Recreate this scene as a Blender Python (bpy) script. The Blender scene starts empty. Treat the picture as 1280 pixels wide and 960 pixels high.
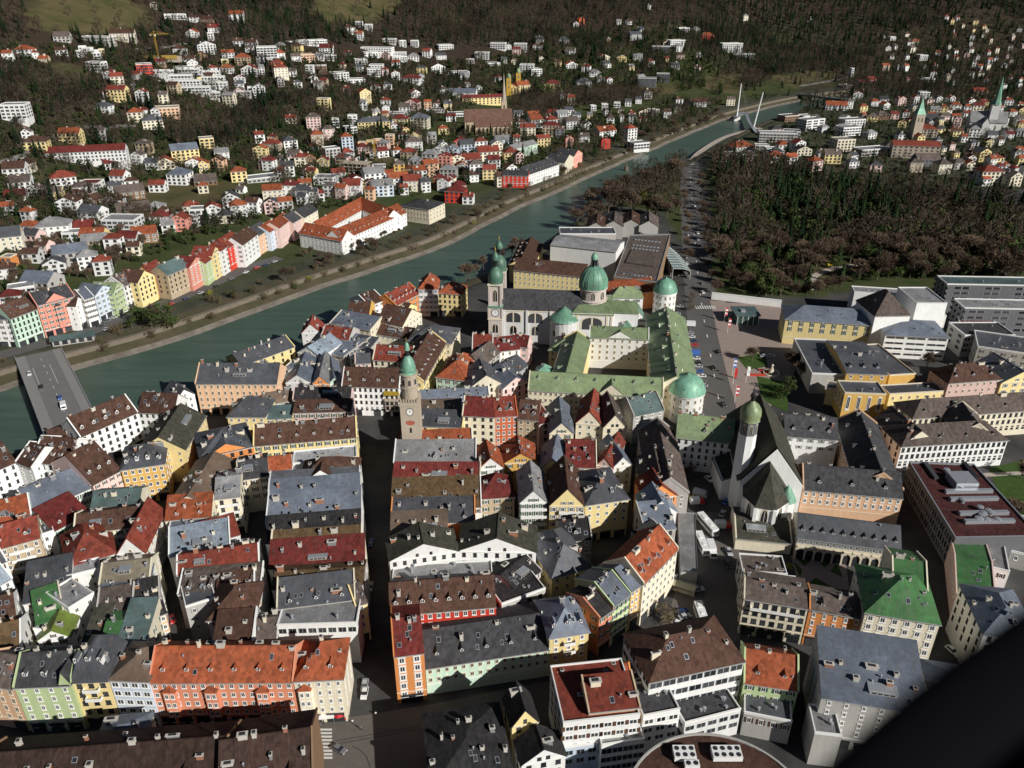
import bpy, bmesh, math, random
import numpy as np
from mathutils import Vector, Matrix
R = math.radians
rng = random.Random(11)
scene = bpy.context.scene
COL = scene.collection
# ------------------------------------------------------------------ camera geometry
F = 1000.0; H0 = 180.0; TH = math.atan(F/1915.0); SN, CN = math.sin(TH), math.cos(TH)
def ray(px, py):
    u = (px-640)/F; v = (480-py)/F
    return u, CN+v*SN, -SN+v*CN
def P(px, py, z=0.0):
    dx, dy, dz = ray(px, py); t = (z-H0)/dz
    return Vector((dx*t, dy*t, z))
def proj(x, y, z):
    dd = z-H0; Z = y*CN-dd*SN; Y = y*SN+dd*CN
    return 640+F*x/Z, 480-F*Y/Z
# ------------------------------------------------------------------ terrain
NB = [P(-260,590,-5).xy, P(-20,497,-5).xy, P(82,467,-5).xy, P(200,434,-5).xy, P(320,392,-5).xy, P(400,362,-5).xy, P(480,336,-5).xy, P(560,308,-5).xy,
      P(640,266,-5).xy, P(700,240,-5).xy, P(760,213,-5).xy, P(870,165,-5).xy, P(925,145,-5).xy, P(1000,127,-5).xy, P(1060,119,-5).xy, P(1150,112,-5).xy, P(1330,108,-5).xy, P(1600,106,-5).xy]
def smooth_poly(pts, step=6.0):
    pts = [Vector(p) for p in pts]; out = []
    for i in range(len(pts)-1):
        p0 = pts[max(i-1,0)]; p1 = pts[i]; p2 = pts[i+1]; p3 = pts[min(i+2,len(pts)-1)]
        n = max(2, int((p2-p1).length/step))
        for k in range(n):
            t = k/n
            out.append(0.5*((2*p1)+(p2-p0)*t+(2*p0-5*p1+4*p2-p3)*t*t+(3*p1-p0-3*p2+p3)*t**3))
    out.append(pts[-1]); return out
NBS = smooth_poly(NB, 12.0)
NBA = np.array([[p.x,p.y] for p in NBS])
def sdist(x, y):
    """signed distance beyond the far bank (positive) and the index along it"""
    x = np.asarray(x, float).ravel(); y = np.asarray(y, float).ravel()
    best = np.full(x.shape, 1e18); sg = np.zeros_like(best); al = np.zeros_like(best)
    for i in range(len(NBA)-1):
        a = NBA[i]; b = NBA[i+1]; d = b-a; L2 = d@d
        t = np.clip(((x-a[0])*d[0]+(y-a[1])*d[1])/L2, 0, 1)
        qx = x-(a[0]+t*d[0]); qy = y-(a[1]+t*d[1]); r2 = qx*qx+qy*qy
        m = r2 < best; best[m] = r2[m]
        sg[m] = np.sign(d[0]*qy-d[1]*qx)[m]; al[m] = i+t[m]
    return np.sqrt(best)*sg, al
WPT = [P(x,y).x for x,y in ((0,200),(500,170),(760,150),(900,120))]
def hill(x, y):
    s, al = sdist(x, y)
    x = np.asarray(x,float).ravel(); y = np.asarray(y,float).ravel()
    k = np.clip((x+60)/380.0, 0, 1)                       # 0: gentle town side, 1: steep wooded side
    k = k*k*(3-2*k)
    b0 = 95*(1-k)+62*k; s1 = .075*(1-k)+.10*k; b1 = 290*(1-k)+150*k; s2 = .20*(1-k)+.22*k
    a = np.clip(s-b0, 0, None); c = np.clip(s-b1, 0, None)
    z = s1*a+s2*(c-60*(1-np.exp(-c/60)))
    z = np.minimum(z, 420+0.12*z)
    w = np.clip((s-120)/300, 0, 1)
    z = z+w*(7*np.sin(x/83+1.3)*np.sin(y/107+.4)+4*np.sin(x/37+y/51)+14*np.sin(x/260+2.1)*np.cos(y/330))
    return z, s
def hz(x, y):
    return float(hill([x],[y])[0][0])
def G(px, py):
    """the point where the sight line meets the ground"""
    dx, dy, dz = ray(px, py)
    ts = np.linspace(150, 4200, 420)
    z, _ = hill(dx*ts, dy*ts)
    below = (H0+dz*ts) <= z
    if not below.any(): i = len(ts)-1
    else: i = int(np.argmax(below))
    i = max(i,1); a, b = ts[i-1], ts[i]
    tt = np.linspace(a, b, 12); z, _ = hill(dx*tt, dy*tt); bl = (H0+dz*tt) <= z
    j = int(np.argmax(bl)) if bl.any() else 11
    t = tt[j]
    return Vector((dx*t, dy*t, float(z[j])))
# ------------------------------------------------------------------ materials
MATS = {}
def nn(nt, t, **kw):
    n = nt.nodes.new(t)
    for k, v in kw.items():
        if hasattr(n, k): setattr(n, k, v)
        else: n.inputs[k].default_value = v
    return n
def base(name):
    m = bpy.data.materials.new(name); m.use_nodes = True
    nt = m.node_tree; b = nt.nodes['Principled BSDF']
    return m, nt, b
def mix(nt, fac, a, b, mode='MIX'):
    n = nt.nodes.new('ShaderNodeMix'); n.data_type = 'RGBA'; n.blend_type = mode
    for s, v in ((0, fac), (6, a), (7, b)):
        if hasattr(v, 'is_output'): nt.links.new(v, n.inputs[s])
        else: n.inputs[s].default_value = (*v, 1) if s and len(v) == 3 else v
    return n.outputs[2]
def ramp(nt, src, stops):
    n = nt.nodes.new('ShaderNodeValToRGB'); e = n.color_ramp.elements
    while len(e) < len(stops): e.new(.5)
    for el, (p, c) in zip(e, stops): el.position = p; el.color = (c, c, c, 1) if not isinstance(c, tuple) else (*c, 1)
    nt.links.new(src, n.inputs[0]); return n.outputs[0]
def coords(nt, sc=(1,1,1), world=False):
    mp = nt.nodes.new('ShaderNodeMapping'); mp.inputs['Scale'].default_value = sc
    if world:
        g = nt.nodes.new('ShaderNodeNewGeometry'); nt.links.new(g.outputs['Position'], mp.inputs[0])
    else:
        t = nt.nodes.new('ShaderNodeTexCoord'); nt.links.new(t.outputs['Object'], mp.inputs[0])
    return mp.outputs[0]
def noise(nt, vec, scale, det=3, rough=.6):
    n = nn(nt, 'ShaderNodeTexNoise', Scale=scale, Detail=det, Roughness=rough); nt.links.new(vec, n.inputs['Vector']); return n.outputs[0]
def simple(name, col, rough=.7, metal=0, var=.25, scale=1.5, spec=.3):
    if name in MATS: return MATS[name]
    m, nt, b = base(name)
    v = coords(nt, world=True)
    f = noise(nt, v, scale, 4)
    c = mix(nt, f, tuple(x*(1-var) for x in col), tuple(min(1,x*(1+var)) for x in col))
    nt.links.new(c, b.inputs['Base Color'])
    b.inputs['Roughness'].default_value = rough; b.inputs['Metallic'].default_value = metal; b.inputs['Specular IOR Level'].default_value = spec
    MATS[name] = m; return m
def wall_mat(code):
    k = 'plaster_'+code
    if k in MATS: return MATS[k]
    col = WALL[code][1]; m, nt, b = base(k)
    oi = nt.nodes.new('ShaderNodeObjectInfo')
    v = coords(nt, (1,1,.22), world=True); f = noise(nt, v, .9, 5)
    v2 = coords(nt, world=True); f2 = noise(nt, v2, .18, 4)
    c = mix(nt, ramp(nt, f, [(.35, 0.0), (.72, 1.0)]), col, tuple(x*.84 for x in col))
    c = mix(nt, ramp(nt, f2, [(.4, 0.0), (.75, .55)]), c, tuple(x*y for x, y in zip(col, (.88,.86,.83))))
    hs = nt.nodes.new('ShaderNodeHueSaturation'); nt.links.new(c, hs.inputs['Color'])
    mr = nn(nt, 'ShaderNodeMapRange'); mr.inputs[3].default_value = .86; mr.inputs[4].default_value = 1.1
    nt.links.new(oi.outputs['Random'], mr.inputs[0]); nt.links.new(mr.outputs[0], hs.inputs['Value'])
    nt.links.new(hs.outputs[0], b.inputs['Base Color']); b.inputs['Roughness'].default_value = .85; b.inputs['Specular IOR Level'].default_value = .2
    MATS[k] = m; return m
def roof_mat(code):
    k = 'roofing_'+code
    if k in MATS: return MATS[k]
    _, col, metal = ROOF[code]; m, nt, b = base(k)
    oi = nt.nodes.new('ShaderNodeObjectInfo')
    v2 = coords(nt, world=True)
    f2 = noise(nt, v2, .13, 5, .65)
    vs = coords(nt, (1.6,.35,.35)); f3 = noise(nt, vs, 1.0, 4, .7)
    c = mix(nt, ramp(nt, f2, [(.3, 0.0), (.7, 1.0)]), tuple(x*.55 for x in col), tuple(min(1,x*1.25) for x in col))
    f4 = noise(nt, v2, .7, 3, .7); c = mix(nt, ramp(nt, f4, [(.42, 0.0), (.68, .6)]), c, tuple(x*.5 for x in col))
    if code in ('gn','cu','cd'): c = mix(nt, ramp(nt, noise(nt, v2, .22, 4), [(.42,0.),(.66,.65)]), c, (.29,.36,.17) if code == 'gn' else (.13,.27,.17))
    dirt = (.10,.085,.07) if not metal else (.16,.13,.11)
    c = mix(nt, ramp(nt, f3, [(.45, 0.0), (.78, .7)]), c, dirt)
    if metal:                                                        # standing seams
        w = nn(nt, 'ShaderNodeTexWave', Scale=.55, Distortion=0.0); nt.links.new(coords(nt), w.inputs['Vector'])
        c = mix(nt, ramp(nt, w.outputs[1], [(.86, 0.0), (.97, .35)]), c, tuple(x*.45 for x in col))
    else:                                                            # tile courses and replaced tiles
        vo = nn(nt, 'ShaderNodeTexVoronoi', Scale=.85); nt.links.new(coords(nt, (1.2,1,1), world=True), vo.inputs['Vector'])
        bw = nt.nodes.new('ShaderNodeRGBToBW'); nt.links.new(vo.outputs['Color'], bw.inputs[0])
        c = mix(nt, .42, c, ramp(nt, bw.outputs[0], [(.2, tuple(x*.5 for x in col)), (.8, tuple(min(1,x*1.45) for x in col))]))
    hs = nt.nodes.new('ShaderNodeHueSaturation'); nt.links.new(c, hs.inputs['Color'])
    mr = nn(nt, 'ShaderNodeMapRange'); mr.inputs[3].default_value = .8; mr.inputs[4].default_value = 1.18
    nt.links.new(oi.outputs['Random'], mr.inputs[0]); nt.links.new(mr.outputs[0], hs.inputs['Value'])
    nt.links.new(hs.outputs[0], b.inputs['Base Color'])
    b.inputs['Roughness'].default_value = .5 if metal else .8; b.inputs['Metallic'].default_value = .12 if metal else 0
    b.inputs['Specular IOR Level'].default_value = .4 if metal else .15
    bp = nn(nt, 'ShaderNodeBump', Strength=.25, Distance=.1); nt.links.new(f3, bp.inputs['Height']); nt.links.new(bp.outputs[0], b.inputs['Normal'])
    MATS[k] = m; return m
WALL = {'wh':('white',(.86,.855,.83)), 'cr':('cream',(.78,.71,.55)), 'ye':('yellow',(.84,.68,.33)), 'oc':('ochre yellow',(.72,.45,.13)), 'or':('orange',(.76,.30,.10)),
        'co':('coral',(.74,.30,.18)), 'sa':('salmon pink',(.78,.33,.25)), 'pk':('pale pink',(.76,.55,.50)), 'rd':('bright red',(.62,.06,.035)), 'mi':('mint green',(.55,.72,.58)),
        'gn':('light green',(.50,.60,.33)), 'bl':('pale blue',(.62,.70,.80)), 'gr':('grey',(.48,.46,.43)), 'tn':('tan',(.52,.41,.28)), 'pe':('peach',(.78,.50,.32)),
        'lg':('pale grey',(.72,.715,.70)), 'vm':('vermilion',(.68,.17,.07)), 'dg':('dark grey',(.16,.16,.17)), 'bw':('brown',(.28,.17,.10)), 'gl':('golden',(.55,.34,.06)), 'st':('stone',(.44,.37,.29)), 'pg':('pinkish grey',(.60,.52,.47))}
ROOF = {'rd':('red',(.235,.050,.032),0), 'or':('orange red',(.31,.080,.034),0), 'br':('brown',(.088,.044,.031),0), 'dr':('dark red',(.165,.028,.024),0), 'dk':('black',(.027,.026,.028),0),
        'sl':('slate grey',(.095,.104,.122),1), 'bg':('blue grey',(.19,.225,.285),1), 'lg':('light grey',(.34,.34,.345),1), 'cd':('dark green copper',(.10,.235,.17),1), 'db':('dark brown',(.048,.027,.021),0), 'gn':('green copper',(.255,.345,.185),1), 'ol':('dark olive',(.058,.056,.042),0),
        'ru':('rusty grey',(.20,.14,.10),1), 'wh':('white',(.66,.66,.67),1), 'tl':('teal grey',(.12,.19,.19),1), 'li':('lime green',(.20,.28,.045),1), 'dg':('dark grey',(.058,.058,.064),0),
        'gg':('bright green',(.065,.20,.065),1), 'ob':('olive brown',(.115,.072,.036),0), 'tn':('tan',(.25,.215,.155),1), 'bl':('pale blue',(.38,.46,.55),1), 'gb':('grey brown',(.125,.098,.085),0), 'mr':('dark maroon',(.070,.020,.020),0), 'cu':('pale green copper',(.23,.50,.36),1), 'rb':('reddish brown',(.15,.080,.060),0)}
M_white = simple('white_trim', (.78,.77,.74), .6, var=.08)
M_cream = simple('cream_trim', (.70,.62,.48), .7, var=.12)
M_chim = simple('chimney_plaster', (.50,.465,.41), .9, var=.3, scale=.7)
M_gut = simple('zinc_gutter', (.42,.42,.41), .5, .2, var=.2)
M_brick = simple('chimney_brick', (.33,.15,.09), .9, var=.3, scale=2)
M_dark = simple('dark_metal', (.035,.035,.04), .5, var=.2)
M_steel = simple('galvanised_steel', (.45,.47,.50), .4, .5, var=.2)
M_stone = simple('weathered_stone', (.40,.34,.27), .9, var=.35, scale=.6)
M_gold = simple('gilded_tiles', (.62,.42,.06), .35, .6, var=.3, scale=3)
M_lawn = simple('lawn_grass', (.050,.088,.022), .95, var=.55, scale=.5, spec=.1)
M_bark = simple('tree_bark', (.135,.105,.082), .95, var=.35, scale=2)
def glass():
    m, nt, b = base('window_glass')
    oi = nt.nodes.new('ShaderNodeObjectInfo')
    c = mix(nt, oi.outputs['Random'], (.012,.014,.017), (.075,.075,.08))
    nt.links.new(c, b.inputs['Base Color']); b.inputs['Roughness'].default_value = .18; b.inputs['Specular IOR Level'].default_value = .5
    MATS['window_glass'] = m; return m
M_glass = glass()
def leafm(name, a, b_, var=.5):
    m, nt, b = base(name); oi = nt.nodes.new('ShaderNodeObjectInfo')
    v = coords(nt, world=True); f = noise(nt, v, .35, 3)
    c = mix(nt, f, a, b_)
    hs = nt.nodes.new('ShaderNodeHueSaturation'); nt.links.new(c, hs.inputs['Color'])
    mr = nn(nt, 'ShaderNodeMapRange'); mr.inputs[3].default_value = 1-var; mr.inputs[4].default_value = 1+var
    nt.links.new(oi.outputs['Random'], mr.inputs[0]); nt.links.new(mr.outputs[0], hs.inputs['Value'])
    nt.links.new(hs.outputs[0], b.inputs['Base Color']); b.inputs['Roughness'].default_value = .9; b.inputs['Specular IOR Level'].default_value = .1
    MATS[name] = m; return m
M_twig = leafm('bare_twigs', (.078,.055,.038), (.170,.122,.085), .35)
M_needle = leafm('conifer_needles', (.012,.024,.010), (.045,.070,.025), .4)
M_ever = leafm('evergreen_leaves', (.022,.040,.012), (.085,.115,.035), .4)
M_spring = leafm('spring_leaves', (.16,.17,.02), (.32,.30,.05), .3)
M_hedge = leafm('brown_shrubs', (.075,.055,.032), (.16,.13,.065), .35)
# ------------------------------------------------------------------ object helpers
def link(o, parent=None):
    COL.objects.link(o)
    if parent is not None: o.parent = parent
    return o
def empty(name, loc=(0,0,0), rz=0.0):
    o = bpy.data.objects.new(name, None); o.empty_display_size = .5
    o.location = loc; o.rotation_euler = (0,0,rz); return link(o)
def tag(o, label, cat, group=None, kind=None):
    o['label'] = label; o['category'] = cat
    if group: o['group'] = group
    if kind: o['kind'] = kind
    return o
class MB:
    """collects faces and links them as one mesh object"""
    def __init__(s): s.v = []; s.f = []; s.m = []
    def face(s, pts, mi=0):
        i = len(s.v); s.v += [tuple(p) for p in pts]; s.f.append(tuple(range(i, i+len(pts)))); s.m.append(mi)
    def box(s, x0, y0, z0, x1, y1, z1, mi=0, bottom=True):
        i = len(s.v); s.v += [(x0,y0,z0),(x1,y0,z0),(x1,y1,z0),(x0,y1,z0),(x0,y0,z1),(x1,y0,z1),(x1,y1,z1),(x0,y1,z1)]
        fs = [(0,1,5,4),(1,2,6,5),(2,3,7,6),(3,0,4,7),(4,5,6,7)]+([(3,2,1,0)] if bottom else [])
        for q in fs: s.f.append(tuple(i+k for k in q)); s.m.append(mi)
    def prism(s, poly, z0, z1, mi=0, top=None):
        n = len(poly); i = len(s.v)
        s.v += [(p[0],p[1],z0) for p in poly]+[(p[0],p[1],z1) for p in poly]
        for k in range(n):
            j = (k+1) % n; s.f.append((i+k,i+j,i+n+j,i+n+k)); s.m.append(mi)
        s.f.append(tuple(i+n+k for k in range(n))); s.m.append(mi if top is None else top)
    def lathe(s, prof, n=16, c=(0,0), mi=0, ph=0.0, a0=0, a1=2*math.pi):
        i = len(s.v); full = abs(a1-a0-2*math.pi) < 1e-6; cols = n if full else n+1
        for r, z in prof:
            for k in range(cols):
                a = a0+(a1-a0)*k/n+ph; s.v.append((c[0]+r*math.cos(a), c[1]+r*math.sin(a), z))
        for q in range(len(prof)-1):
            for k in range(n):
                j = (k+1) % cols if full else k+1
                s.f.append((i+q*cols+k, i+q*cols+j, i+(q+1)*cols+j, i+(q+1)*cols+k)); s.m.append(mi)
    def tube(s, a, b, r0, r1=None, n=6, mi=0):
        a = Vector(a); b = Vector(b); r1 = r0 if r1 is None else r1; d = (b-a).normalized()
        u = d.orthogonal().normalized(); w = d.cross(u); i = len(s.v)
        for p, r in ((a, r0), (b, r1)):
            for k in range(n):
                t = 2*math.pi*k/n; s.v.append(tuple(p+u*(r*math.cos(t))+w*(r*math.sin(t))))
        for k in range(n):
            j = (k+1) % n; s.f.append((i+k,i+j,i+n+j,i+n+k)); s.m.append(mi)
        s.f.append(tuple(i+n+k for k in range(n))); s.m.append(mi)
    def mesh(s, name, mats, smooth=False):
        me = bpy.data.meshes.new(name); me.from_pydata(s.v, [], s.f)
        for m in (mats if isinstance(mats, (list,tuple)) else [mats]): me.materials.append(m)
        me.polygons.foreach_set('material_index', s.m)
        if smooth: me.polygons.foreach_set('use_smooth', [True]*len(s.f))
        me.update(); return me
    def build(s, name, mats, parent=None, smooth=False):
        return link(bpy.data.objects.new(name, s.mesh(name, mats, smooth)), parent)
# ------------------------------------------------------------------ shared part meshes
def window_mesh(name, fr, gl, mull=True, sill=True, fw=.14, head=False):
    b = MB(); e = fw
    for (x0,z0,x1,z1) in ((-.5,0,-.5+e,1),(.5-e,0,.5,1),(-.5+e,0,.5-e,e*.75),(-.5+e,1-e*.75,.5-e,1)):
        b.box(x0,-.09,z0,x1,0,z1,0,False)
    b.face([(-.5+e,-.03,e*.75),(.5-e,-.03,e*.75),(.5-e,-.03,1-e*.75),(-.5+e,-.03,1-e*.75)], 1)
    if mull: b.box(-.035,-.06,e,.035,-.02,1-e,0,False)
    if sill: b.box(-.58,-.2,-.06,.58,0,-.005,0)
    if head: b.box(-.6,-.22,1.03,.6,0,1.12,0)
    return b.mesh(name, [fr, gl])
WIN = {'w':window_mesh('window', M_white, M_glass), 'c':window_mesh('window', M_cream, M_glass, head=True), 'k':window_mesh('window', M_dark, M_glass, False, True, .07),
       'b':window_mesh('window', M_steel, M_glass, True, False, .04), 'p':window_mesh('window', M_white, M_glass, True, True, .2, True)}
def shutter_win(col, nm):
    m = simple(nm, col, .7, var=.2); b = MB()
    for (x0,z0,x1,z1) in ((-.5,0,-.38,1),(.38,0,.5,1),(-.38,0,.38,.1),(-.38,.9,.38,1)): b.box(x0,-.09,z0,x1,0,z1,0,False)
    b.face([(-.38,-.03,.1),(.38,-.03,.1),(.38,-.03,.9),(-.38,-.03,.9)],1); b.box(-.03,-.06,.1,.03,-.02,.9,0,False)
    for s_ in (-1,1): b.box(min(s_*.54,s_*.92),-.11,.02,max(s_*.54,s_*.92),-.03,.98,2,False)
    return b.mesh('window',[M_white,M_glass,m])
WIN['g'] = shutter_win((.035,.09,.05),'green_shutter'); WIN['n'] = shutter_win((.10,.05,.03),'brown_shutter'); WIN['y'] = shutter_win((.30,.31,.33),'grey_shutter')
def arch_win():
    b = MB(); n = 8; r = .5
    pts = [(-.5,-.04,0),(.5,-.04,0),(.5,-.04,.6)]+[(.5*math.cos(k*math.pi/n), -.04, .6+.4*math.sin(k*math.pi/n)) for k in range(1,n)]+[(-.5,-.04,.6)]
    b.face(pts, 1)
    ring = pts[1:]+[pts[0]]
    seq = [(.5,.0)]+[(.5,.6)]+[(.5*math.cos(k*math.pi/n), .6+.4*math.sin(k*math.pi/n)) for k in range(1,n)]+[(-.5,.6),(-.5,0)]
    for (x0,z0),(x1,z1) in zip(seq[:-1], seq[1:]):
        b.face([(x0,-.08,z0),(x1,-.08,z1),(x1*1.18,-.08,z1+(.08 if z1>.6 else 0)),(x0*1.18,-.08,z0+(.08 if z0>.6 else 0))], 0)
    b.box(-.04,-.07,0,.04,-.045,.98,0,False)
    return b.mesh('arched_window', [M_cream, M_glass])
AW = arch_win()
def chim(mat):
    b = MB(); b.box(-.5,-.5,0,.5,.5,.86,0,False); b.box(-.6,-.6,.86,.6,.6,.94,1); b.box(-.32,-.32,.94,.32,.32,1.0,2); return b.mesh('chimney', [mat, M_chim, M_dark])
M_tin = simple('chimney_tin', (.26,.26,.27), .6, .2, var=.3)
CH = [chim(M_chim), chim(M_cream), chim(M_brick), chim(M_tin)]
def skyl():
    b = MB(); b.box(-.5,-.5,0,.5,.5,.12,0); b.face([(-.4,-.4,.124),(.4,-.4,.124),(.4,.4,.124),(-.4,.4,.124)], 1); return b.mesh('skylight', [M_steel, M_glass])
SK = skyl()
def vent():
    b = MB(); b.lathe([(.3,0),(.3,.8),(.5,.8),(.5,1),(0,1.15)], 8); return b.mesh('roof_vent', [M_steel])
VT = vent()
DORM = {}
def dormer(code):
    if code in DORM: return DORM[code]
    b = MB(); w = .6; h = 1.15; L = 2.6
    b.box(-w,0,-1.2,w,L,h,0,False)
    b.face([(-w,-.001,h),(w,-.001,h),(0,-.001,h+.6)], 0)
    b.face([(-w-.15,-.25,h-.1),(0,-.25,h+.68),(0,L,h+.68),(-w-.15,L,h-.1)], 1)
    b.face([(0,-.25,h+.68),(w+.15,-.25,h-.1),(w+.15,L,h-.1),(0,L,h+.68)], 1)
    b.face([(-w*.7,-.02,.2),(w*.7,-.02,.2),(w*.7,-.02,h-.08),(-w*.7,-.02,h-.08)], 2)
    b.box(-.05,-.05,.2,.05,-.025,h-.08,0,False)
    DORM[code] = b.mesh('dormer', [M_white, roof_mat(code), M_glass]); return DORM[code]
def shopf():
    b = MB(); b.box(-.5,-.12,0,.5,0,1,0,False); b.face([(-.46,-.13,.04),(.46,-.13,.04),(.46,-.13,.78),(-.46,-.13,.78)],1); b.box(-.02,-.16,.04,.02,-.132,.78,0,False); b.box(-.52,-.3,.96,.52,0,1.02,0); return b.mesh('shopfront',[M_dark,M_glass])
SHOP = shopf()
def shed():
    b = MB(); b.box(-.5,0,-1.2,.5,3.0,1.0,0,False); b.face([(-.56,-.3,.98),(.56,-.3,.98),(.56,3.0,1.12),(-.56,3.0,1.12)],1); b.face([(-.56,-.3,.9),(.56,-.3,.9),(.56,-.3,.98),(-.56,-.3,.98)],1)
    for k in range(4): b.face([(-.44+k*.23,-.02,.1),(-.25+k*.23,-.02,.1),(-.25+k*.23,-.02,.85),(-.44+k*.23,-.02,.85)],2)
    return b.mesh('shed_dormer',[M_chim,M_steel,M_glass])
SHD = shed()
def copy_part(name, me, parent, loc, rz=0.0, sc=(1,1,1), rx=0.0, ry=0.0):
    o = bpy.data.objects.new(name, me); o.location = loc; o.rotation_euler = (rx, ry, rz); o.scale = sc
    COL.objects.link(o); o.parent = parent; return o
# ------------------------------------------------------------------ houses
HOUSES = []
CAMV = Vector((0,0,H0))
def house(org, ang, w, d, H, roof, rise, wc, rc, opts=None, name='town_house', cat='house', label=None, base_z=None, region=None):
    o = opts or {}
    r = random.Random(int(org.x*13)*7919+int(org.y*17)+int(w*100))
    H += r.uniform(-.12,.12); rise += r.uniform(-.1,.1)
    bz = (org.z if base_z is None else base_z)
    root = empty(name, (org.x, org.y, bz), ang)
    u = Vector((math.cos(ang), math.sin(ang))); v = Vector((-u.y, u.x))
    W_ = MB(); RF = MB(); t = .28; ov = .45; ox = r.uniform(.03,.16); z0 = -3.0 if bz < .5 else -9.0
    wl = wall_mat(wc)
    def slab(pts):                                          # roof plane with thickness
        n = (Vector(pts[1])-Vector(pts[0])).cross(Vector(pts[2])-Vector(pts[0])).normalized()
        lo = [tuple(Vector(p)-n*t) for p in pts]
        RF.face(pts)
        for i in range(len(pts)):
            j = (i+1) % len(pts); RF.face([pts[j], pts[i], lo[i], lo[j]])
        RF.face(lo[::-1])
    if not label and org.y < 440 and rc in ('dk','dg') and r.random() < .5: rc = r.choice(('sl','gb','br','ru','ob','sl'))
    flat = roof == 'f'; near_ = org.y < 440 and bz < .5
    if near_ and not flat and 'dm' not in o and roof in 'gs' and w*d > 110 and r.random() < .35: o = dict(o, dm=max(2,int(w/6)), ds=.85)
    rm = roof_mat(rc)
    def wallbox(h):
        W_.box(0,0,z0,w,d,h,0,False)
    if roof in ('g','G','s','x'):
        wallbox(H-.02)
        if roof == 'g':
            yr = d*o.get('ry', .5); k1 = rise/yr; k2 = rise/(d-yr)
            W_.face([(0,0,H-.02),(0,yr,H+rise-t-.02),(0,d,H-.02)]); W_.face([(w,0,H-.02),(w,d,H-.02),(w,yr,H+rise-t-.02)])
            slab([(-ox,-ov,H-ov*k1+t*.3),(w+ox,-ov,H-ov*k1+t*.3),(w+ox,yr,H+rise),(-ox,yr,H+rise)])
            slab([(w+ox,d+ov,H-ov*k2+t*.3),(-ox,d+ov,H-ov*k2+t*.3),(-ox,yr,H+rise),(w+ox,yr,H+rise)])
            RF.box(-ox,-ov-.17,H-ov*k1-.12,w+ox,-ov-.01,H-ov*k1+.1,1)
            RF.box(-ox-.02,yr-.14,H+rise-.05,w+ox+.02,yr+.14,H+rise+.09)
            rz_ = lambda x,y: (H+rise*(y/yr), -1) if y < yr else (H+rise*(d-y)/(d-yr), 1)
        elif roof == 'G':
            k = rise/(w/2)
            W_.face([(0,0,H-.02),(w,0,H-.02),(w/2,0,H+rise-t-.02)]); W_.face([(w,d,H-.02),(0,d,H-.02),(w/2,d,H+rise-t-.02)])
            slab([(-ov,d+.2,H-ov*k+t*.3),(-ov,-.25,H-ov*k+t*.3),(w/2,-.25,H+rise),(w/2,d+.2,H+rise)])
            slab([(w+ov,-.25,H-ov*k+t*.3),(w+ov,d+.2,H-ov*k+t*.3),(w/2,d+.2,H+rise),(w/2,-.25,H+rise)])
            RF.box(w/2-.14,-.27,H+rise-.05,w/2+.14,d+.22,H+rise+.09)
            rz_ = lambda x,y: (H+rise*(1-abs(x-w/2)/(w/2)), 0)
        else:
            k = rise/d
            W_.face([(0,0,H-.02),(0,d,H+rise-t-.02),(0,d,H-.02)]); W_.face([(w,0,H-.02),(w,d,H-.02),(w,d,H+rise-t-.02)]); W_.face([(0,d,H-.02),(0,d,H+rise-t),(w,d,H+rise-t),(w,d,H-.02)])
            slab([(-ox,-ov,H-ov*k+t*.3),(w+ox,-ov,H-ov*k+t*.3),(w+ox,d+.1,H+rise),(-ox,d+.1,H+rise)])
            RF.box(-ox,-ov-.17,H-ov*k-.12,w+ox,-ov-.01,H-ov*k+.1,1)
            rz_ = lambda x,y: (H+rise*y/d, -1)
    elif roof == 'h':
        wallbox(H-.02)
        e = ov; A = (-e,-e,H-.1); B_ = (w+e,-e,H-.1); C_ = (w+e,d+e,H-.1); D_ = (-e,d+e,H-.1)
        if w >= d: q = min(d*.5, w*.48)*o.get('hip',1.0); p1 = (q,d/2,H+rise); p2 = (w-q,d/2,H+rise); fs = [(A,B_,p2,p1),(B_,C_,p2),(C_,D_,p1,p2),(D_,A,p1)]
        else: q = min(w*.5, d*.48)*o.get('hip',1.0); p1 = (w/2,q,H+rise); p2 = (w/2,d-q,H+rise); fs = [(A,B_,p1),(B_,C_,p2,p1),(C_,D_,p2),(D_,A,p1,p2)]
        for f in fs: RF.face(f)
        RF.box(-e,-e-.17,H-.32,w+e,-e-.01,H-.06,1)
        for a, b in ((A,B_),(B_,C_),(C_,D_),(D_,A)): RF.face([b, a, (a[0],a[1],H-.35), (b[0],b[1],H-.35)])
        RF.face([(p[0],p[1],H-.35) for p in (D_,C_,B_,A)])
        md = min(w,d)/2
        rz_ = lambda x,y: (H+rise*min(min(x,w-x)/max(q,.1), min(y,d-y)/(d/2) if w>=d else min(y,d-y)/max(q,.1), 1 if w>=d else min(x,w-x)/(w/2), 1), -1)
    elif roof == 'm':
        wallbox(H-.02); e = ov; i1 = min(w,d)*.16; h1 = rise*.68; h2 = rise
        A = [(-e,-e),(w+e,-e),(w+e,d+e),(-e,d+e)]; B2 = [(i1,i1),(w-i1,i1),(w-i1,d-i1),(i1,d-i1)]; ic = min(w,d)*.46
        C2 = [(ic,ic),(w-ic,ic),(w-ic,d-ic),(ic,d-ic)]
        for lo, hi, za, zb in ((A,B2,H-.1,H+h1),(B2,C2,H+h1,H+h2)):
            for k in range(4):
                j = (k+1)%4; RF.face([(*lo[k],za),(*lo[j],za),(*hi[j],zb),(*hi[k],zb)])
        RF.face([(*p,H+h2) for p in C2]); RF.face([(*p,H-.35) for p in A[::-1]])
        for k in range(4):
            j = (k+1)%4; RF.face([(*A[j],H-.1),(*A[k],H-.1),(*A[k],H-.35),(*A[j],H-.35)])
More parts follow.
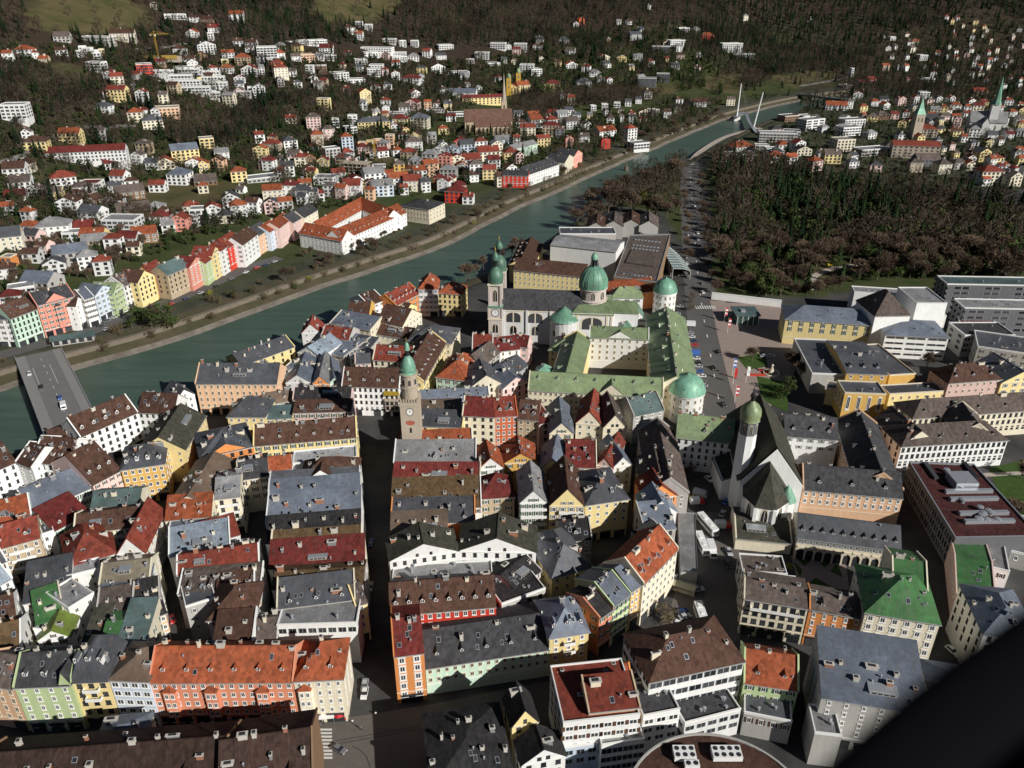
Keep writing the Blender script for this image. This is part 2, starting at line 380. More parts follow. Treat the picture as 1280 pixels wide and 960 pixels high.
        rz_ = lambda x,y: (H+h1*min(1,min(x,w-x,y,d-y)/i1) if min(x,w-x,y,d-y)<i1 else H+h1+(h2-h1)*min(1,(min(x,w-x,y,d-y)-i1)/(ic-i1)), -1)
    else:
        wallbox(H); pt = .3
        for a in ((0,0,w,pt),(0,d-pt,w,d),(0,pt,pt,d-pt),(w-pt,pt,w,d-pt)): W_.box(a[0],a[1],H,a[2],a[3],H+o.get('par',.7),1,False)
        RF.box(pt+.003,pt+.003,H+.004,w-pt-.003,d-pt-.003,H+.15,0,False)
        rz_ = lambda x,y: (H+.15, 0)
    if o.get('fire', near_ and roof in ('g','s') and r.random() < .8):
        prof = [(-.3,H),(d*o.get('ry',.5),H+rise),(d+.3,H)] if roof == 'g' else [(-.3,H),(d,H+rise)]
        hf = r.uniform(.3,.6)
        for xa, xb in ((-ox-.06,.26),(w-.26,w+ox+.06)):
            if r.random() < .25: continue
            for (ya,za),(yb,zb) in zip(prof[:-1],prof[1:]):
                q = [(xa,ya,za-.3),(xb,ya,za-.3),(xb,yb,zb-.3),(xa,yb,zb-.3),(xa,ya,za+hf),(xb,ya,za+hf),(xb,yb,zb+hf),(xa,yb,zb+hf)]
                for f in ((0,1,5,4),(1,2,6,5),(2,3,7,6),(3,0,4,7),(4,5,6,7)): W_.face([q[k] for k in f], 0)
    # cornice and string course
    if o.get('trim',1) and not flat:
        W_.box(-.06,-.28,H-.65,w+.06,-.002,H-.36,1); W_.box(-.03,-.12,3.9,w+.03,-.002,4.15,1)
    elif flat and o.get('trim',1): W_.box(-.08,-.1,H+o.get('par',.7),w+.08,.36,H+o.get('par',.7)+.12,1)
    wobj = W_.build('wall', [wl, M_cream if wc in ('ye','oc','or','co','cr','tn','pe','vm') else M_white], root)
    robj = RF.build('roof', [rm, M_gut], root)
    # windows
    st = o.get('st') or (r.choice('wwcpkgny') if org.y < 520 and bz < .5 else 'w'); near = H0-bz > 0 and org.y < 520
    sp = o.get('sp', 2.9 if near else 3.6); sh = o.get('sh', 3.15)
    W2 = o.get('ww', r.uniform(.95,1.35)); H2 = o.get('wh', r.uniform(1.45,1.9)); me = WIN[st]
    rows = o.get('r'); rmax = int((H-1.2)/sh)
    def grid(nx, nrow, place, ztop):
        for j in range(nrow):
            z = ztop-.95-H2-j*sh
            if z < .6: break
            for i in range(nx):
                place(i, z)
    if not o.get('nowin'):
        nx = o.get('c') or max(1, int((w-1.0)/sp)); nr = rows or min(rmax, 3); st_ = w/nx
        grid(nx, nr, lambda i,z: copy_part('window', me, root, (st_*(i+.5),0,z), 0, (W2,1,H2)), H)
        if roof == 'G' and rise > 2.6:
            for x in ((w*.5,) if w < 9 else (w*.4,w*.6)): copy_part('window', me, root, (x,0,H+.1), 0, (W2*.8,1,H2*.7))
        rn = Vector((u.x,u.y)); mid = Vector((org.x,org.y))+u*w
        if (Vector((0,0))-mid).dot(rn) > 0 or o.get('side') == 'r':
            if w < 400 and o.get('side') != 'n':
                ny = max(1, int((d-1.5)/(sp*1.2)))
                grid(ny, min(nr,3) if not rows else nr, lambda i,z: copy_part('window', me, root, (w,d/ny*(i+.5),z), math.pi/2, (W2,1,H2)), H)
        elif (Vector((0,0))-Vector((org.x,org.y))).dot(-rn) > 0 and o.get('side') != 'n':
            ny = max(1, int((d-1.5)/(sp*1.2)))
            grid(ny, min(nr,3) if not rows else nr, lambda i,z: copy_part('window', me, root, (0,d/ny*(i+.5),z), -math.pi/2, (W2,1,H2)), H)
    if o.get('door'):
        b = MB(); b.box(-.9,-.1,0,.9,0,2.9,0); b.box(-.7,-.14,0,.7,-.1,2.6,1); b.build('door', [M_cream, M_dark], root).location = (w*.5,0,0)
    if near_ and H > 12 and not o.get('nowin') and (rows or 0) >= 3 and name == 'town_house':
        ns = max(1, int(w/4.2)); q = w/ns
        for k in range(ns):
            if r.random() < .85: copy_part('shopfront', SHOP, root, (q*(k+.5),0,.1), 0, (q*.74,1,r.uniform(2.7,3.3)))
    # roof furniture
    def put(name, me, x, y, sc, sink=0.0, tilt=False, rz=0.0):
        z, sgn = rz_(x, y); rx = 0.0; ry = 0.0
        if tilt:
            e = .2; rx = math.atan2(rz_(x,min(d,y+e))[0]-rz_(x,max(0,y-e))[0], 2*e); ry = -math.atan2(rz_(min(w,x+e),y)[0]-rz_(max(0,x-e),y)[0], 2*e)
        copy_part(name, me, robj, (x,y,z-sink), rz, sc, rx, ry)
    nc = o.get('ch', 2 if w*d > 90 else 1)+(min(3, int(w*d/110)) if near_ and roof != 'f' and o.get('ch',2) else 0)
    for k in range(nc):
        x = w*(k+.5+r.uniform(-.35,.35))/max(nc,1); y = d*r.choice((.44,.5,.56,.7,.3)) if not flat else d*r.uniform(.2,.8)
        x = min(max(x,.8),w-.8)
        hh = r.uniform(2.0,3.3) if not flat else r.uniform(1.2,2.2)
        put('chimney', CH[r.choice((0,0,0,1,2,3,3)) if 'cm' not in o else o['cm']], x, y, (r.uniform(.6,1.1)*r.choice((1,1,1,1.6,2.6)),r.uniform(.6,1.3),hh*r.uniform(.7,1)), .9)
    for k in range(o.get('sk', (r.randint(2,5) if near_ else 1) if w*d > 110 and not flat else 0)):
        put('skylight', SK, w*r.uniform(.12,.88), d*r.uniform(.12,.38), (r.uniform(.8,1.3),r.uniform(1.2,1.8),1), -.02, True)
    if near_ and not flat:
        for k in range(r.randint(0,2)): put('roof_vent', VT, w*r.uniform(.1,.9), d*r.uniform(.15,.5), (.6,.6,r.uniform(.7,1.3)), .3)
    if flat or o.get('vt'):
        for k in range(o.get('vt', 2)): put('roof_vent', VT, w*r.uniform(.15,.85), d*r.uniform(.15,.85), (1,1,r.uniform(.8,1.6)), .1)
    if near_ and roof in 'gs' and w*d > 120 and not o.get('dm') and r.random() < .5:
        L_ = r.uniform(2.5, min(6.5,w*.4)); x = w*r.uniform(.25,.75); y = d*r.uniform(.12,.2); copy_part('shed_dormer', SHD, robj, (x,y,rz_(x,y)[0]+.1), 0, (L_,1,r.uniform(.9,1.2)))
    nd = o.get('dm', 0)
    for k in range(nd):
        x = w*(k+.5)/nd; y = d*o.get('dy',.14)
        if roof == 'G': y = d*(k+.6)/(nd+.2); put_x = w*.86; copy_part('dormer', dormer(rc), robj, (put_x,y,rz_(put_x,y)[0]), math.pi/2, (1,1,1))
        else: copy_part('dormer', dormer(rc), robj, (x, y, rz_(x,y)[0]), 0, (o.get('ds',1),1,o.get('ds',1)))
    if o.get('gab'):                                        # a cross gable on the front
        f, gw = o['gab']; gx = w*f; b = MB(); gh = o.get('gabh', rise*.85)
        b.face([(gx-gw/2,-.12,H-.4),(gx+gw/2,-.12,H-.4),(gx+gw/2,-.12,H),(gx,-.12,H+gh),(gx-gw/2,-.12,H)], 0)
        dd = d*.5
        b.face([(gx-gw/2-.3,-.35,H-.15),(gx,-.35,H+gh+.12),(gx,dd,H+gh+.12),(gx-gw/2-.3,dd*.1,H-.15)], 1)
        b.face([(gx,-.35,H+gh+.12),(gx+gw/2+.3,-.35,H-.15),(gx+gw/2+.3,dd*.1,H-.15),(gx,dd,H+gh+.12)], 1)
        b.build('gable', [wl, rm], root)
    for f in o.get('bay', ()):                              # oriel tower on the facade
        b = MB(); x = w*f; b.box(x-1.6,-1.0,3.6,x+1.6,-.002,H-2.8,0)
        b.face([(x-1.9,-1.3,H-2.8),(x+1.9,-1.3,H-2.8),(x,0,H-1.4)], 1); b.face([(x+1.9,-1.3,H-2.8),(x+1.9,0,H-2.8),(x,0,H-1.4)], 1); b.face([(x-1.9,0,H-2.8),(x-1.9,-1.3,H-2.8),(x,0,H-1.4)], 1)
        by = b.build('oriel', [wl, rm], root)
        for j in range(3):
            for sx in (-.75,.75): copy_part('window', me, by, (x+sx,-1.0,H-5.3-j*sh), 0, (1.1,1,1.7))
    for a in o.get('balc', ()):                              # balcony slabs with railing: (x fraction, width, rows)
        for j in range(a[2]):
            b = MB(); z = H-3.2-j*sh; x = w*a[0]; q = a[1]/2
            b.box(x-q,-1.3,z,x+q,-.002,z+.15,0); b.box(x-q,-1.3,z+.15,x+q,-1.22,z+1.1,1); b.box(x-q,-1.22,z+.15,x-q+.08,-.01,z+1.1,1); b.box(x+q-.08,-1.22,z+.15,x+q,-.01,z+1.1,1)
            b.build('balcony', [M_white, o.get('bm', M_white)], root)
    root['category'] = cat
    c = Vector((org.x,org.y))+u*(w/2); px, py = proj(c.x, c.y, bz+H)
    HOUSES.append(dict(o=root, wc=wc, rc=rc, roof=roof, w=w, d=d, H=H, px=px, py=py, label=label, cat=cat, region=region))
    if label: root['label'] = label
    return root
def opts_of(tok):
    o = {}; lab = None; name = 'town_house'
    for t in tok:
        if '=' in t:
            k, v = t.split('=')
            if k in ('gab',): o[k] = tuple(float(q) for q in v.split(','))
            elif k == 'bay': o[k] = [float(q) for q in v.split(',')]
            elif k == 'balc': q = v.split(','); o[k] = [(float(q[0]), float(q[1]), int(q[2]))]
            elif k in ('st','side','reg'): o[k] = v
            elif k == 'n': name = v
            else: o[k] = float(v) if '.' in v else int(v)
    return o, name
def B(x1, y1, x2, y2, d, H, roof, rise, wc, rc, opts=None, name='town_house', label=None, cat='house', region=None):
    p1 = P(x1,y1,H); p2 = P(x2,y2,H); u = p2-p1
    return house(Vector((p1.x,p1.y,0)), math.atan2(u.y,u.x), Vector((u.x,u.y)).length, d, H, roof, rise, wc, rc, opts, name, cat, label, region=region)
def Wg(x1, y1, x2, y2, wd, H, rise, wc, rc, opts=None, name='town_house', label=None, cat='house', roof='g', region=None):
    """a wing given by the ends of its ridge"""
    p1 = P(x1,y1,H+rise); p2 = P(x2,y2,H+rise); u = (p2-p1); a = math.atan2(u.y,u.x)
    v = Vector((-math.sin(a), math.cos(a))); o = Vector((p1.x,p1.y))-v*wd/2
    return house(Vector((o.x,o.y,0)), a, Vector((u.x,u.y)).length, wd, H, roof, rise, wc, rc, opts, name, cat, label, region=region)
def table(txt, region=None):
    for ln in txt.strip().splitlines():
        ln = ln.strip()
        if not ln or ln[0] == '#': continue
        lab = None
        if '|' in ln: ln, lab = [q.strip() for q in ln.split('|')]
        t = ln.split(); o, name = opts_of(t[10:])
        B(*[float(q) for q in t[:6]], t[6], float(t[7]), t[8], t[9], o, name, lab, region=o.get('reg', region))
# ================================================================== OLD TOWN
table('''
-24 853 17 860 12 16 g 5 pe dg c=3 r=4
17 858 88 855 13 17 g 5 gn dg c=4 r=5 dm=3 st=p gab=0.9,3.0 | light green stuccoed house with three dark dormers in the bottom row
90 852 134 850 13 17 m 7 ye sl c=3 r=5 st=k dm=3 ch=1 balc=0.5,4.0,2 | bright yellow house with mansard roof and dark balconies in the bottom row
136 849 185 851 13 17 h 3 bl ru c=4 r=5 ww=2.0 st=w sk=0 | pale blue house with rusty sheet roof and paired windows in the bottom row
186 852 366 851 14 16 g 5.5 co or c=15 r=5 bay=0.13,0.42,0.78 ch=6 st=w | long coral house with orange roof and three oriels in the bottom row
367 851 428 848 14 16 h 5.5 cr or c=5 r=4 dm=2 bay=0.2 st=p ch=2 | cream corner house with orange hipped roof at the end of the bottom row
-40 1010 280 985 18 16 g 6 bw db ch=9 dm=3 nowin=1 | long dark brown roof with many chimneys along the bottom edge
272 1005 392 986 22 16 g 7 bw db ch=3 nowin=1 dm=2 | dark brown gabled roof ending beside the zebra crossing
118 934 178 928 9 12 h 2 gr bg ch=2 | small blue grey hipped roof behind the long brown roof
492 820 530 815 19 18 g 4 or dr c=2 r=5 ww=1.9 wh=2.2 st=p ch=2 side=l | orange corner house with dark red roof at the dark junction
532 835 687 811 19 10.5 g 4.5 mi dg c=15 r=2 ch=1 sk=5 | long mint green low house with wide dark grey roof
487 768 620 757 14 17 g 5.5 rd br c=12 r=2 dm=8 ch=3 st=w | bright red house with brown roof and eight white dormers
540 986 642 968 21 12 h 3.5 gr dk ch=5 sk=3 nowin=1 | broad black hipped roof with white chimneys in the bottom centre
640 907 673 900 9 15 G 5 ye dk c=2 r=2 st=k | yellow gabled house end behind the black hipped roof
652 956 707 944 7 12 G 4 wh dk c=3 r=2 st=k ch=1 | white house with stepped dark gable at the bottom centre
687 797 736 789 15 15 h 4.5 ye bg c=3 r=3 dm=3 balc=0.5,3.4,2 ch=2 st=p | pale yellow corner house with blue grey hipped roof and three dormers
749 772 766 760 13 15 g 3 co dk c=2 r=3 ch=2 | narrow coral house wedged between the yellow corner house and a green house
766 757 788 741 15 16 g 4 gn bg c=4 r=4 ch=1 | green house with blue grey roof on the curved market street
789 738 804 728 14 16 g 4 oc bg c=3 r=4 | narrow ochre house on the curved market street
804 729 847 685 14 17 g 6 cr or c=8 r=4 dm=5 st=w ch=1 | tall cream house with bright orange roof on the curved market street
806 664 845 660 11 14 s 4 gr bg ch=2
806 642 846 638 11 14 G 5 wh bl
806 622 846 618 11 14 G 5 or rd
800 602 846 603 16 14 G 5 tn gb ch=3
801 662 822 664 8 14 f 0 gr bl
812 690 838 672 8 13 s 3 gr dk
702 676 740 673 12 10 g 4 gr dk dm=1
690 722 741 708 22 11 h 6 ye dk c=4 r=2 ch=3
627 757 682 737 14 12 f 0 gr dk vt=5
627 700 652 696 8 11 s 2 gr dg
812 852 930 826 17 19 h 5.5 wh br c=7 r=4 ww=3.4 wh=1.9 st=b ch=2 sh=4.0 sk=4 dm=0 n=office_block side=l | white office block with ribbon windows under a dark brown roof
704 906 800 895 18 18 f 0 wh rd c=6 r=4 ww=2.2 vt=4 n=office_block ch=2 | white office block with red roof terrace at the bottom
700 868 790 855 7 14 g 4 or or ch=2 c=5
736 890 800 883 9 19.5 s 2.5 tn rd nowin=1 ch=1 sk=1 n=office_block | raised sloping red roof on the white office block with red terrace
704 936 748 930 5 10 f 0 bl bg c=3 r=2 ww=2 st=b ch=0 n=office_block | pale blue low front block below the red roof terrace
752 934 806 926 7 11 f 0 wh lg c=4 r=3 ww=2.6 st=b ch=0 vt=3 n=office_block | white low front block with pale terrace below the red roof terrace
856 906 926 888 9 9 f 0 lg dg c=5 r=2 ww=2.4 st=b ch=0 vt=6 n=office_block | low terrace block with roof vents in front of the ribbon windowed block
930 892 990 904 12 8 f 0 gr sl c=4 r=1 ch=1 vt=6 n=office_block | low grey yard roof below the yellow green house
804 897 850 888 14 14 f 0 wh dg c=3 r=3 ww=3 n=office_block | small white terraced block between the two office blocks
930 852 998 862 14 13 g 5 gn or c=4 r=3 ch=2 sk=0 | yellow green house with broad rust red roof near the lower corner
1027 871 1160 893 19 17 s 6 gr bg c=6 r=4 ch=4 sk=2 st=p | wide blue grey metal roof with pale grey facade near the aircraft strut
1165 872 1240 885 13 15 h 3 lg bg ch=1
1018 918 1052 922 9 11 f 0 gr lg nowin=1 | windowless pale grey tower block in front of the wide metal roof
930 748 1010 761 13 14 g 2 cr gb c=7 r=4 ww=1.5 st=k ch=3 balc=0.5,14.0,1 | cream house with balconies left of the orange house and green roof
1012 761 1079 773 11 14 g 2 or gb c=5 r=3 st=p ch=2 | orange house with grey brown roof beside the green roofed corner palace
1082 765 1175 780 21 18 h 6 cr gg c=6 r=5 ww=1.7 wh=2.0 st=p ch=1 n=corner_palace | cream corner palace with bright green hipped roof
1116 742 1160 750 22 17 g 5 cr gg ch=1 c=3
1196 752 1246 764 40 8 g 3 pk gg ch=0 c=3 r=1
1230 792 1300 800 20 18 h 4 wh bg c=4 r=4 st=k | white corner house with pale blue grey roof above the aircraft strut
997 671 1127 688 14 9 g 5 cr dg c=18 r=1 ww=.9 ch=0 sk=0 sp=2 dm=10 ds=.8 n=arcade_building
1004 611 1129 622 15 12 g 6 pe dg c=13 r=2 dm=3 ch=2 st=p sk=0 side=n n=museum_wing | long peach cloister wing with dark roof beside the white church
981 544 1048 549 14 13 g 6 wh dg c=5 r=2 dm=3 ch=4 sk=0 n=museum_wing | white cloister wing with dark roof behind the white church
1127 558 1260 550 14 12 h 5.5 wh gb c=20 r=3 ch=0 dm=4 st=k sk=0 ds=.7 n=faculty_building | long white faculty building with brown hipped roof and three window rows
1141 523 1310 511 14 12 h 5 cr gb c=24 r=3 ch=2 dm=5 st=k sk=0 ds=.7 n=faculty_building | rear white faculty wing with grey brown roof and many windows
1186 479 1252 474 14 13 h 6 pk br c=8 r=2 dm=3 ch=2
1252 478 1300 474 20 12 G 5 ye sl c=4 r=2
982 399 1092 407 20 14 h 5 ye bg c=8 r=2 ww=1.2 wh=2.6 ch=0 sk=3 n=theatre | yellow theatre with blue grey metal roof beside the park
1094 395 1138 394 22 20 h 10 wh gb nowin=1 ch=0 sk=0 hip=1.0 n=stage_tower | white stage tower under a dark pyramid roof behind the yellow theatre
1107 418 1186 422 22 13 h 4 wh bg c=3 r=4 ww=9 wh=1.1 sh=3.0 ch=0 sk=4 st=b n=office_block side=n | white office block with four ribbon windows beside the yellow theatre
1068 366 1132 370 10 14 f 0 wh lg vt=5 ch=2 nowin=1 n=theatre_annex | long flat white annex with roof vents behind the pyramid roof
1146 380 1184 380 24 20 f 0 wh lg nowin=1 ch=0 vt=2 n=theatre_annex | tall white box with pale flat roof right of the pyramid roof
1160 394 1183 396 10 12 f 0 wh lg nowin=1 ch=0 n=theatre_annex | low white box in front of the tall white box
1015 468 1062 470 40 10 f 0 gr sl ch=1 vt=4 nowin=1 n=congress_hall | flat grey left roof of the yellow concert hall
1058 466 1110 468 36 13 g 2 oc sl ch=1 sk=3 r=1 c=4 n=congress_hall | raised grey roof hall with yellow clerestory wall
1112 470 1145 468 34 10 f 0 oc sl ch=0 vt=4 nowin=1 n=congress_hall | flat grey right roof of the yellow concert hall
1056 492 1108 494 12 13 f 0 oc sl ch=0 vt=2 c=4 ww=1.6 wh=7.0 r=1 sh=8 n=entrance_block | yellow entrance block with tall dark window bays between white piers
1033 486 1055 490 8 8 f 0 ye sl nowin=1 ch=0 n=entrance_block | low yellow porch beside the tall window bays
1112 494 1184 490 9 8 f 0 ye sl c=7 r=1 ch=0 n=entrance_block | low yellow side range behind the faculty building
1206 386 1300 388 14 16 f 0 dg lg c=3 r=4 ww=9 wh=1.4 st=b sh=3.4 ch=0 vt=4 n=office_block | dark glazed office block with flat grey roof beside the park
1184 356 1300 358 14 18 f 0 dg tl c=3 r=3 ww=9 wh=1.6 st=b ch=0 vt=2 n=office_block | long teal glazed office block at the park edge
1200 406 1246 412 12 9 f 0 dg dr c=3 r=2 ww=4 st=b ch=2 n=office_block | low dark office block with dark red flat roof
1222 434 1290 444 22 13 f 0 gr sl c=5 r=3 vt=6 ch=1 n=office_block | grey flat roofed office block at the right edge
1186 404 1206 420 26 12 f 0 gr dg c=2 r=3 ww=3 st=b ch=0 n=office_block | narrow dark grey glazed block beside the ribbon windowed office block
920 672 990 679 18 5 g 2.5 cr ol c=6 r=1 ch=0 nowin=1 n=cloister_hall | low hall with moss green roof in front of the white church
928 716 984 720 9 9 f 0 gr gb ch=2 vt=4
930 738 1000 744 8 11 f 0 gr gb ch=2 vt=4
1192 700 1262 716 20 8 f 0 wh lg c=4 r=1 vt=7 ch=1
1262 690 1300 700 24 6 f 0 gr dg vt=3 ch=0
845 546 917 554 17 15 g 6 lg gn c=8 r=4 ch=5 cm=2 sk=0 dm=1 st=k n=palace_wing | palace wing with faded green and rust roof and five brick chimneys
''', None)
table('''
427 482 499 484 14 15 g 6 wh br c=11 r=4 dm=4 ch=1 sk=0 st=k | white house with long brown roof beside the golden oriel
529 477 557 428 15 15 g 6 ye br c=10 r=3 dm=8 ch=2 | long brown roof with yellow street facade right of the clock tower
466 449 514 452 13 14 g 5 cr rd ch=2
463 416 514 423 10 9 g 4 cr br c=8 r=1
503 407 527 391 16 14 G 6 cr br ch=1
461 382 480 375 16 15 g 4 wh br c=3 r=4 ch=2
434 393 462 394 14 13 g 5 oc br ch=1
484 383 507 389 10 11 g 3 ye br ch=0
495 382 525 366 15 14 g 5 or rd dm=6
523 361 547 361 17 17 h 6 lg or c=4 r=5 ch=2 | tall grey house with orange roof beside the river promenade
547 366 577 368 14 14 h 5 ye or c=5 r=4 st=k ch=3 | yellow house with orange roof and dark shutters by the promenade
510 425 564 429 19 14 h 5 cr sl ch=1
412 404 463 413 12 13 s 3 cr bg ch=1
377 416 401 415 12 14 G 5 lg rd ch=3
401 421 437 425 12 14 g 4 gr rd ch=5
437 432 462 436 10 13 s 2 gr sl ch=2
302 457 368 433 14 14 g 4 ye sl c=6 r=2 ch=6
244 479 346 479 17 16 g 6 pe sl c=13 r=4 ch=7 st=c sk=0 | ornate peach house with big slate roof above the river
346 468 362 474 20 13 g 3 cr bg
357 478 388 477 24 14 G 4 lg bg ch=1 sk=2
390 480 411 479 26 14 G 4 or lg ch=1 sk=2
410 480 427 478 22 13 G 3 mi bg ch=1
372 440 400 446 18 14 G 4 lg bl ch=1 sk=2
404 438 430 446 20 12 s 3 gr bg ch=1 vt=3
438 448 464 444 12 12 f 0 gr lg ch=2 vt=3
444 454 463 453 8 13 g 3 pk sl ch=1
545 471 584 476 24 14 h 6 mi or ch=3 sk=2 c=4 r=2
577 452 602 458 18 14 G 5 gr dg ch=2
590 442 616 442 20 14 g 6 wh rd ch=3
585 486 632 481 17 14 G 6 cr sl c=4 r=2 st=k ch=1
612 462 640 470 14 13 G 4 gr sl ch=3
628 486 662 476 16 14 G 4 pk bg ch=2
616 440 650 436 16 12 g 4 wh dr ch=3
640 432 660 434 10 12 g 4 pk dr ch=2
''', None)
table('''
366 499 438 498 10 14 g 3 pk dk ch=3
366 516 440 514 8 14 s 2 pk br ch=3
284 521 331 521 15 14 h 6 ye sl ch=2 sk=0
330 506 366 500 10 12 g 3 gr dg ch=2
332 524 366 522 8 12 s 2 ye tl ch=1
317 557 446 546 15 15 g 5 ye br c=12 r=2 ch=8 sk=2 | long yellow house with wide dark brown roof left of the clock tower street
250 572 317 557 20 15 h 5 or sl c=6 r=2 ch=2 st=k gab=0.5,15 gabh=3.6 | orange gabled house with slate roof at the curved dark lane
331 589 365 585 10 14 g 3 wh or ch=1
366 581 446 573 9 14 f 0 wh wh vt=2 ch=1 nowin=1
375 604 447 600 15 16 h 6 wh br c=6 r=2 ch=2 gab=0.38,14 gabh=5.2
335 617 449 610 9 16 s 3.5 lg sl ch=3 sk=4 nowin=1
334 634 450 624 11 16 s 4 lg bg ch=2 sk=4 nowin=1
332 654 451 645 12 16 s 4.5 lg bg ch=3 sk=8 nowin=1
332 679 451 669 10 16 s 3.5 lg dk ch=4 sk=1 c=10 r=1
338 690 452 682 7 16 s 3 cr ob ch=4 sk=0 nowin=1
336 711 456 702 8 15 s 5 cr dr ch=2 sk=0 c=10 r=1
340 737 455 730 11 15 g 2 gr dk ch=5 sk=2
346 760 444 748 9 16 s 3.5 cr sl ch=2 sk=5 nowin=1
346 783 446 780 15 15 f 0 wh lg c=8 r=1 ww=2.2 st=b vt=5 ch=2 n=terrace_house | white house with large grey roof terrace on the straight dark street
444 757 459 752 12 15 g 3 ye dk ch=1 r=3
259 775 318 771 15 15 h 5 wh br ch=2 sk=0 r=1
266 804 316 801 9 14 s 4 wh br ch=2 sk=0 r=1
232 760 270 748 16 14 f 0 gr sl vt=6 ch=2
270 752 318 744 11 14 s 2 wh dg ch=3
318 803 345 800 12 13 g 3 wh dk ch=3
211 631 263 631 28 15 G 4 cr ru ch=3 sk=3
206 650 264 645 8 14 s 4.5 cr or ch=2 sk=0
208 672 256 666 9 13 f 0 gr bg vt=4 ch=2
211 696 288 682 11 14 s 3.5 wh bl ch=2 nowin=1
221 718 324 702 11 15 g 3 wh rd c=11 r=1 ch=5
222 742 326 732 9 14 s 2 wh dk c=10 r=1 ch=5
258 680 300 668 9 14 s 3 lg rd ch=1
268 624 300 620 18 16 g 3 cr lg balc=0.5,7.0,3 ch=2 r=4
297 600 336 594 16 15 g 3 cr dg ch=3
100 546 172 515 14 16 g 6 wh br c=8 r=4 dm=5 ds=1.1 st=k ch=1 | white bridge end house with brown roof and a row of attic windows
172 515 217 517 13 16 g 6 wh br c=6 r=4 dm=2 st=k ch=2
231 562 257 519 18 15 g 6 ye ol c=9 r=3 ch=1 sk=0 | yellow house with broad dark olive roof at the curved dark lane
220 500 243 492 12 14 G 4 wh dk ch=3
151 587 205 579 17 16 h 4 oc sl c=6 r=4 dm=4 ch=3 st=w | ochre corner house with slate roof where the dark lane begins
116 606 152 587 27 15 g 8 pk br c=4 r=2 dm=3 sk=0 ch=1 | pale pink house with very large dark brown roof plane
-34 600 20 577 16 15 g 6 wh br c=5 r=4
20 577 40 585 14 15 g 5 wh br r=4
38 577 86 581 18 15 g 6 wh br dm=5 r=4 ch=2
66 560 104 549 11 12 s 3 ye br ch=2 dm=1
40 641 116 608 19 13 g 5 wh bg c=8 r=2 ch=2 sk=0
-30 664 40 646 15 14 g 5 wh or ch=2
67 664 113 640 12 12 s 4 mi dr ch=0 sk=1
46 672 68 665 9 12 f 0 wh sl ch=0
113 634 174 630 11 15 g 3 cr tl ch=2
92 668 179 656 13 15 g 3.5 cr dk ch=2 sk=4
-16 690 50 672 15 15 g 4 tn rd c=5 r=4 balc=0.6,7.0,3 ch=2 | tan apartment house with red roof and stacked balconies by a bare tree
85 710 146 690 19 14 h 6.5 wh rd ch=2 sk=2
146 692 181 690 22 14 G 6 wh rd ch=1 sk=2
84 722 124 712 6 14 f 0 wh lg ch=0 vt=1
124 730 187 723 12 15 g 3 cr tn ch=4 sk=2
122 747 188 737 10 14 s 2 wh bg ch=2
28 754 88 741 15 13 s 4 wh dk ch=4
45 782 81 770 13 12 s 3 cr gg ch=2 sk=0
47 800 88 795 8 11 G 3 wh li ch=2
86 762 118 742 12 14 f 0 wh lg ch=1
80 790 92 768 8 10 s 2 wh tl ch=0
120 774 165 766 10 13 s 3 gr dg ch=2 sk=1
164 760 200 752 9 13 s 3 gr dk ch=3
100 809 126 807 14 12 s 3 gr ol ch=2
124 808 146 806 15 13 g 2 cr gg ch=1 sk=0
144 808 181 806 15 13 s 4 cr tl ch=1
180 776 207 766 10 12 h 2 pe dk c=3 r=3 ch=1 | small peach house with black roof facing the curved dark lane
-40 752 14 722 12 13 g 4 wh bl ch=2
-40 790 20 772 14 13 g 4 wh br ch=2
-40 824 26 808 14 13 g 4 wh dk ch=3
-40 722 8 700 12 13 g 4 wh sl ch=2
''', None)
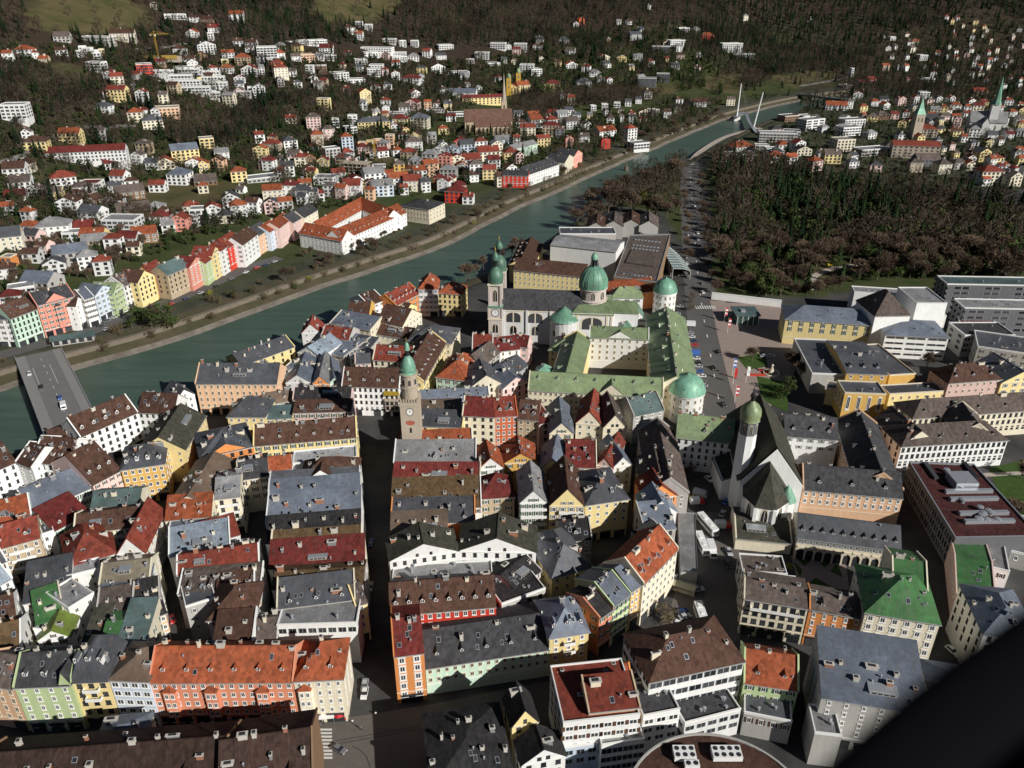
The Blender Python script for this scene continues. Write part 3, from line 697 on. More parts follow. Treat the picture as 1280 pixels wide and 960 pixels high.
table('''
497 560 591 556 8 14 s 3 wh or ch=2 sk=1
492 578 595 577 10 14 s 4 wh lg c=14 r=1 dm=1 ch=1 | white house with pale grey roof and one dark dormer below the clock tower
490 603 600 603 9 14 s 3 cr dr ch=4 sk=2
488 637 602 633 13 15 s 4.5 wh ob dm=2 ch=4 sk=3 c=12 r=1
488 655 594 652 10 14 s 3.5 or sl ch=4 sk=3
488 672 560 668 9 14 s 4 or dk ch=3
487 701 573 688 11 16 G 5 wh ol c=7 r=2 st=k ch=3 sk=0 | left half of the big white building with twin dark gables
573 688 670 690 13 16 G 5.5 wh ol c=7 r=3 st=k ch=3 sk=0 | right half of the big white building with twin dark gables
490 729 616 723 8 12 f 0 gr lg vt=9 ch=3
617 728 672 722 6 11 f 0 gr dg vt=3 ch=1
522 532 578 534 9 14 s 3 ye sl ch=1 sk=1 c=3 r=2
524 502 612 497 10 13 g 3 wh bg ch=3 sk=4
524 517 578 515 8 13 s 2.5 wh dk ch=3
578 519 619 521 15 17 g 5 cr dr c=4 r=4 st=k ch=2 sk=0 | cream house with dark red roof right of the clock tower
619 521 647 519 15 17 g 5 vm rd c=4 r=5 dm=2 ch=2 st=w | tall vermilion house with red roof right of the cream house
597 587 630 584 13 14 G 5 wh or ch=1 c=2
630 578 672 576 13 14 G 4 oc or ch=2 c=3
600 623 643 620 13 14 h 6 tn dr ch=2 sk=1
647 523 673 525 15 16 g 5 tn br dm=2 ch=1 c=3 r=4 st=c
674 530 690 526 10 15 s 3 pk dr ch=2
687 541 717 541 22 15 G 5 cr bg ch=2 sk=3
720 528 753 531 20 15 G 6 cr rd ch=1 sk=3 c=3 r=2
754 534 783 533 20 15 G 6 cr gb ch=1 sk=0
672 588 707 591 18 13 G 6 ye bg ch=1 sk=2
707 583 746 584 20 13 g 6 cr dr ch=2 sk=2
746 580 766 584 20 13 G 4 pk rd ch=2
767 583 790 580 17 13 G 4 wh bg ch=1 sk=2
650 628 684 627 19 16 G 5 lg lg ch=2 balc=0.5,9.0,2 c=4 r=4
687 631 731 631 21 16 G 7 ye br ch=2 sk=1 balc=0.62,8.5,4 c=4 r=4 | yellow house with brown gabled roof and four timber balconies
732 631 786 623 20 16 h 5 ye sl c=5 r=3 ch=3
684 645 700 640 8 10 s 2 gr dk
644 738 676 712 12 12 g 3 gr dk ch=2
''', None)
# riverside row across the river
table('''
-34 398 14 399 14 16 g 5 wh sl c=5 r=4 door=1
13 398 46 386 14 17 g 6 mi br c=6 r=4 ch=2
46 382 93 370 16 19 g 5 sa dg c=6 r=5 gab=0.5,11 bay=0.5 ch=1 | big salmon pink gabled house in the riverside row near the bridge
94 382 104 375 14 15 G 4 wh br c=2 r=4
104 374 117 370 14 17 g 4 wh bg c=3 r=4
118 370 142 359 14 16 G 4 bl bg c=4 r=4
142 365 154 357 14 15 G 4 gn gn c=3 r=4
154 358 172 349 14 15 g 5 lg gb c=4 r=4
172 353 192 343 14 16 G 5 ye br c=4 r=4 | yellow gabled house in the riverside row
192 344 209 335 14 15 g 5 oc rd c=4 r=4
209 344 236 332 14 16 g 5 tn tl c=5 r=4
236 334 256 323 14 16 G 4 sa dr c=4 r=4
256 329 265 322 14 15 g 5 gn rd c=2 r=4
265 319 275 312 14 17 G 4 ye rd c=2 r=5
275 314 285 307 14 17 g 4 wh rd c=2 r=5
285 310 303 299 14 16 g 5 rd rd c=4 r=4
303 306 322 292 14 16 g 5 wh br c=4 r=4
320 296 337 286 13 14 g 5 pe dg c=4 r=4
337 290 349 282 13 14 g 4 bl or c=3 r=4
349 285 366 272 13 15 g 4 pk or c=4 r=4
366 278 380 270 13 14 g 5 pk dg c=3 r=4
380 272 397 262 13 14 g 5 cr dg c=4 r=4
427 300 508 265 15 10.5 g 6 wh or c=22 r=3 dm=15 ds=.8 ch=3 sk=0 n=convent_wing | long white river wing of the complex with a bright red roof
501 257 536 262 24 12 h 4 cr dg c=9 r=3 ch=1 sk=0 st=c n=school | cream school with dark hipped roof beside the red roofed complex
628 219 660 220 16 11 g 3 rd dg c=6 r=3 | red walled house beside the long white riverside building
661 218 699 205 20 11 g 5 wh dg c=13 r=3 ch=2 dm=8 ds=.7 | long white riverside building with dark grey roof
706 203 717 196 20 12 G 5 cr dg c=3 r=3
717 196 728 191 20 12 G 5 sa dg c=3 r=3
642 186 672 179 12 11 g 3 mi lg c=6 r=3
''', 'riverside row across the river')
# ================================================================== houses beyond the river, placed where their sight line meets the slope
def far(txt, region=None, name='villa', cat='house'):
    for ln in txt.strip().splitlines():
        for it in ln.split(';'):
            lab = None
            if '|' in it: it, lab = [q.strip() for q in it.split('|')]
            t = it.split()
            if len(t) < 5: continue
            px, py, wp = float(t[0]), float(t[1]), float(t[2]); st = 2; o = {'ch': 1, 'sk': 0, 'trim': 0, 'side': 'n'}; roof = None; rot = None; dep = None
            for q in t[5:]:
                if q[0] == 's' and q[1:].isdigit(): st = int(q[1:])
                elif q[0] == 'a': rot = float(q[1:])
                elif q[0] == 'd': dep = float(q[1:])
                elif q in 'gGhfm': roof = q
                elif q[0] == 'c': o['c'] = int(q[1:])
            p = G(px, py); q_ = P(px, py, p.z); dist = p.y*CN-(p.z-H0)*SN
            w = wp*dist/F*(.86 if wp < 40 and py < 250 else 1); r = random.Random(int(px*31+py*57))
            if t[3] == 'wh' and not lab and r.random() < .3: t[3] = 'lg'
            if roof is None: roof = r.choice('gghGh') if wp < 30 else 'g'
            d = dep or min(max(w*r.uniform(.6,.95), 7), 16)
            a = R(rot if rot is not None else r.uniform(-16, 30))
            H = 3.0*st+.8; rise = (.24*min(w,d)+1) if roof != 'f' else 0
            if wp < 10: o['c'] = min(2, max(1, int(wp/4)))
            o.setdefault('c', max(2, int(w/3.8))); o['r'] = min(st, 4); o['sp'] = 4; o['ww'] = 1.3; o['wh'] = 1.6; o['st'] = r.choice('wkkb'); o['sh'] = 3.0
            o['ww'] = min(2.2, w/o['c']*.5); o['wh'] = 1.75
            if wp > 15: o['side'] = ''
            if roof == 'f': o['vt'] = 0; o['ch'] = 0; o['trim'] = 0; o['st'] = r.choice('kb'); o['ww'] = w/o['c']*r.uniform(.5,.86)
            u = Vector((math.cos(a), math.sin(a)))
            org = Vector((p.x-u.x*w/2, p.y-u.y*w/2, p.z))
            house(org, a, w, d, H, roof, rise, t[3], t[4], o, name if wp < 24 or name != 'villa' else 'apartment_house', cat, lab, base_z=p.z, region=region)
far('''20 154 34 wh lg s5 f | white hospital block at the far edge of the slope
95 204 120 wh dr s3 g d14 a14 c26 | long white sanatorium with dark red roof on the lower slope
148 212 34 wh dr s2 g a40 d12
88 180 30 ye or s3 g c5 | yellow house with orange roof behind the long white sanatorium
234 204 38 ye bg s4 g a28 c6 | big yellow house with grey roof below the wooded bank
260 186 20 ye bg s3 f
210 147 34 pe lg s3 f a18
193 163 28 cr sl s3 h a25
170 153 20 cr or s3 h
147 128 27 ye rd s4 g | yellow and green apartment house with red roof on the slope
178 131 16 wh rd s4 G
128 141 22 wh sl s2 h
148 107 18 cr rd s3 g; 137 100 18 wh dr s2; 118 90 24 wh lg s3 f; 78 53 22 gr gb s2 g; 118 54 40 gr lg s2 f; 154 52 34 cr br s3 g c8
28 70 24 wh or s2 h; 42 74 14 wh or s2; 54 78 14 tn or s1; 10 75 14 wh or s2
104 66 10 wh lg s2 f; 110 68 10 wh lg s2 f; 116 71 10 wh sl s2 f; 122 74 10 wh sl s2 f; 98 72 10 wh or s2 f; 128 70 8 ye lg s2 f
78 70 16 wh br s2; 45 192 32 ye br s3 h; 178 192 20 tn gb s3 h; 128 176 12 gr gb s3 g
172 207 17 wh gb s3 G; 191 213 18 wh sl s2; 222 232 29 wh bg s3 h; 243 212 24 wh or s2; 256 218 14 ye or s3 G; 272 214 18 pe br s3; 278 199 20 wh lg s2; 300 228 22 ye or s3 h
82 237 34 wh rd s3 h; 20 226 30 wh br s3; 26 238 30 wh gb s2; 112 240 28 wh dr s2 f; 148 234 22 wh rd s3; 165 236 18 wh br s2; 258 232 32 bw gb s1 g; 208 212 26 cr or s2; 34 174 13 wh gb s2; 30 215 20 cr br s2
220 25 30 wh lg s2 f; 192 12 10 cr gb s2; 240 28 14 wh br s2; 258 28 22 bw br s1; 296 27 20 wh or s3; 240 47 16 wh or s2; 268 41 17 wh dr s2; 264 51 8 wh lg s3 f
226 68 20 wh br s2; 260 69 26 wh sl s4 G; 286 73 18 wh or s2; 298 58 14 wh br s2; 314 63 16 gr br s3; 304 82 22 tn or s3; 312 96 22 wh rd s3 G; 283 92 18 wh or s2; 236 80 14 wh br s2; 252 76 18 bw br s2; 202 84 14 bw dr s2
230 92 28 lg ol s2 f; 282 82 10 ye lg s2 f
205 96 30 lg lg s2 f d9 a6; 232 94 36 lg lg s2 f d9 a6; 262 97 30 wh lg s2 f d9 a6; 214 102 50 lg lg s2 f d9 a6; 258 104 44 lg lg s2 f d9 a6; 225 109 50 lg lg s2 f d9 a6; 268 111 36 lg lg s2 f d9 a6; 240 117 44 lg lg s2 f d9 a6; 262 124 30 gr lg s2 f d9 a10
182 92 22 rd br s3 f; 216 118 16 tn br s3; 286 133 17 cr lg s4 g; 303 122 24 gr lg s2 f; 316 120 12 lg sl s3 f
335 75 28 wh lg s5 f; 351 62 14 wh sl s2; 371 66 14 ye br s3; 350 73 16 wh or s2; 384 57 52 wh lg s2 f; 408 66 20 wh dr s2; 382 78 28 pe or s3 f; 410 76 26 gr lg s2 f; 402 92 16 bw br s3 f; 387 92 12 lg sl s3 f
353 101 20 cr rd s5 h | cream villa with tall red roof on the middle slope
346 88 14 vm rd s3 h; 325 123 18 wh lg s4 G; 426 101 26 wh br s3 f; 438 43 16 wh br s3; 447 33 12 wh lg s2 f; 449 50 11 wh or s3; 461 39 11 lg sl s3 f; 486 55 18 gr lg s2 f
504 59 10 wh lg s3 f; 518 59 11 wh lg s3 f; 470 66 40 wh lg s2 f; 494 72 30 wh lg s2 f; 466 72 24 wh lg s2 f; 500 77 22 wh lg s2 f; 517 76 16 wh lg s2; 452 81 18 wh lg s2 f; 470 88 20 wh lg s2 f; 468 96 20 wh lg s3 f; 448 90 12 wh sl s2
558 62 22 wh lg s2 f; 552 75 15 wh sl s2; 548 92 22 wh br s3; 576 96 26 wh lg s2 f; 602 74 20 wh lg s3 f; 588 80 12 gr lg s2 f; 622 62 22 wh lg s3 f; 636 62 8 wh sl s2; 618 82 20 wh lg s1 f; 513 104 27 wh dr s2; 446 106 26 wh lg s2 f; 520 122 14 wh rd s2
458 131 17 ye rd s5 G; 404 138 17 ye lg s4 f | bright yellow cube house on the middle slope
392 104 14 wh br s2; 405 111 10 tn dr s3; 373 110 12 wh sl s2; 364 155 16 cr rd s2; 393 164 20 pk gb s5 h; 420 160 10 wh lg s3 f; 441 155 13 wh lg s3 f; 440 167 17 wh lg s2 f; 482 132 14 wh rd s2
365 191 20 wh sl s4 h; 326 180 14 wh rd s3; 338 192 24 tn rd s3 h; 326 202 20 ye or s4 G; 398 187 17 tn or s5 h | tall tan villa with pointed orange roof above the riverside row
412 176 18 pk gb s4; 418 206 22 gr lg s5 f; 436 194 17 bl or s6 h | tall pale blue house with red pointed roof above the building site
468 163 40 ye sl s3 h; 500 159 22 ye dr s3; 524 161 26 cr bg s4; 514 138 20 pk dr s3 G; 484 162 14 wh sl s2; 492 146 30 gr lg s1 f
453 187 12 or lg s2 f; 464 185 12 or lg s2 f; 475 183 12 or lg s2 f; 487 181 12 pe lg s3 f
518 189 25 lg gb s3 h; 510 199 22 tn rd s2 h; 540 180 14 gr lg s3; 388 206 18 bw or s2; 334 213 24 bw gb s2 g; 330 228 40 gr lg s1 f a30; 555 168 16 ye or s2 h
544 141 26 wh lg s1 f; 575 146 34 wh lg s1 f; 556 118 14 wh gb s2
''', name='villa')
far('''605 131 54 ye dr s3 g d11 a14 c11 | bright yellow convent range with dark red roof behind the gothic church
575 122 40 lg bg s2 g a-6 | pale house with long blue grey roof beside the yellow convent range
640 118 20 ye dr s3 G; 655 115 20 ye or s3 g; 690 116 22 ye dr s4 h | yellow convent house with dark red roof half hidden by a dark tree
''')
far('''650 65 18 wh lg s4 f; 675 54 12 wh sl s2; 672 62 14 wh br s2; 705 55 16 dg sl s2; 658 92 20 wh lg s4 f; 671 95 16 wh lg s3 f; 715 86 18 wh or s2; 712 68 14 wh gb s2; 727 33 9 vm or s4 G; 720 34 8 wh lg s2
773 31 8 wh lg s2; 788 31 9 wh br s2; 761 53 6 ye lg s2; 795 50 18 wh sl s3; 800 41 10 wh sl s2; 755 76 18 cr rd s2; 777 77 14 ye lg s2; 797 76 14 wh lg s2; 813 84 12 wh dr s3; 790 88 9 ye lg s2; 744 96 18 wh lg s2; 749 104 14 wh gb s2; 762 107 9 wh rd s3 G; 730 108 22 wh sl s2
808 109 26 dg dg s4 f; 828 103 18 dg dg s4 f; 855 40 17 wh lg s2 f; 871 41 11 gr lg s2; 932 26 8 cr lg s3; 847 60 26 wh lg s4 f; 884 51 18 rd or s3; 915 66 32 wh lg s5 f | white slab block with ribbon windows on the wooded hillside
930 73 30 lg bg s2 f; 826 66 26 dg sl s3 f; 811 12 6 wh lg s2
742 139 8 wh lg s2 f; 756 137 9 wh lg s2 f; 771 135 9 wh lg s2 f; 785 133 9 wh sl s2; 798 130 9 wh sl s2; 737 150 8 ye lg s2; 776 144 8 cr gb s2; 806 146 18 cr br s2; 818 144 16 gr lg s2 f; 876 134 30 lg br s2; 913 132 12 cr gb s3
760 171 30 wh or s2 g a30; 790 178 16 wh rd s5 h | white riverside villa with red hipped roof
802 187 26 wh lg s2 f a24; 757 186 14 rd dr s3 G; 730 178 16 wh gb s2; 716 162 20 wh gb s3 g; 688 171 24 tn dr s4 h; 712 184 12 sa dr s3 G; 680 184 20 ye rd s3 g a20
''', name='villa')
# dense quarter on the flat ground between the river row and the slope
far('''549 236 16 vm dr s3 h; 585 256 14 wh rd s2; 568 254 24 rd dr s3; 575 246 20 pk dr s3; 560 225 24 gr lg s3 h; 596 222 20 wh gb s4 h; 612 225 20 ye rd s3; 628 234 16 cr br s3
540 222 22 pe or s4 g a24; 526 226 20 wh or s3 g a24; 556 212 18 sa dr s4; 590 208 30 wh rd s2 g a20; 612 202 32 cr rd s3 g a18; 572 210 22 cr dr s3; 640 203 22 ye rd s3 h; 622 195 16 cr lg s4 G; 650 205 12 pk br s3 G
500 236 30 wh or s3 g a20; 516 240 26 cr rd s3; 480 246 30 bl lg s3; 470 234 30 wh lg s4 g a24; 447 238 22 wh dr s3; 440 246 26 wh rd s3 g; 425 225 20 wh rd s2; 412 240 22 wh lg s2 f; 396 252 20 wh dr s2; 405 232 30 wh lg s2 f; 500 222 16 oc gb s4 h; 486 230 18 lg or s3; 474 218 20 gr lg s2 f
548 200 20 wh lg s3; 564 198 20 bl lg s3; 536 205 20 gr lg s3 h; 520 210 22 lg lg s2; 585 192 22 bl sl s3; 602 188 18 wh rd s3; 630 182 24 bl lg s2; 575 184 18 rd dr s2; 618 212 18 wh dr s3; 555 188 12 wh lg s2
660 170 22 cr rd s3 g; 672 160 20 wh or s3; 692 160 20 wh rd s3 h; 668 150 18 wh or s2; 704 152 18 wh lg s3; 720 150 14 wh sl s2; 735 162 12 wh gb s2; 700 172 14 dg br s3; 652 160 16 wh br s2; 712 144 14 wh sl s2; 690 148 16 pk rd s2; 648 148 14 wh sl s2
240 268 20 cr rd s2; 200 282 24 wh dr s2; 225 290 20 sa rd s3; 212 292 16 wh lg s2; 250 278 22 wh lg s3 f; 268 276 20 wh rd s3; 240 284 16 wh lg s2 f; 282 280 18 cr dg s2; 300 272 20 lg or s3; 290 262 20 wh dg s3; 315 268 18 wh br s3; 342 252 24 cr or s3; 362 246 24 wh dr s3; 382 238 20 tn or s2; 378 252 18 gr sl s3; 358 262 18 wh or s2; 340 268 16 pk dg s3
182 304 30 bw or s2 g a20; 160 310 24 wh dr s2; 142 316 20 wh rd s3; 168 320 16 cr br s2; 120 312 30 tn lg s2 g a18; 92 334 40 gr bg s3 g a24; 70 342 26 wh sl s2; 112 338 22 wh lg s3 h; 45 366 40 gr bg s2 g; 30 374 30 wh lg s2 f; 15 384 24 wh dr s2; 130 345 20 wh rd s3
68 300 38 wh lg s3 h | white cube house with pale hipped roof in the gardens above the bridge
10 320 40 cr sl s4 g | cream apartment house with slate roof at the edge above the bridge
85 268 26 wh br s3 G; 112 282 30 wh sl s3 g; 150 292 42 wh lg s3 f; 108 296 24 wh dr s2; 165 250 34 bw gb s2 g a30; 170 274 40 bw gb s2 g a28; 115 260 16 bw br s2; 90 304 20 wh lg s2 f; 116 306 30 ye or s2 g; 40 330 20 wh br s2; 20 252 24 wh dr s1; 45 246 22 wh gb s2; 68 250 20 ye gb s2; 105 244 26 wh gb s2; 10 335 14 or lg s2 f; 195 270 20 wh lg s2; 205 278 10 pk br s3; 145 242 20 wh sl s2; 95 252 18 bw br s2; 300 222 14 wh gb s2; 255 242 14 cr or s2; 300 242 12 wh gb s1
''', name='terrace_house')
# quarter beyond the park
far('''1045 138 30 wh or s2 g a-12; 1079 142 12 ye or s3; 1062 136 10 wh gb s3; 990 152 26 bw gb s2 f; 1018 163 36 wh lg s4 f c3 | white ribbon windowed office block beyond the park
1010 152 18 wh lg s2 f; 1068 160 34 lg lg s3 f; 1064 170 30 wh lg s3 f; 972 178 46 gr lg s3 f a-8; 986 172 30 lg sl s2 f; 1056 190 28 cr lg s4 f; 1000 190 20 wh dr s3 G; 1028 199 14 wh gb s2; 970 204 26 wh rd s2 h; 926 202 40 wh lg s2 f; 930 188 36 lg or s1 h; 952 190 20 gr lg s2 f; 990 205 20 wh or s2; 964 194 16 bl lg s2 f
1094 195 42 gr lg s2 f; 1143 198 56 st rd s4 g a-10 d14 c9 | grey stone school with long red roof beyond the park
1155 172 34 st rd s3 h a-8 | stone hall with broad red hipped roof behind the stone school
1155 124 14 wh lg s3 f; 1145 130 9 wh dr s3 G; 1168 146 14 cr lg s3; 1178 146 10 ye or s4; 1159 158 26 wh sl s3; 1164 150 12 wh or s2; 1090 152 14 ye gb s2; 1104 150 20 bw gb s2; 1144 216 18 tn gb s3; 1180 218 20 cr gb s3; 1160 208 34 dg gb s2; 1200 212 22 gr gb s2
1230 202 20 ye sl s3; 1246 210 18 ye rd s3 h; 1238 232 32 cr rd s4 h; 1226 230 10 cr dr s3; 1268 234 24 cr gb s3; 1256 214 10 wh or s2; 1240 176 14 wh sl s2; 1218 186 14 gr sl s2; 1275 196 16 cr or s2; 1262 170 14 wh gb s2; 1205 178 10 wh or s2
1236 154 24 tn rd s2 h; 1252 158 16 wh rd s3; 1266 146 12 wh or s2; 1275 158 14 gr gb s3; 1215 132 12 wh rd s2; 1225 120 20 tn rd s2; 1190 128 10 wh or s2; 1260 134 12 wh rd s3; 1276 136 10 cr or s2; 1246 128 10 ye or s2; 1208 142 10 wh or s3; 1195 152 14 wh or s2; 1285 170 14 wh rd s2; 1250 146 8 wh or s4; 1290 150 12 wh or s2
1135 104 8 tn dr s2; 1090 107 14 rd dr s3; 1065 95 4 wh lg s4 f; 1062 110 18 gr lg s1 f; 1078 108 10 gr dr s2; 1160 104 20 wh lg s2 f; 1166 98 8 wh dr s3; 1185 102 8 cr gb s3; 1152 104 8 wh sl s2
1116 51 8 wh lg s2 f; 1134 47 8 cr br s2; 1137 57 7 wh br s2; 1144 56 8 cr or s2; 1141 66 10 cr gb s3; 1134 75 8 wh sl s2 G; 1154 76 13 wh lg s3 f; 1107 89 11 tn or s3; 1123 88 5 wh lg s2; 1133 89 8 wh or s3; 1115 74 6 wh gb s2; 1104 48 6 wh lg s1
1156 86 6 wh gb s1; 1110 64 8 gr gb s2; 1120 62 6 wh gb s2; 1172 70 7 wh or s2; 1186 62 6 cr lg s2
''', name='villa')
r_ = random.Random(5)
cl = []
def in_poly(px, py, poly):
    c = False; n = len(poly)
    for i in range(n):
        (x1,y1),(x2,y2) = poly[i], poly[(i+1)%n]
        if (y1 > py) != (y2 > py) and px < (x2-x1)*(py-y1)/(y2-y1)+x1: c = not c
    return c
def scatter(poly, n, wmin, wmax, mind, name='villa', roofs=('rd','or','br','gb','lg','dr','br','dg'), walls=('wh','wh','cr','wh','ye','pk')):
    xs = [p[0] for p in poly]; ys = [p[1] for p in poly]; out = []
    for _ in range(n*40):
        if len(out) >= n: break
        x = r_.uniform(min(xs),max(xs)); y = r_.uniform(min(ys),max(ys))
        if not in_poly(x, y, poly) or any(abs(x-a) < mind and abs(y-b) < mind*.5 for a,b in out): continue
        if any(abs(x-h['px']) < mind*.8 and abs(y-3-h['py']) < mind*.6 for h in HOUSES if 'villa' in h['o'].name or 'terrace' in h['o'].name): continue
        if 572 < x < 650 and 150 < y < 180: continue
        out.append((x,y))
    far(';'.join('%.0f %.0f %.0f %s %s s%d' % (x, y, r_.uniform(wmin,wmax), r_.choice(walls), r_.choice(roofs), r_.choice((2,2,3))) for x,y in out).replace(';','\n'), name=name)
scatter([(1182,22),(1215,26),(1285,38),(1285,82),(1235,78),(1190,52)], 26, 4, 7, 9)
scatter([(1195,58),(1285,84),(1285,120),(1210,112),(1150,100)], 22, 5, 8, 10)
scatter([(1180,135),(1285,130),(1285,240),(1215,235),(1190,200)], 34, 9, 15, 12)
scatter([(1070,122),(1190,128),(1195,200),(1130,180),(1080,160)], 22, 8, 14, 11, roofs=('lg','gb','sl','or','dg','dr'))
scatter([(960,160),(1060,150),(1130,200),(1120,222),(1020,215),(960,205)], 16, 12, 24, 15, roofs=('lg','gb','sl','or','dg','lg'))
scatter([(330,210),(430,190),(520,170),(600,200),(640,180),(650,215),(560,240),(480,252),(380,262)], 22, 12, 20, 15, 'terrace_house')
scatter([(200,70),(330,60),(420,85),(520,85),(640,80),(640,110),(520,150),(400,150),(330,110),(270,130)], 14, 10, 16, 16)
scatter([(0,235),(200,225),(330,250),(220,275),(120,320),(0,380)], 8, 14, 24, 19)
scatter([(640,65),(880,55),(880,100),(760,110),(640,115)], 14, 8, 13, 15)
scatter([(100,80),(330,60),(420,70),(640,66),(640,112),(520,150),(330,120),(200,150),(110,140)], 34, 8, 13, 13, 'hillside_house', roofs=('br','gb','lg','dg','rd','sl','dr'), walls=('lg','wh','cr','gr','wh','pk'))
scatter([(330,180),(440,150),(570,130),(570,170),(650,180),(640,205),(560,235),(470,250),(370,262)], 30, 10, 16, 12, 'hillside_house', roofs=('or','rd','br','gb','dr','sl'), walls=('wh','cr','pk','lg','ye','pe'))
scatter([(700,120),(880,118),(840,150),(740,165),(700,160)], 12, 8, 13, 12, 'hillside_house', roofs=('gb','br','dg','rd'), walls=('wh','lg','cr'))
# ================================================================== LANDMARKS
M_patina = roof_mat('cu'); M_stucco = wall_mat('wh'); M_stonew = wall_mat('st'); M_dk = roof_mat('dg')
def T(name, label, cat, x, y, rz=0.0, z=0.0, group=None):
    return tag(empty(name, (x,y,z), rz), label, cat, group)
def onion(b, r, z, h, mi=0, n=16):
    b.lathe([(r*1.08,z),(r*1.0,z+.02*h),(r*1.04,z+.12*h),(r*1.02,z+.3*h),(r*.88,z+.55*h),(r*.6,z+.8*h),(r*.3,z+.95*h),(.0,z+h)], n, mi=mi)
def clock(parent, x, y, z, r, rz=0.0):
    b = MB(); n = 20
    b.face([(r*1.2*math.cos(2*math.pi*k/n), -.05, r*1.2*math.sin(2*math.pi*k/n)) for k in range(n)], 1)
    b.face([(r*math.cos(2*math.pi*k/n), -.09, r*math.sin(2*math.pi*k/n)) for k in range(n)], 0)
    for k in range(12):
        a = 2*math.pi*k/12; b.box(r*.84*math.cos(a)-.08,-.14,r*.84*math.sin(a)-.08,r*.84*math.cos(a)+.08,-.1,r*.84*math.sin(a)+.08,1)
    b.box(-.08,-.16,-.1,.08,-.12,r*.75,1); b.box(-.1,-.18,-.08,r*.5,-.14,.08,1)
    o = b.build('clock_face', [M_white, M_dark], parent); o.location = (x,y,z); o.rotation_euler = (0,0,rz); return o
# --- clock tower of the town
t = T('clock_tower', 'tall stone clock tower with green onion dome beside the straight dark street', 'tower', -39.1, 269.6, 0)
b = MB(); b.box(-4.4,-4.4,-1,4.4,4.4,33,0)
for k in range(7):
    for (cx,cy) in ((-4.4+.62+k*1.26,-4.5),(-4.4+.62+k*1.26,4.1),(-4.5,-4.4+.62+k*1.26),(4.1,-4.4+.62+k*1.26)): b.box(cx-.36,cy,33.0,cx+.36 if cy<-4.4 or cy>4 else cx+.4,cy+.4,34.4,0)
b.box(-4.7,-4.7,31.4,4.7,4.7,32.2,0)
b.build('shaft', M_stonew, t)
b = MB(); b.lathe([(4.0,33),(3.9,38.2),(4.3,38.2),(4.3,38.8),(3.8,38.8),(3.7,43.6),(4.4,43.8),(4.4,44.4),(3.2,44.4)], 16); b.build('belfry', M_stonew, t)
for k in range(8):
    a = k*math.pi/4+.2; copy_part('window', WIN['k'], t, (3.82*math.cos(a),3.82*math.sin(a),40.2), a+math.pi/2, (1,1,1.9))
b = MB(); onion(b, 3.5, 44.4, 7.2); b.lathe([(1.0,51.2),(1.0,53.6),(1.35,53.7)], 8, mi=1); onion(b, 1.25, 53.6, 3.2); b.tube((0,0,56.6),(0,0,58.6),.1,.04,mi=2)
for k in range(4):
    a = k*math.pi/2+.75; b.box(3.2*math.cos(a)-.5,3.2*math.sin(a)-.5,45,3.2*math.cos(a)+.5,3.2*math.sin(a)+.5,46.6,0)
b.build('onion_dome', [M_patina, M_dark, M_gold], t, True)
t.scale = (.82,.82,1); clock(t, 0, -4.4, 29.0, 1.5)
b = MB(); b.face([(2.2*math.cos(2*math.pi*k/16),-4.44,24.2+1.1*math.sin(2*math.pi*k/16)) for k in range(16)]); b.build('red_crest', simple('faded_red_paint',(.38,.11,.07),.9,var=.3), t)
for z in (8,14,20): copy_part('window', WIN['k'], t, (0,-4.4,z), 0, (1,1,1.9))
# --- golden oriel
p = P(490,497,9.5); t = T('golden_oriel', 'two storey oriel under a small gilded tiled roof facing the dark square', 'oriel', p.x, p.y, .0)
b = MB(); b.box(-3.0,-1.2,3,3.0,2.0,8.6,0); b.box(-3.2,-1.5,8.6,3.2,2,9.2,0)
for k in range(4): b.box(-3+k*1.95-.12,-1.4,9.2,-3+k*1.95+.12,-1.2,11.6,0)
b.box(-3.0,.5,9.2,3.0,2,11.6,0); b.build('bay', M_stonew, t)
for j in range(2):
    for k in range(3): copy_part('window', WIN['k'], t, (-2+k*2,-1.2,4.0+j*2.4), 0, (1.3,1,1.7))
b = MB(); b.face([(-3.5,-1.9,11.5),(3.5,-1.9,11.5),(2.9,2.6,15.2),(-2.9,2.6,15.2)]); b.face([(3.5,-1.9,11.5),(3.5,2.6,11.5),(2.9,2.6,15.2)]); b.face([(-3.5,2.6,11.5),(-3.5,-1.9,11.5),(-2.9,2.6,15.2)]); b.build('gilded_roof', M_gold, t)
# --- twin towered church
CX = 43.0; CY = 399.0
t = T('domed_church', 'pale baroque church with green dome, twin towers and long dark nave roof', 'church', CX, CY, -.09)
b = MB(); b.box(-48,-10.5,-1,-8,10.5,20,0,False); b.box(-48.1,-10.8,18.6,-8,-10.4,19.3,1)
for k in range(4): b.box(-47.5+k*12.6,-11.3,-1,-46.3+k*12.6,-10.5,19.5,0)
b.face([(-48,-10.5,20),(-48,0,27),(-48,10.5,20)]); b.build('nave', [wall_mat('lg'), M_cream], t)
b = MB(); b.face([(-48.3,-11.3,19.7),(-5,-11.3,19.7),(-5,0,27.3),(-48.3,0,27.3)]); b.face([(-5,11.3,19.7),(-48.3,11.3,19.7),(-48.3,0,27.3),(-5,0,27.3)]); b.build('nave_roof', M_dk, t)
for k in range(3):
    x = -41.5+k*11.6
    copy_part('lunette_window', AW, t, (x,-10.5,12.2), 0, (7.6,1,5.6)); copy_part('arched_window', AW, t, (x,-10.5,5.0), 0, (3.6,1,5.2))
b = MB(); b.box(-10.5,-14,-1,10.5,14,20,0,False); b.box(-10.8,-14.3,18.9,10.8,14.3,19.5,1); b.box(8,-9,-1,24,9,19,0,False)
for s in (-10.5,-8.2,7.2,9.5): b.box(s,-14.35,0,s+1,-14,19,1,False)
b.build('transept', [wall_mat('lg'), M_cream], t)
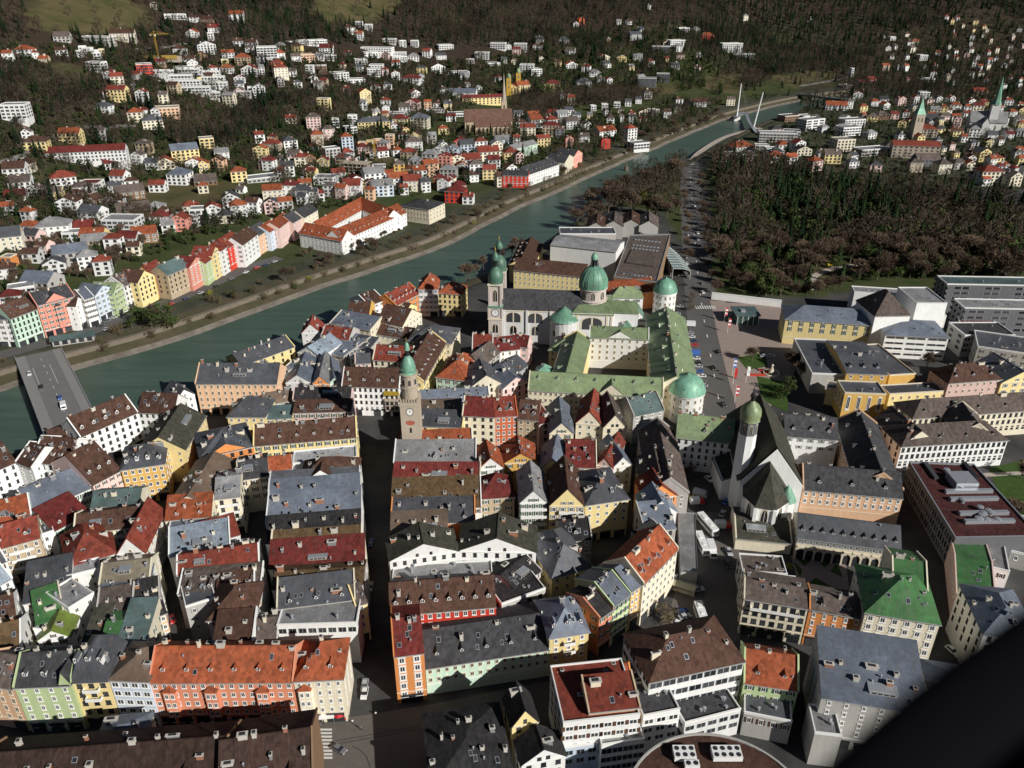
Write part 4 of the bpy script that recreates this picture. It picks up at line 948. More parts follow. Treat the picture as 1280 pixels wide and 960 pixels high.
copy_part('lunette_window', AW, t, (0,-14,11.0), 0, (10.5,1,6.8))
for s in (-8.8,8.8): copy_part('window', WIN['c'], t, (s,-14,6.0), 0, (1.6,1,2.6))
b = MB()
for q in (((-11.2,-14.7),(11.2,-14.7)),((11.2,-14.7),(11.2,14.7)),((11.2,14.7),(-11.2,14.7)),((-11.2,14.7),(-11.2,-14.7))): b.face([(*q[0],19.6),(*q[1],19.6),(q[1][0]*.6,q[1][1]*.45,22.6),(q[0][0]*.6,q[0][1]*.45,22.6)])
b.face([(s*6.72,u*6.6,22.6) for s,u in ((-1,-1),(1,-1),(1,1),(-1,1))]); b.face([(8,-9.5,18.8),(24.5,-9.5,18.8),(20,0,22.4),(8,0,22.4)]); b.face([(24.5,9.5,18.8),(8,9.5,18.8),(8,0,22.4),(20,0,22.4)]); b.face([(24.5,-9.5,18.8),(24.5,9.5,18.8),(20,0,22.4)])
b.build('transept_roof', roof_mat('gn'), t)
b = MB(); b.lathe([(7.4,19),(7.4,23.3),(7.9,23.3),(7.9,23.7),(7.0,23.7),(7.0,29.3),(7.7,29.5),(7.7,30.1),(7.2,30.1)], 24, mi=0); b.build('drum', [wall_mat('pg')], t)
for k in range(8):
    a = k*math.pi/4+.39+math.pi/8; copy_part('arched_window', AW, t, (7.02*math.cos(a),7.02*math.sin(a),24.5), a+math.pi/2, (2.1,1,4.4))
b = MB(); b.lathe([(7.5,30.1),(7.65,31.5),(7.4,34),(6.6,36.5),(5.2,38.8),(3.2,40.6),(1.6,41.3),(1.6,41.8),(1.9,41.9)], 24)
for k in range(16):
    a = k*math.pi/8
    for (r0,z0),(r1,z1) in zip([(7.5,30.1),(7.65,31.5),(7.4,34),(6.6,36.5),(5.2,38.8),(3.2,40.6)],[(7.65,31.5),(7.4,34),(6.6,36.5),(5.2,38.8),(3.2,40.6),(1.6,41.3)]): b.tube((r0*math.cos(a),r0*math.sin(a),z0),(r1*math.cos(a),r1*math.sin(a),z1),.13,n=4)
dm = b.build('dome', M_patina, t, True)
for k in range(4):
    a = k*math.pi/2-.35-math.pi/2; copy_part('dormer', dormer('cu'), dm, (7.0*math.cos(a),7.0*math.sin(a),32.6), a+math.pi/2, (1,.8,1))
b = MB(); b.lathe([(1.5,41.8),(1.5,45.0),(2.0,45.1)], 8, mi=1); onion(b, 1.8, 45.0, 3.6); b.tube((0,0,48.4),(0,0,50.6),.1,.05,mi=2)
for k in range(8): a = k*math.pi/4; b.tube((2.3*math.cos(a),2.3*math.sin(a),41.4),(1.5*math.cos(a),1.5*math.sin(a),44.6),.22,n=4,mi=1)
b.build('lantern', [M_patina, M_dark, M_gold], t, True)
b = MB(); b.lathe([(7.4,-1),(7.4,15.5),(7.8,15.6),(7.8,16.2)], 20, (-14.5,-11.5)); b.build('side_chapel', wall_mat('lg'), t)
b = MB(); b.lathe([(8.2,16.1),(7.6,17.0),(0,22.8)], 20, (-14.5,-11.5)); b.build('chapel_roof', M_patina, t)
for k,a in enumerate((-2.3,-1.57,-.85)): copy_part('arched_window', AW, t, (-14.5+7.42*math.cos(a),-11.5+7.42*math.sin(a),8.0), a+math.pi/2, (1.6,1,3.2))
for ty in (-8.5, 10.5):
    b = MB(); x0 = -51.0
    b.box(x0-3.6,ty-3.6,-1,x0+3.6,ty+3.6,14,0); b.box(x0-4,ty-4,14,x0+4,ty+4,14.6,1); b.box(x0-3.5,ty-3.5,14.6,x0+3.5,ty+3.5,20.8,0); b.box(x0-4,ty-4,20.8,x0+4,ty+4,21.6,2)
    for sx in (-1,1):
        for sy in (-1,1): b.box(x0+sx*3.0-.55,ty+sy*3.0-.55,21.6,x0+sx*3.0+.55,ty+sy*3.0+.55,33,3); b.box(x0+sx*3.6-.3,ty+sy*3.6-.3,14.6,x0+sx*3.6+.3,ty+sy*3.6+.3,20.8,3)
    b.box(x0-2.9,ty-2.9,21.6,x0+2.9,ty+2.9,33,3); b.box(x0-3.9,ty-3.9,33,x0+3.9,ty+3.9,33.7,1)
    tw = b.build('bell_tower', [wall_mat('pg'), M_cream, M_patina, wall_mat('pg')], t)
    for a, (dx, dy) in ((0,(0,-1)),(math.pi/2,(1,0)),(-math.pi/2,(-1,0))):
        copy_part('arched_window', AW, tw, (x0+dx*2.92,ty+dy*2.92,24), a, (2.2,1,6.6))
    clock(tw, x0, ty-3.5, 17.8, 1.8)
    o = MB(); o.lathe([(1.9*1.25,-.08),(0,-.08)], 18); 
    copy_part('arched_window', AW, tw, (x0,ty-3.62,6.5), 0, (3.0,1,5.0))
    b = MB(); b.lathe([(4.2,33.7),(4.0,34.3),(4.25,36),(4.1,38),(3.2,40.2),(1.8,41.6),(1.2,42),(1.2,42.4)], 8, (x0,ty), ph=.39); b.lathe([(1.1,42.4),(1.1,45.6),(1.9,45.8)], 8, (x0,ty), mi=1)
    b.lathe([(1.9,45.8),(2.1,46.6),(1.9,48),(1.1,49.3),(.3,50),(.0,50.8)], 12, (x0,ty)); b.tube((x0,ty,50.5),(x0,ty,53.2),.12,.05,mi=2); b.lathe([(0,51),(.35,51.3),(0,51.6)], 8, (x0,ty), mi=2)
    b.build('tower_dome', [roof_mat('cd'), M_dark, M_gold], tw, True)
# --- palace with green copper roofs
PGRP = 'wings of the green roofed palace'
def pal(o): o['group'] = PGRP; return o
pal(B(660,487,829,496,15,15,'g',5.5,'cr','gn',dict(c=26,r=3,dm=7,ds=.8,dy=.3,ch=0,sk=0,gab=(.62,11),st='c',sp=2.6),'palace_wing','long front wing of the palace with green copper roof and a small pediment'))
pal(Wg(833,383,846,470,20,15,6,'cr','gn',dict(ch=5,sk=3,r=2,dm=6,ds=.8,dy=.3,st='c',vt=3),'palace_wing','long avenue wing of the palace with green copper roof and three cross gables'))
pal(B(737,421,811,424,9,17,'g',4,'wh','gn',dict(c=8,r=4,ch=0,sk=0,gab=(.52,12),gabh=3.5,st='c',dm=2,ds=.7,dy=.35,wh=1.6,ww=1.0,side='n'),'palace_wing','courtyard front of the palace with white pediment and yellow pilasters'))
pal(Wg(722,414,706,470,13,15,4,'ye','gn',dict(ch=0,sk=2,r=2,dm=2,ds=.8,st='c'),'palace_wing','narrow side wing of the palace left of the bright courtyard'))
pal(B(686,437,716,441,13,12,'h',4,'ye','gn',dict(c=3,r=2,ch=1,sk=0,dm=1),'palace_wing','small yellow pavilion with green hipped roof beside the palace courtyard'))
pal(B(667,470,688,472,10,13,'h',4,'cr','cu',dict(ch=1,nowin=1,sk=0),'palace_wing','small pale green hipped roof at the corner of the palace'))
pal(B(690,466,714,470,10,13,'h',4,'cr','cu',dict(ch=0,nowin=1,sk=0,dm=1),'palace_wing','second small pale green hipped roof beside the palace side wing'))
pal(B(764,372,804,372,10,13,'h',5,'wh','gn',dict(ch=2,c=3,r=2,sk=0),'palace_wing','green hipped roof range behind the big church dome'))
pal(B(786,397,806,397,13,14,'G',5,'wh','cu',dict(ch=1,c=3,r=3,sk=0),'palace_wing','white gabled house with pale green roof between dome and avenue wing'))
pal(B(776,412,790,413,7,11,'h',4,'gr','cu',dict(ch=1,nowin=1,sk=0),'palace_wing','little pointed green roof in the dark corner beside the dome'))
for (gx,gy) in ((848,402),(850,455),(842,385)):
    pass
for px_,py_,H_ in ((833,405,15),(842,462,15),(837,432,15)):
    pal(Wg(px_-9,py_,px_+11,py_,9,H_,4.6,'cr','cu',dict(ch=1,nowin=1,sk=0,trim=0),'cross_gable','pale green cross gable on the avenue wing %s' % ('near the round end tower' if py_ < 420 else 'near the big round corner tower')))
for px_,py_,H_,rr,lab in ((863,497,14,7.6,'round white corner tower with green dome at the end of the front palace wing'),(834,368,14,6.4,'round white tower with green dome at the far end of the avenue wing')):
    p = P(px_,py_,H_); t = T('round_tower', lab, 'tower', p.x, p.y+rr)
    t['group'] = PGRP
    b = MB(); b.lathe([(rr,-1),(rr,H_-1),(rr+.5,H_-.8),(rr+.5,H_),(rr,H_)], 28); b.build('drum', M_stucco, t)
    b = MB(); b.lathe([(rr+.7,H_),(rr+.3,H_+1.2),(rr*.96,H_+3),(rr*.8,H_+5),(rr*.5,H_+6.6),(rr*.16,H_+7.3),(0,H_+8.4)], 28); dm = b.build('dome', M_patina, t, True)
    for k in range(5): a = -math.pi/2-1.2+k*.8; copy_part('dormer', dormer('cu'), dm, (rr*.93*math.cos(a),rr*.93*math.sin(a),H_+2.2), a+math.pi/2, (.9,.7,.8))
    for j in range(3):
        for k in range(9): a = -math.pi-.2+k*.42; copy_part('window', WIN['c'], t, ((rr+.02)*math.cos(a),(rr+.02)*math.sin(a),H_-3.6-j*3.8), a+math.pi/2, (1.0,1,1.8))
# palace side range running along the market lane, in shadow
pal(Wg(822,522,838,598,14,14,6,'gr','gb',dict(r=2,ch=3,dm=3,cm=0,sk=0),'palace_wing','dark brown roofed range along the shaded lane right of the gabled houses'))
pal(B(792,520,830,512,14,14,'g',5,'gr','tl',dict(c=4,r=3,ch=2),'palace_wing','dark teal roof link between the round corner tower and the shaded lane'))
# --- white court church with steep dark roofs
t = T('court_church', 'white gothic church with very steep dark roof and slender tower with green onion dome', 'church', 0, 0)
def frame(ax, ay, bx, by):
    u = Vector((bx-ax,by-ay)); L = u.length; return Matrix.Translation((ax,ay,0)) @ Matrix.Rotation(math.atan2(u.y,u.x),4,'Z'), L
pa = P(948,485,30); pb = P(972,560,30)
M4, L = frame(pa.x,pa.y,pb.x,pb.y)
b = MB(); b.box(0,-11,-1,L,11,15,0,False); b.face([(L,-11,15),(L,11,15),(L,0,29.6)]); o = b.build('nave', M_stucco, t); o.matrix_local = M4
b = MB(); b.face([(-3,-11.8,14.2),(L-.8,-11.8,14.2),(L-.8,0,30),(5,0,30)]); b.face([(L-.8,11.8,14.2),(-3,11.8,14.2),(5,0,30),(L-.8,0,30)]); b.face([(-3,11.8,14.2),(-3,-11.8,14.2),(5,0,30)]); o = b.build('nave_roof', roof_mat('ol'), t); o.matrix_local = M4
pc = P(962,553,24.5); pd = P(963,590,24.5)
M5, L2 = frame(pc.x,pc.y,pd.x,pd.y); hw = 7.2
pol = [(-4,-hw),(L2,-hw),(L2+5.5,-hw*.45),(L2+5.5,hw*.45),(L2,hw),(-4,hw)]
b = MB(); b.prism(pol, -1, 13.5)
for (x,y) in pol[1:5]: b.box(x-.6,y-.6,-1,x+.6,y+.6,12.5,0)
o = b.build('choir', M_stucco, t); o.matrix_local = M5
for i in range(1,4):
    mx = (pol[i][0]+pol[i+1][0])/2; my = (pol[i][1]+pol[i+1][1])/2; a = math.atan2(pol[i+1][1]-pol[i][1], pol[i+1][0]-pol[i][0])
    copy_part('tall_window', AW, o, (mx,my,3.0), a, (2.2,1,9.2))
b = MB(); e = [(x*1.0+(.7 if x>L2 else 0),y*1.1,13.2) for x,y in pol]; ap = (L2-1.0,0,24.5)
b.face([e[0],e[1],ap,(-4,0,24.5)]); b.face([e[1],e[2],ap]); b.face([e[2],e[3],ap]); b.face([e[3],e[4],ap]); b.face([e[4],e[5],(-4,0,24.5),ap]); o = b.build('choir_roof', roof_mat('ol'), t); o.matrix_local = M5
p = P(937,545,31.5); b = MB(); tx, ty = p.x, p.y+2.5
b.lathe([(3.4,-1),(3.2,31.5)], 8, (tx,ty), ph=.39); tw = b.build('bell_tower', M_stucco, t)
b = MB(); b.lathe([(3.15,31.5),(3.15,36.4),(3.6,36.6),(3.6,37.1)], 8, (tx,ty), ph=.39); b.build('belfry', wall_mat('dg'), tw)
for k in range(8): a = k*math.pi/4; copy_part('arched_window', AW, tw, (tx+2.94*math.cos(a),ty+2.94*math.sin(a),32.4), a+math.pi/2, (1.1,1,3.6))
b = MB(); b.lathe([(3.6,37.1),(3.4,37.6),(3.75,39.2),(3.55,41.2),(2.5,42.9),(1.0,44.1),(.8,44.6)], 16, (tx,ty)); b.lathe([(.8,44.6),(.8,46.2),(1.2,46.3),(.5,47.8),(0,50.2)], 8, (tx,ty), mi=1); b.build('onion_dome', [roof_mat('gn'), M_dark], tw, True)
b = MB(); q = P(926,600,9); b.box(q.x-7,q.y,-1,q.x+6,q.y+16,9,0,False); b.face([(q.x-7,q.y,9),(q.x+6,q.y,9),(q.x+6,q.y,13)],0); o = b.build('aisle', M_stucco, t)
b = MB(); b.face([(q.x-7.4,q.y-.4,8.7),(q.x+6.2,q.y-.4,13.2),(q.x+6.2,q.y+16,13.2),(q.x-7.4,q.y+16,8.7)]); b.build('aisle_roof', roof_mat('ol'), t)
p = P(985,628,12); t2 = T('stair_turret', 'small white round turret with green cone roof against the white gothic church', 'turret', p.x, p.y+2)
b = MB(); b.lathe([(2.9,-1),(2.9,12),(3.2,12.2)], 14); b.build('shaft', M_stucco, t2); b = MB(); b.lathe([(3.5,12),(2.6,13.6),(1.4,16),(.2,17.6),(0,18.6)], 14); b.build('roof', M_patina, t2)
# --- gothic church beyond the river
q = G(611,168); t = T('gothic_church', 'brown stone gothic church with slender spire beyond the river', 'church', q.x, q.y, R(6), q.z)
sc = P(642,168,q.z).x-P(583,168,q.z).x
w = sc; d = 20
b = MB(); b.box(-w/2,0,-3,w/2,d,15,0,False); b.box(-w/2+w*.22,-6,-3,w/2-2,0,10,0,False); b.face([(-w/2,0,15),(-w/2,d,15),(-w/2,d/2,27)]); b.face([(w/2,d,15),(w/2,0,15),(w/2,d/2,27)])
for k in range(9):
    x = -w/2+w*.22+k*(w*.78-3)/8; b.box(x-.5,-8,-2,x+.5,-6,9,0); 
for k in range(3): x = -w/2+k*5+.4; b.box(x-.5,-2,-2,x+.5,0,12,0)
b.build('nave', wall_mat('tn'), t)
b = MB(); b.face([(-w/2-.6,-.8,14.6),(w/2+.6,-.8,14.6),(w/2+.6,d/2,27.4),(-w/2-.6,d/2,27.4)]); b.face([(w/2+.6,d+.8,14.6),(-w/2-.6,d+.8,14.6),(-w/2-.6,d/2,27.4),(w/2+.6,d/2,27.4)]); b.face([(-w/2+w*.21,-6.8,9.6),(w/2-1.6,-6.8,9.6),(w/2-1.6,-.1,14.9),(-w/2+w*.21,-.1,14.9)]); b.build('roof', roof_mat('rb'), t)
for k in range(8): x = -w/2+w*.22+(k+.5)*(w*.78-3)/8; copy_part('tall_window', AW, t, (x,-6,2), 0, (1.8,1,6.5)); copy_part('tall_window', AW, t, (x,0,11), 0, (1.3,1,3.2))
for k in range(2): copy_part('tall_window', AW, t, (-w/2+3+k*5,0,3), 0, (1.8,1,9))
b = MB(); x0 = w*.36; b.box(x0-3.2,d-3,-3,x0+3.2,d+3.4,34,0); b.build('bell_tower', wall_mat('tn'), t); b = MB(); b.lathe([(3.6,34),(2.7,38),(0,66)], 8, (x0,d+.2), ph=.39)
for sx in (-2.6,2.6):
    for sy in (-2.6,2.6): b.lathe([(.8,33),(0,40)], 4, (x0+sx,d+.2+sy))
b.build('spire', M_stone, t); copy_part('arched_window', AW, t, (x0,d-3,26), 0, (2,1,5))
# --- yellow convent towers
for px_,py_ in ((636,119),(648,112)):
    q = G(px_,py_); t = T('convent_tower', 'golden convent tower with green cap %s the gothic spire' % ('just right of' if px_ < 640 else 'second to the right of'), 'tower', q.x, q.y, 0, q.z)
    b = MB(); b.box(-3.5,-3.5,-5,3.5,3.5,24,0); b.build('shaft', wall_mat('gl'), t); b = MB(); onion(b, 3.6, 24, 7); b.build('cap', roof_mat('gn'), t, True)
    for z in (10,17): copy_part('arched_window', AW, t, (0,-3.5,z), 0, (1.6,1,4))
# --- white spired church and stone tower beyond the park
q = G(1232,168); t = T('spired_church', 'white neo gothic church with slim spire beyond the park', 'church', q.x, q.y, R(-15), q.z)
b = MB(); b.box(-20,0,-3,20,18,14,0,False); b.face([(20,0,14),(20,18,14),(20,9,25)]); b.face([(-20,18,14),(-20,0,14),(-20,9,25)]); b.box(-8,-8,-3,0,0,13,0); b.box(0,2,-3,9,11,34,0)
b.face([(-8,-8,13),(0,-8,13),(-4,-8,20)]); b.build('nave', wall_mat('lg'), t)
b = MB(); b.face([(-20.5,-1,13.6),(20.5,-1,13.6),(20.5,9,25.5),(-20.5,9,25.5)]); b.face([(20.5,19,13.6),(-20.5,19,13.6),(-20.5,9,25.5),(20.5,9,25.5)]); b.face([(-8.4,-8.3,12.7),(-4,-8.3,20.3),(-4,4,20.3),(-8.4,4,12.7)]); b.face([(-4,-8.3,20.3),(.4,-8.3,12.7),(.4,4,12.7),(-4,4,20.3)]); b.build('roof', roof_mat('lg'), t)
b = MB(); b.lathe([(6,34),(4,39),(0,66)], 8, (4.5,6.5), ph=.39); b.build('spire', roof_mat('cu'), t)
for k in range(5): copy_part('tall_window', AW, t, (-16+k*8,0,3), 0, (2,1,8))
q = G(1142,176); t = T('stone_tower', 'square stone tower with pointed green cap between the two stone school halls', 'tower', q.x, q.y, 0, q.z)
b = MB(); b.box(-5,-5,-3,5,5,30,0); b.build('shaft', M_stonew, t); b = MB(); b.lathe([(7.4,30),(4,36),(0,48)], 4, ph=math.pi/4); b.build('cap', roof_mat('cu'), t)
for k in (-2,2): copy_part('arched_window', AW, t, (k,-5,22), 0, (1.6,1,5))
for px_,py_,lab in ((1228,158,0),):
    pass
# --- congress hall group behind the church
B(642,337,731,346,15,15,'g',5.5,'ye','br',dict(c=15,r=3,ch=1,sk=2,st='w',dm=0),'long_wing','long yellow building with brown roof and dark dormer strip behind the domed church')
pp = P(642,337,15)
Wg(664,296,652,322,16,12,5,'ye','br',dict(r=1,dm=5,ds=.9,ch=2,sk=0),'long_wing','brown roofed wing with white dormers between the church towers and the river')
B(688,306,770,315,24,20,'g',2.2,'lg','lg',dict(nowin=1,ch=0,sk=4,trim=0),'concert_hall','large pale grey hall with curved light metal roof beside the river')
B(738,323,760,330,14,9,'f',0,'lg','lg',dict(nowin=1,ch=0,vt=1),'concert_hall','low pale grey box in front of the large pale hall')
B(700,293,770,293,16,14,'f',0,'gr','sl',dict(nowin=1,ch=1,vt=5),'concert_hall','flat grey roof with vents behind the large pale hall')
def quad_block(pts, H, wc, rc, name, label, cat, rim=.5, extra=None):
    ps = [P(x,y,H) for x,y in pts]; c = sum(ps, Vector())/len(ps)
    t = T(name, label, cat, c.x, c.y); loc = [(p.x-c.x,p.y-c.y) for p in ps]; n = len(loc)
    inn = [(x*.97,y*.97) for x,y in loc]; b = MB()
    for k in range(n):
        j = (k+1)%n; b.face([(*loc[k],-1),(*loc[j],-1),(*loc[j],H+rim),(*loc[k],H+rim)]); b.face([(*inn[j],H),(*inn[k],H),(*inn[k],H+rim),(*inn[j],H+rim)],1); b.face([(*loc[k],H+rim),(*loc[j],H+rim),(*inn[j],H+rim),(*inn[k],H+rim)],1)
    b.build('wall', [wall_mat(wc), M_steel], t); b = MB(); b.face([(*p,H+.02) for p in inn]); b.build('roof', roof_mat(rc), t); return t, loc
t, loc = quad_block([(767,347),(821,354),(838,293),(787,294)], 15, 'br' if 0 else 'bw', 'dr' if 0 else 'gb', 'concert_hall', 'flat brown hall roof with rows of white skylights behind the palace', 'hall')
e0, e1, e3 = Vector(loc[0]), Vector(loc[1]), Vector(loc[3])
def on(u, v): return e0+(e1-e0)*u+(e3-e0)*v
b = MB(); q = [on(.16,.32),on(.84,.3),on(.84,.62),on(.2,.64)]; b.prism([tuple(x) for x in q], 15, 16.0); b.build('roof_deck', roof_mat('gb'), t)
for v_ in (.1,.1,.68,.76,.9):
    n = 8
    for k in range(n): x = on(.2+.62*k/(n-1), v_); copy_part('skylight', SK, t, (x.x,x.y,15.05), 0, (1.6,1.4,6))
B(757,370,821,363,10,11,'s',5,'or','or',dict(nowin=1,ch=0,sk=0,trim=0),'hall_range','bright orange red roof slope between the brown hall and the green roofs')
Wg(800,290,795,345,8,10,2,'or','gb',dict(nowin=1,ch=0,sk=0,trim=0),'hall_range','narrow orange walled strip along the brown hall')
for k,(x,y) in enumerate(((746,284),(768,282),(790,280),(812,282))):
    B(x-13,y,x+11,y+1,26,10,'G',4,'gr','gb' if k%2 else 'br',dict(nowin=1,ch=0,sk=2,trim=0,vt=2),'exhibition_hall','%s of four grey brown gabled hall roofs below the bare riverside trees' % ('first','second','third','last')[k])
# glass pavilion along the avenue
p = P(845,338,6); t = T('glass_pavilion', 'pale steel and glass canopy curving along the avenue beside the brown hall', 'canopy', p.x, p.y)
b = MB(); g = MB(); last = None
for k in range(12):
    y0 = k*5.2; xr = 9.5-7.5*(k/11)**3; a0 = (-2,y0,7.2); am = (xr*.55,y0,7.0); a1 = (xr,y0,5.4)
    b.tube(a0,am,.12); b.tube(am,a1,.12); b.tube((a1[0],y0,0),a1,.12); b.tube((a0[0],y0,0),a0,.12)
    if last:
        g.face([last[0],last[1],am,a0]); g.face([last[1],last[2],a1,am]); g.face([last[2],(last[2][0],last[2][1],1),(a1[0],a1[1],1),a1]); b.tube(last[2],a1,.1); b.tube(last[1],am,.1)
    last = (a0,am,a1)
b.build('frame', M_white, t); g.build('glazing', simple('canopy_glass',(.20,.27,.26),.2,var=.25), t)
# --- dark red roofed modern hall
t, loc = quad_block([(1194,674),(1300,672),(1217,581),(1136,578)], 12, 'dg', 'mr', 'library_block', 'modern hall with dark red flat roof and steel roof plant', 'hall', .6)
e0, e1, e3 = Vector(loc[0]), Vector(loc[1]), Vector(loc[3])
rr = random.Random(4)
for v_ in (.18,.28,.46,.56):
    b = MB(); a = on(.22,v_); c = on(.82,v_); d_ = (c-a).normalized(); n_ = Vector((-d_.y,d_.x))*.7
    b.prism([tuple(a-n_),tuple(c-n_),tuple(c+n_),tuple(a+n_)], 12.1, 13.4); b.build('air_duct', M_steel, t)
for k in range(16): x = on(.5+rr.uniform(-.16,.16), rr.uniform(.12,.9)); copy_part('roof_vent', VT, t, (x.x,x.y,12), 0, (2.4,2.4,1.6))
b = MB(); x = on(.5,.68); b.box(x.x-4,x.y-4,12,x.x+4,x.y+4,15); b.build('plant_room', M_steel, t)
for s in (.2,.72):
    b = MB(); a = on(s,.97); c = on(s+.02,.74); d_ = (c-a).normalized(); n_ = Vector((-d_.y,d_.x))*.8; b.prism([tuple(a-n_),tuple(c-n_),tuple(c+n_),tuple(a+n_)], 12.1, 13); b.build('roof_light', M_glass, t)
a = Vector(loc[0]); c = Vector(loc[3]); nW = 12
for k in range(nW):
    for j in range(3):
        m = a+(c-a)*((k+.5)/nW); copy_part('window', WIN['b'], t, (m.x-.02,m.y,1.0+j*3.6), math.atan2((a-c).y,(a-c).x), ((a-c).length/nW*.92,1,2.8))
# --- round dark roof with cooling units
p = P(902,1020,16); t = T('drum_block', 'round flat dark brown roof with white cooling units at the bottom edge', 'block', p.x, p.y)
b = MB(); b.lathe([(21,-1),(21,16.5),(20.5,16.5),(20.5,16.1)], 64, mi=0); b.build('wall', wall_mat('gr'), t); b = MB(); b.lathe([(20.5,16.1),(0,16.15)], 64); b.build('roof', roof_mat('br'), t)
for (x,y,nx,ny) in ((-8,13,3,2),(-6,10.8,2,1),(1,13,4,2)):
    b = MB(); b.box(x,y,16.6,x+nx*1.7,y+ny*1.7,18,0)
    for i in range(nx):
        for j in range(ny): b.lathe([(.62,18.01),(0,18.02)], 10, (x+1.7*i+.85,y+1.7*j+.85), 1)
    b.build('cooling_unit', [M_white, M_dark], t)
# --- arcade openings under the long dormered building
p1 = P(997,671,9); p2 = P(1127,688,9); u = (p2-p1); L = u.length; a = math.atan2(u.y,u.x); t = T('arcade_screen', 'row of eleven white arches below the long dormer strip', 'arcade', p1.x, p1.y, a)
b = MB(); v = Vector((math.sin(a),-math.cos(a)))
n = 11
for k in range(n):
    x0 = L*k/n; x1 = L*(k+1)/n; b.box(x0,-.5,0,x0+.55,-.05,5.4,0); b.box(x0,-.5,4.7,x1,-.05,5.4,0)
    c0 = (x0+x1+.55)/2; r_a = (x1-x0-.55)/2
    for q in range(8):
        a0 = math.pi*q/8; a1 = math.pi*(q+1)/8
        b.face([(c0+r_a*math.cos(a0),-.5,2.8+1.9*math.sin(a0)),(c0+r_a*math.cos(a1),-.5,2.8+1.9*math.sin(a1)),(c0+r_a*math.cos(a1),-.5,4.7),(c0+r_a*math.cos(a0),-.5,4.7)])
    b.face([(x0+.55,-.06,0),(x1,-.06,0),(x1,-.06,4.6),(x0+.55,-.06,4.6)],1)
b.build('arches', [M_cream, M_dark], t)
# courtyard of the long convent building: its other three wings
grp = 'wings of the red roofed convent'
for o in bpy.data.objects:
    if o.name.startswith('convent_wing') and 'category' in o: o['group'] = grp
for a in ((374,291,427,301,14,'short white end wing of the complex with a bright red roof'),):
    o = B(a[0],a[1],a[2],a[3],a[4],10.5,'g',6,'wh','or',dict(c=11,r=3,dm=6,ds=.8,ch=1,sk=0),'convent_wing',a[5]); o['group'] = grp
o = Wg(392,277,452,246,14,10.5,6,'wh','or',dict(c=18,r=2,dm=8,ds=.8,ch=2,sk=0),'convent_wing','rear white wing of the courtyard complex with a bright red roof'); o['group'] = grp
o = Wg(452,247,492,262,14,10.5,6,'wh','or',dict(c=8,r=2,ch=2,sk=0),'convent_wing','far end wing of the courtyard complex with a bright red roof'); o['group'] = grp
# small pavilion on the theatre square
p = P(922,394,6); t = T('glass_kiosk', 'small green glass pavilion with pale flat roof on the shaded square', 'pavilion', p.x, p.y)
b = MB(); b.box(0,0,0,12,12,5.6,0); b.build('wall', simple('green_glass',(.06,.10,.085),.15,var=.2), t); b = MB(); b.box(-1,-1,5.6,13,13,6.2,0); b.build('roof', roof_mat('tl'), t); b = MB(); b.box(3,4,6.2,5.5,7,7.2); b.build('plant_room', M_steel, t)
b = MB()
for k in range(5): b.tube((k*3,-.9,0),(k*3,-.9,5.6),.14)
b.build('columns', M_white, t)

Wg(1074,512,1104,592,16,12,6,'pe','dg',dict(r=2,ch=2,sk=0,dm=3,st='p'),'museum_wing','long dark roofed cloister wing running back from the peach facade')
Wg(1114,507,1153,538,14,12,5.5,'cr','gb',dict(r=3,ch=1,sk=0,dm=2,ds=.7,st='k'),'faculty_building','left return wing of the white faculty building')
Wg(1203,502,1224,530,14,12,5.5,'cr','gb',dict(r=3,ch=1,sk=0,dm=1,ds=.7,st='k'),'faculty_building','middle link wing between the two long faculty ranges')
def attach(root, kids):
    bpy.context.view_layer.update()
    for k in kids:
        for r_ in list(k.children):
            for g_ in list(r_.children): g_.parent = k
        mw = k.matrix_world.copy(); k.parent = root; k.matrix_parent_inverse = root.matrix_world.inverted()
        for key in ('label','category','group'):
            if key in k: del k[key]
        HOUSES[:] = [h for h in HOUSES if h['o'] != k]
pw = [o for o in COL.objects if o.parent is None and o.name.split('.')[0] in ('palace_wing','cross_gable','round_tower') and o.get('label','').find('faded green') < 0]
pr_ = T('palace', 'large palace with green copper roofs around a bright courtyard and two round domed towers', 'palace', 45, 350)
attach(pr_, pw)
cw = [o for o in COL.objects if o.parent is None and o.name.split('.')[0] == 'convent_wing']
cr_ = T('convent', 'long white four winged complex with bright red dormered roof on the far river bank', 'convent', -110, 580)
attach(cr_, cw)
ab = [o for o in COL.objects if o.parent is None and o.name.split('.')[0] == 'arcade_building'][0]
ab_l = 'cream arcaded building with dark roof and a long strip of dormers'
HOUSES[:] = [h for h in HOUSES if h['o'] != ab]; ab['label'] = ab_l; ab['category'] = 'building'
attach(ab, [o for o in COL.objects if o.name == 'arcade_screen'])
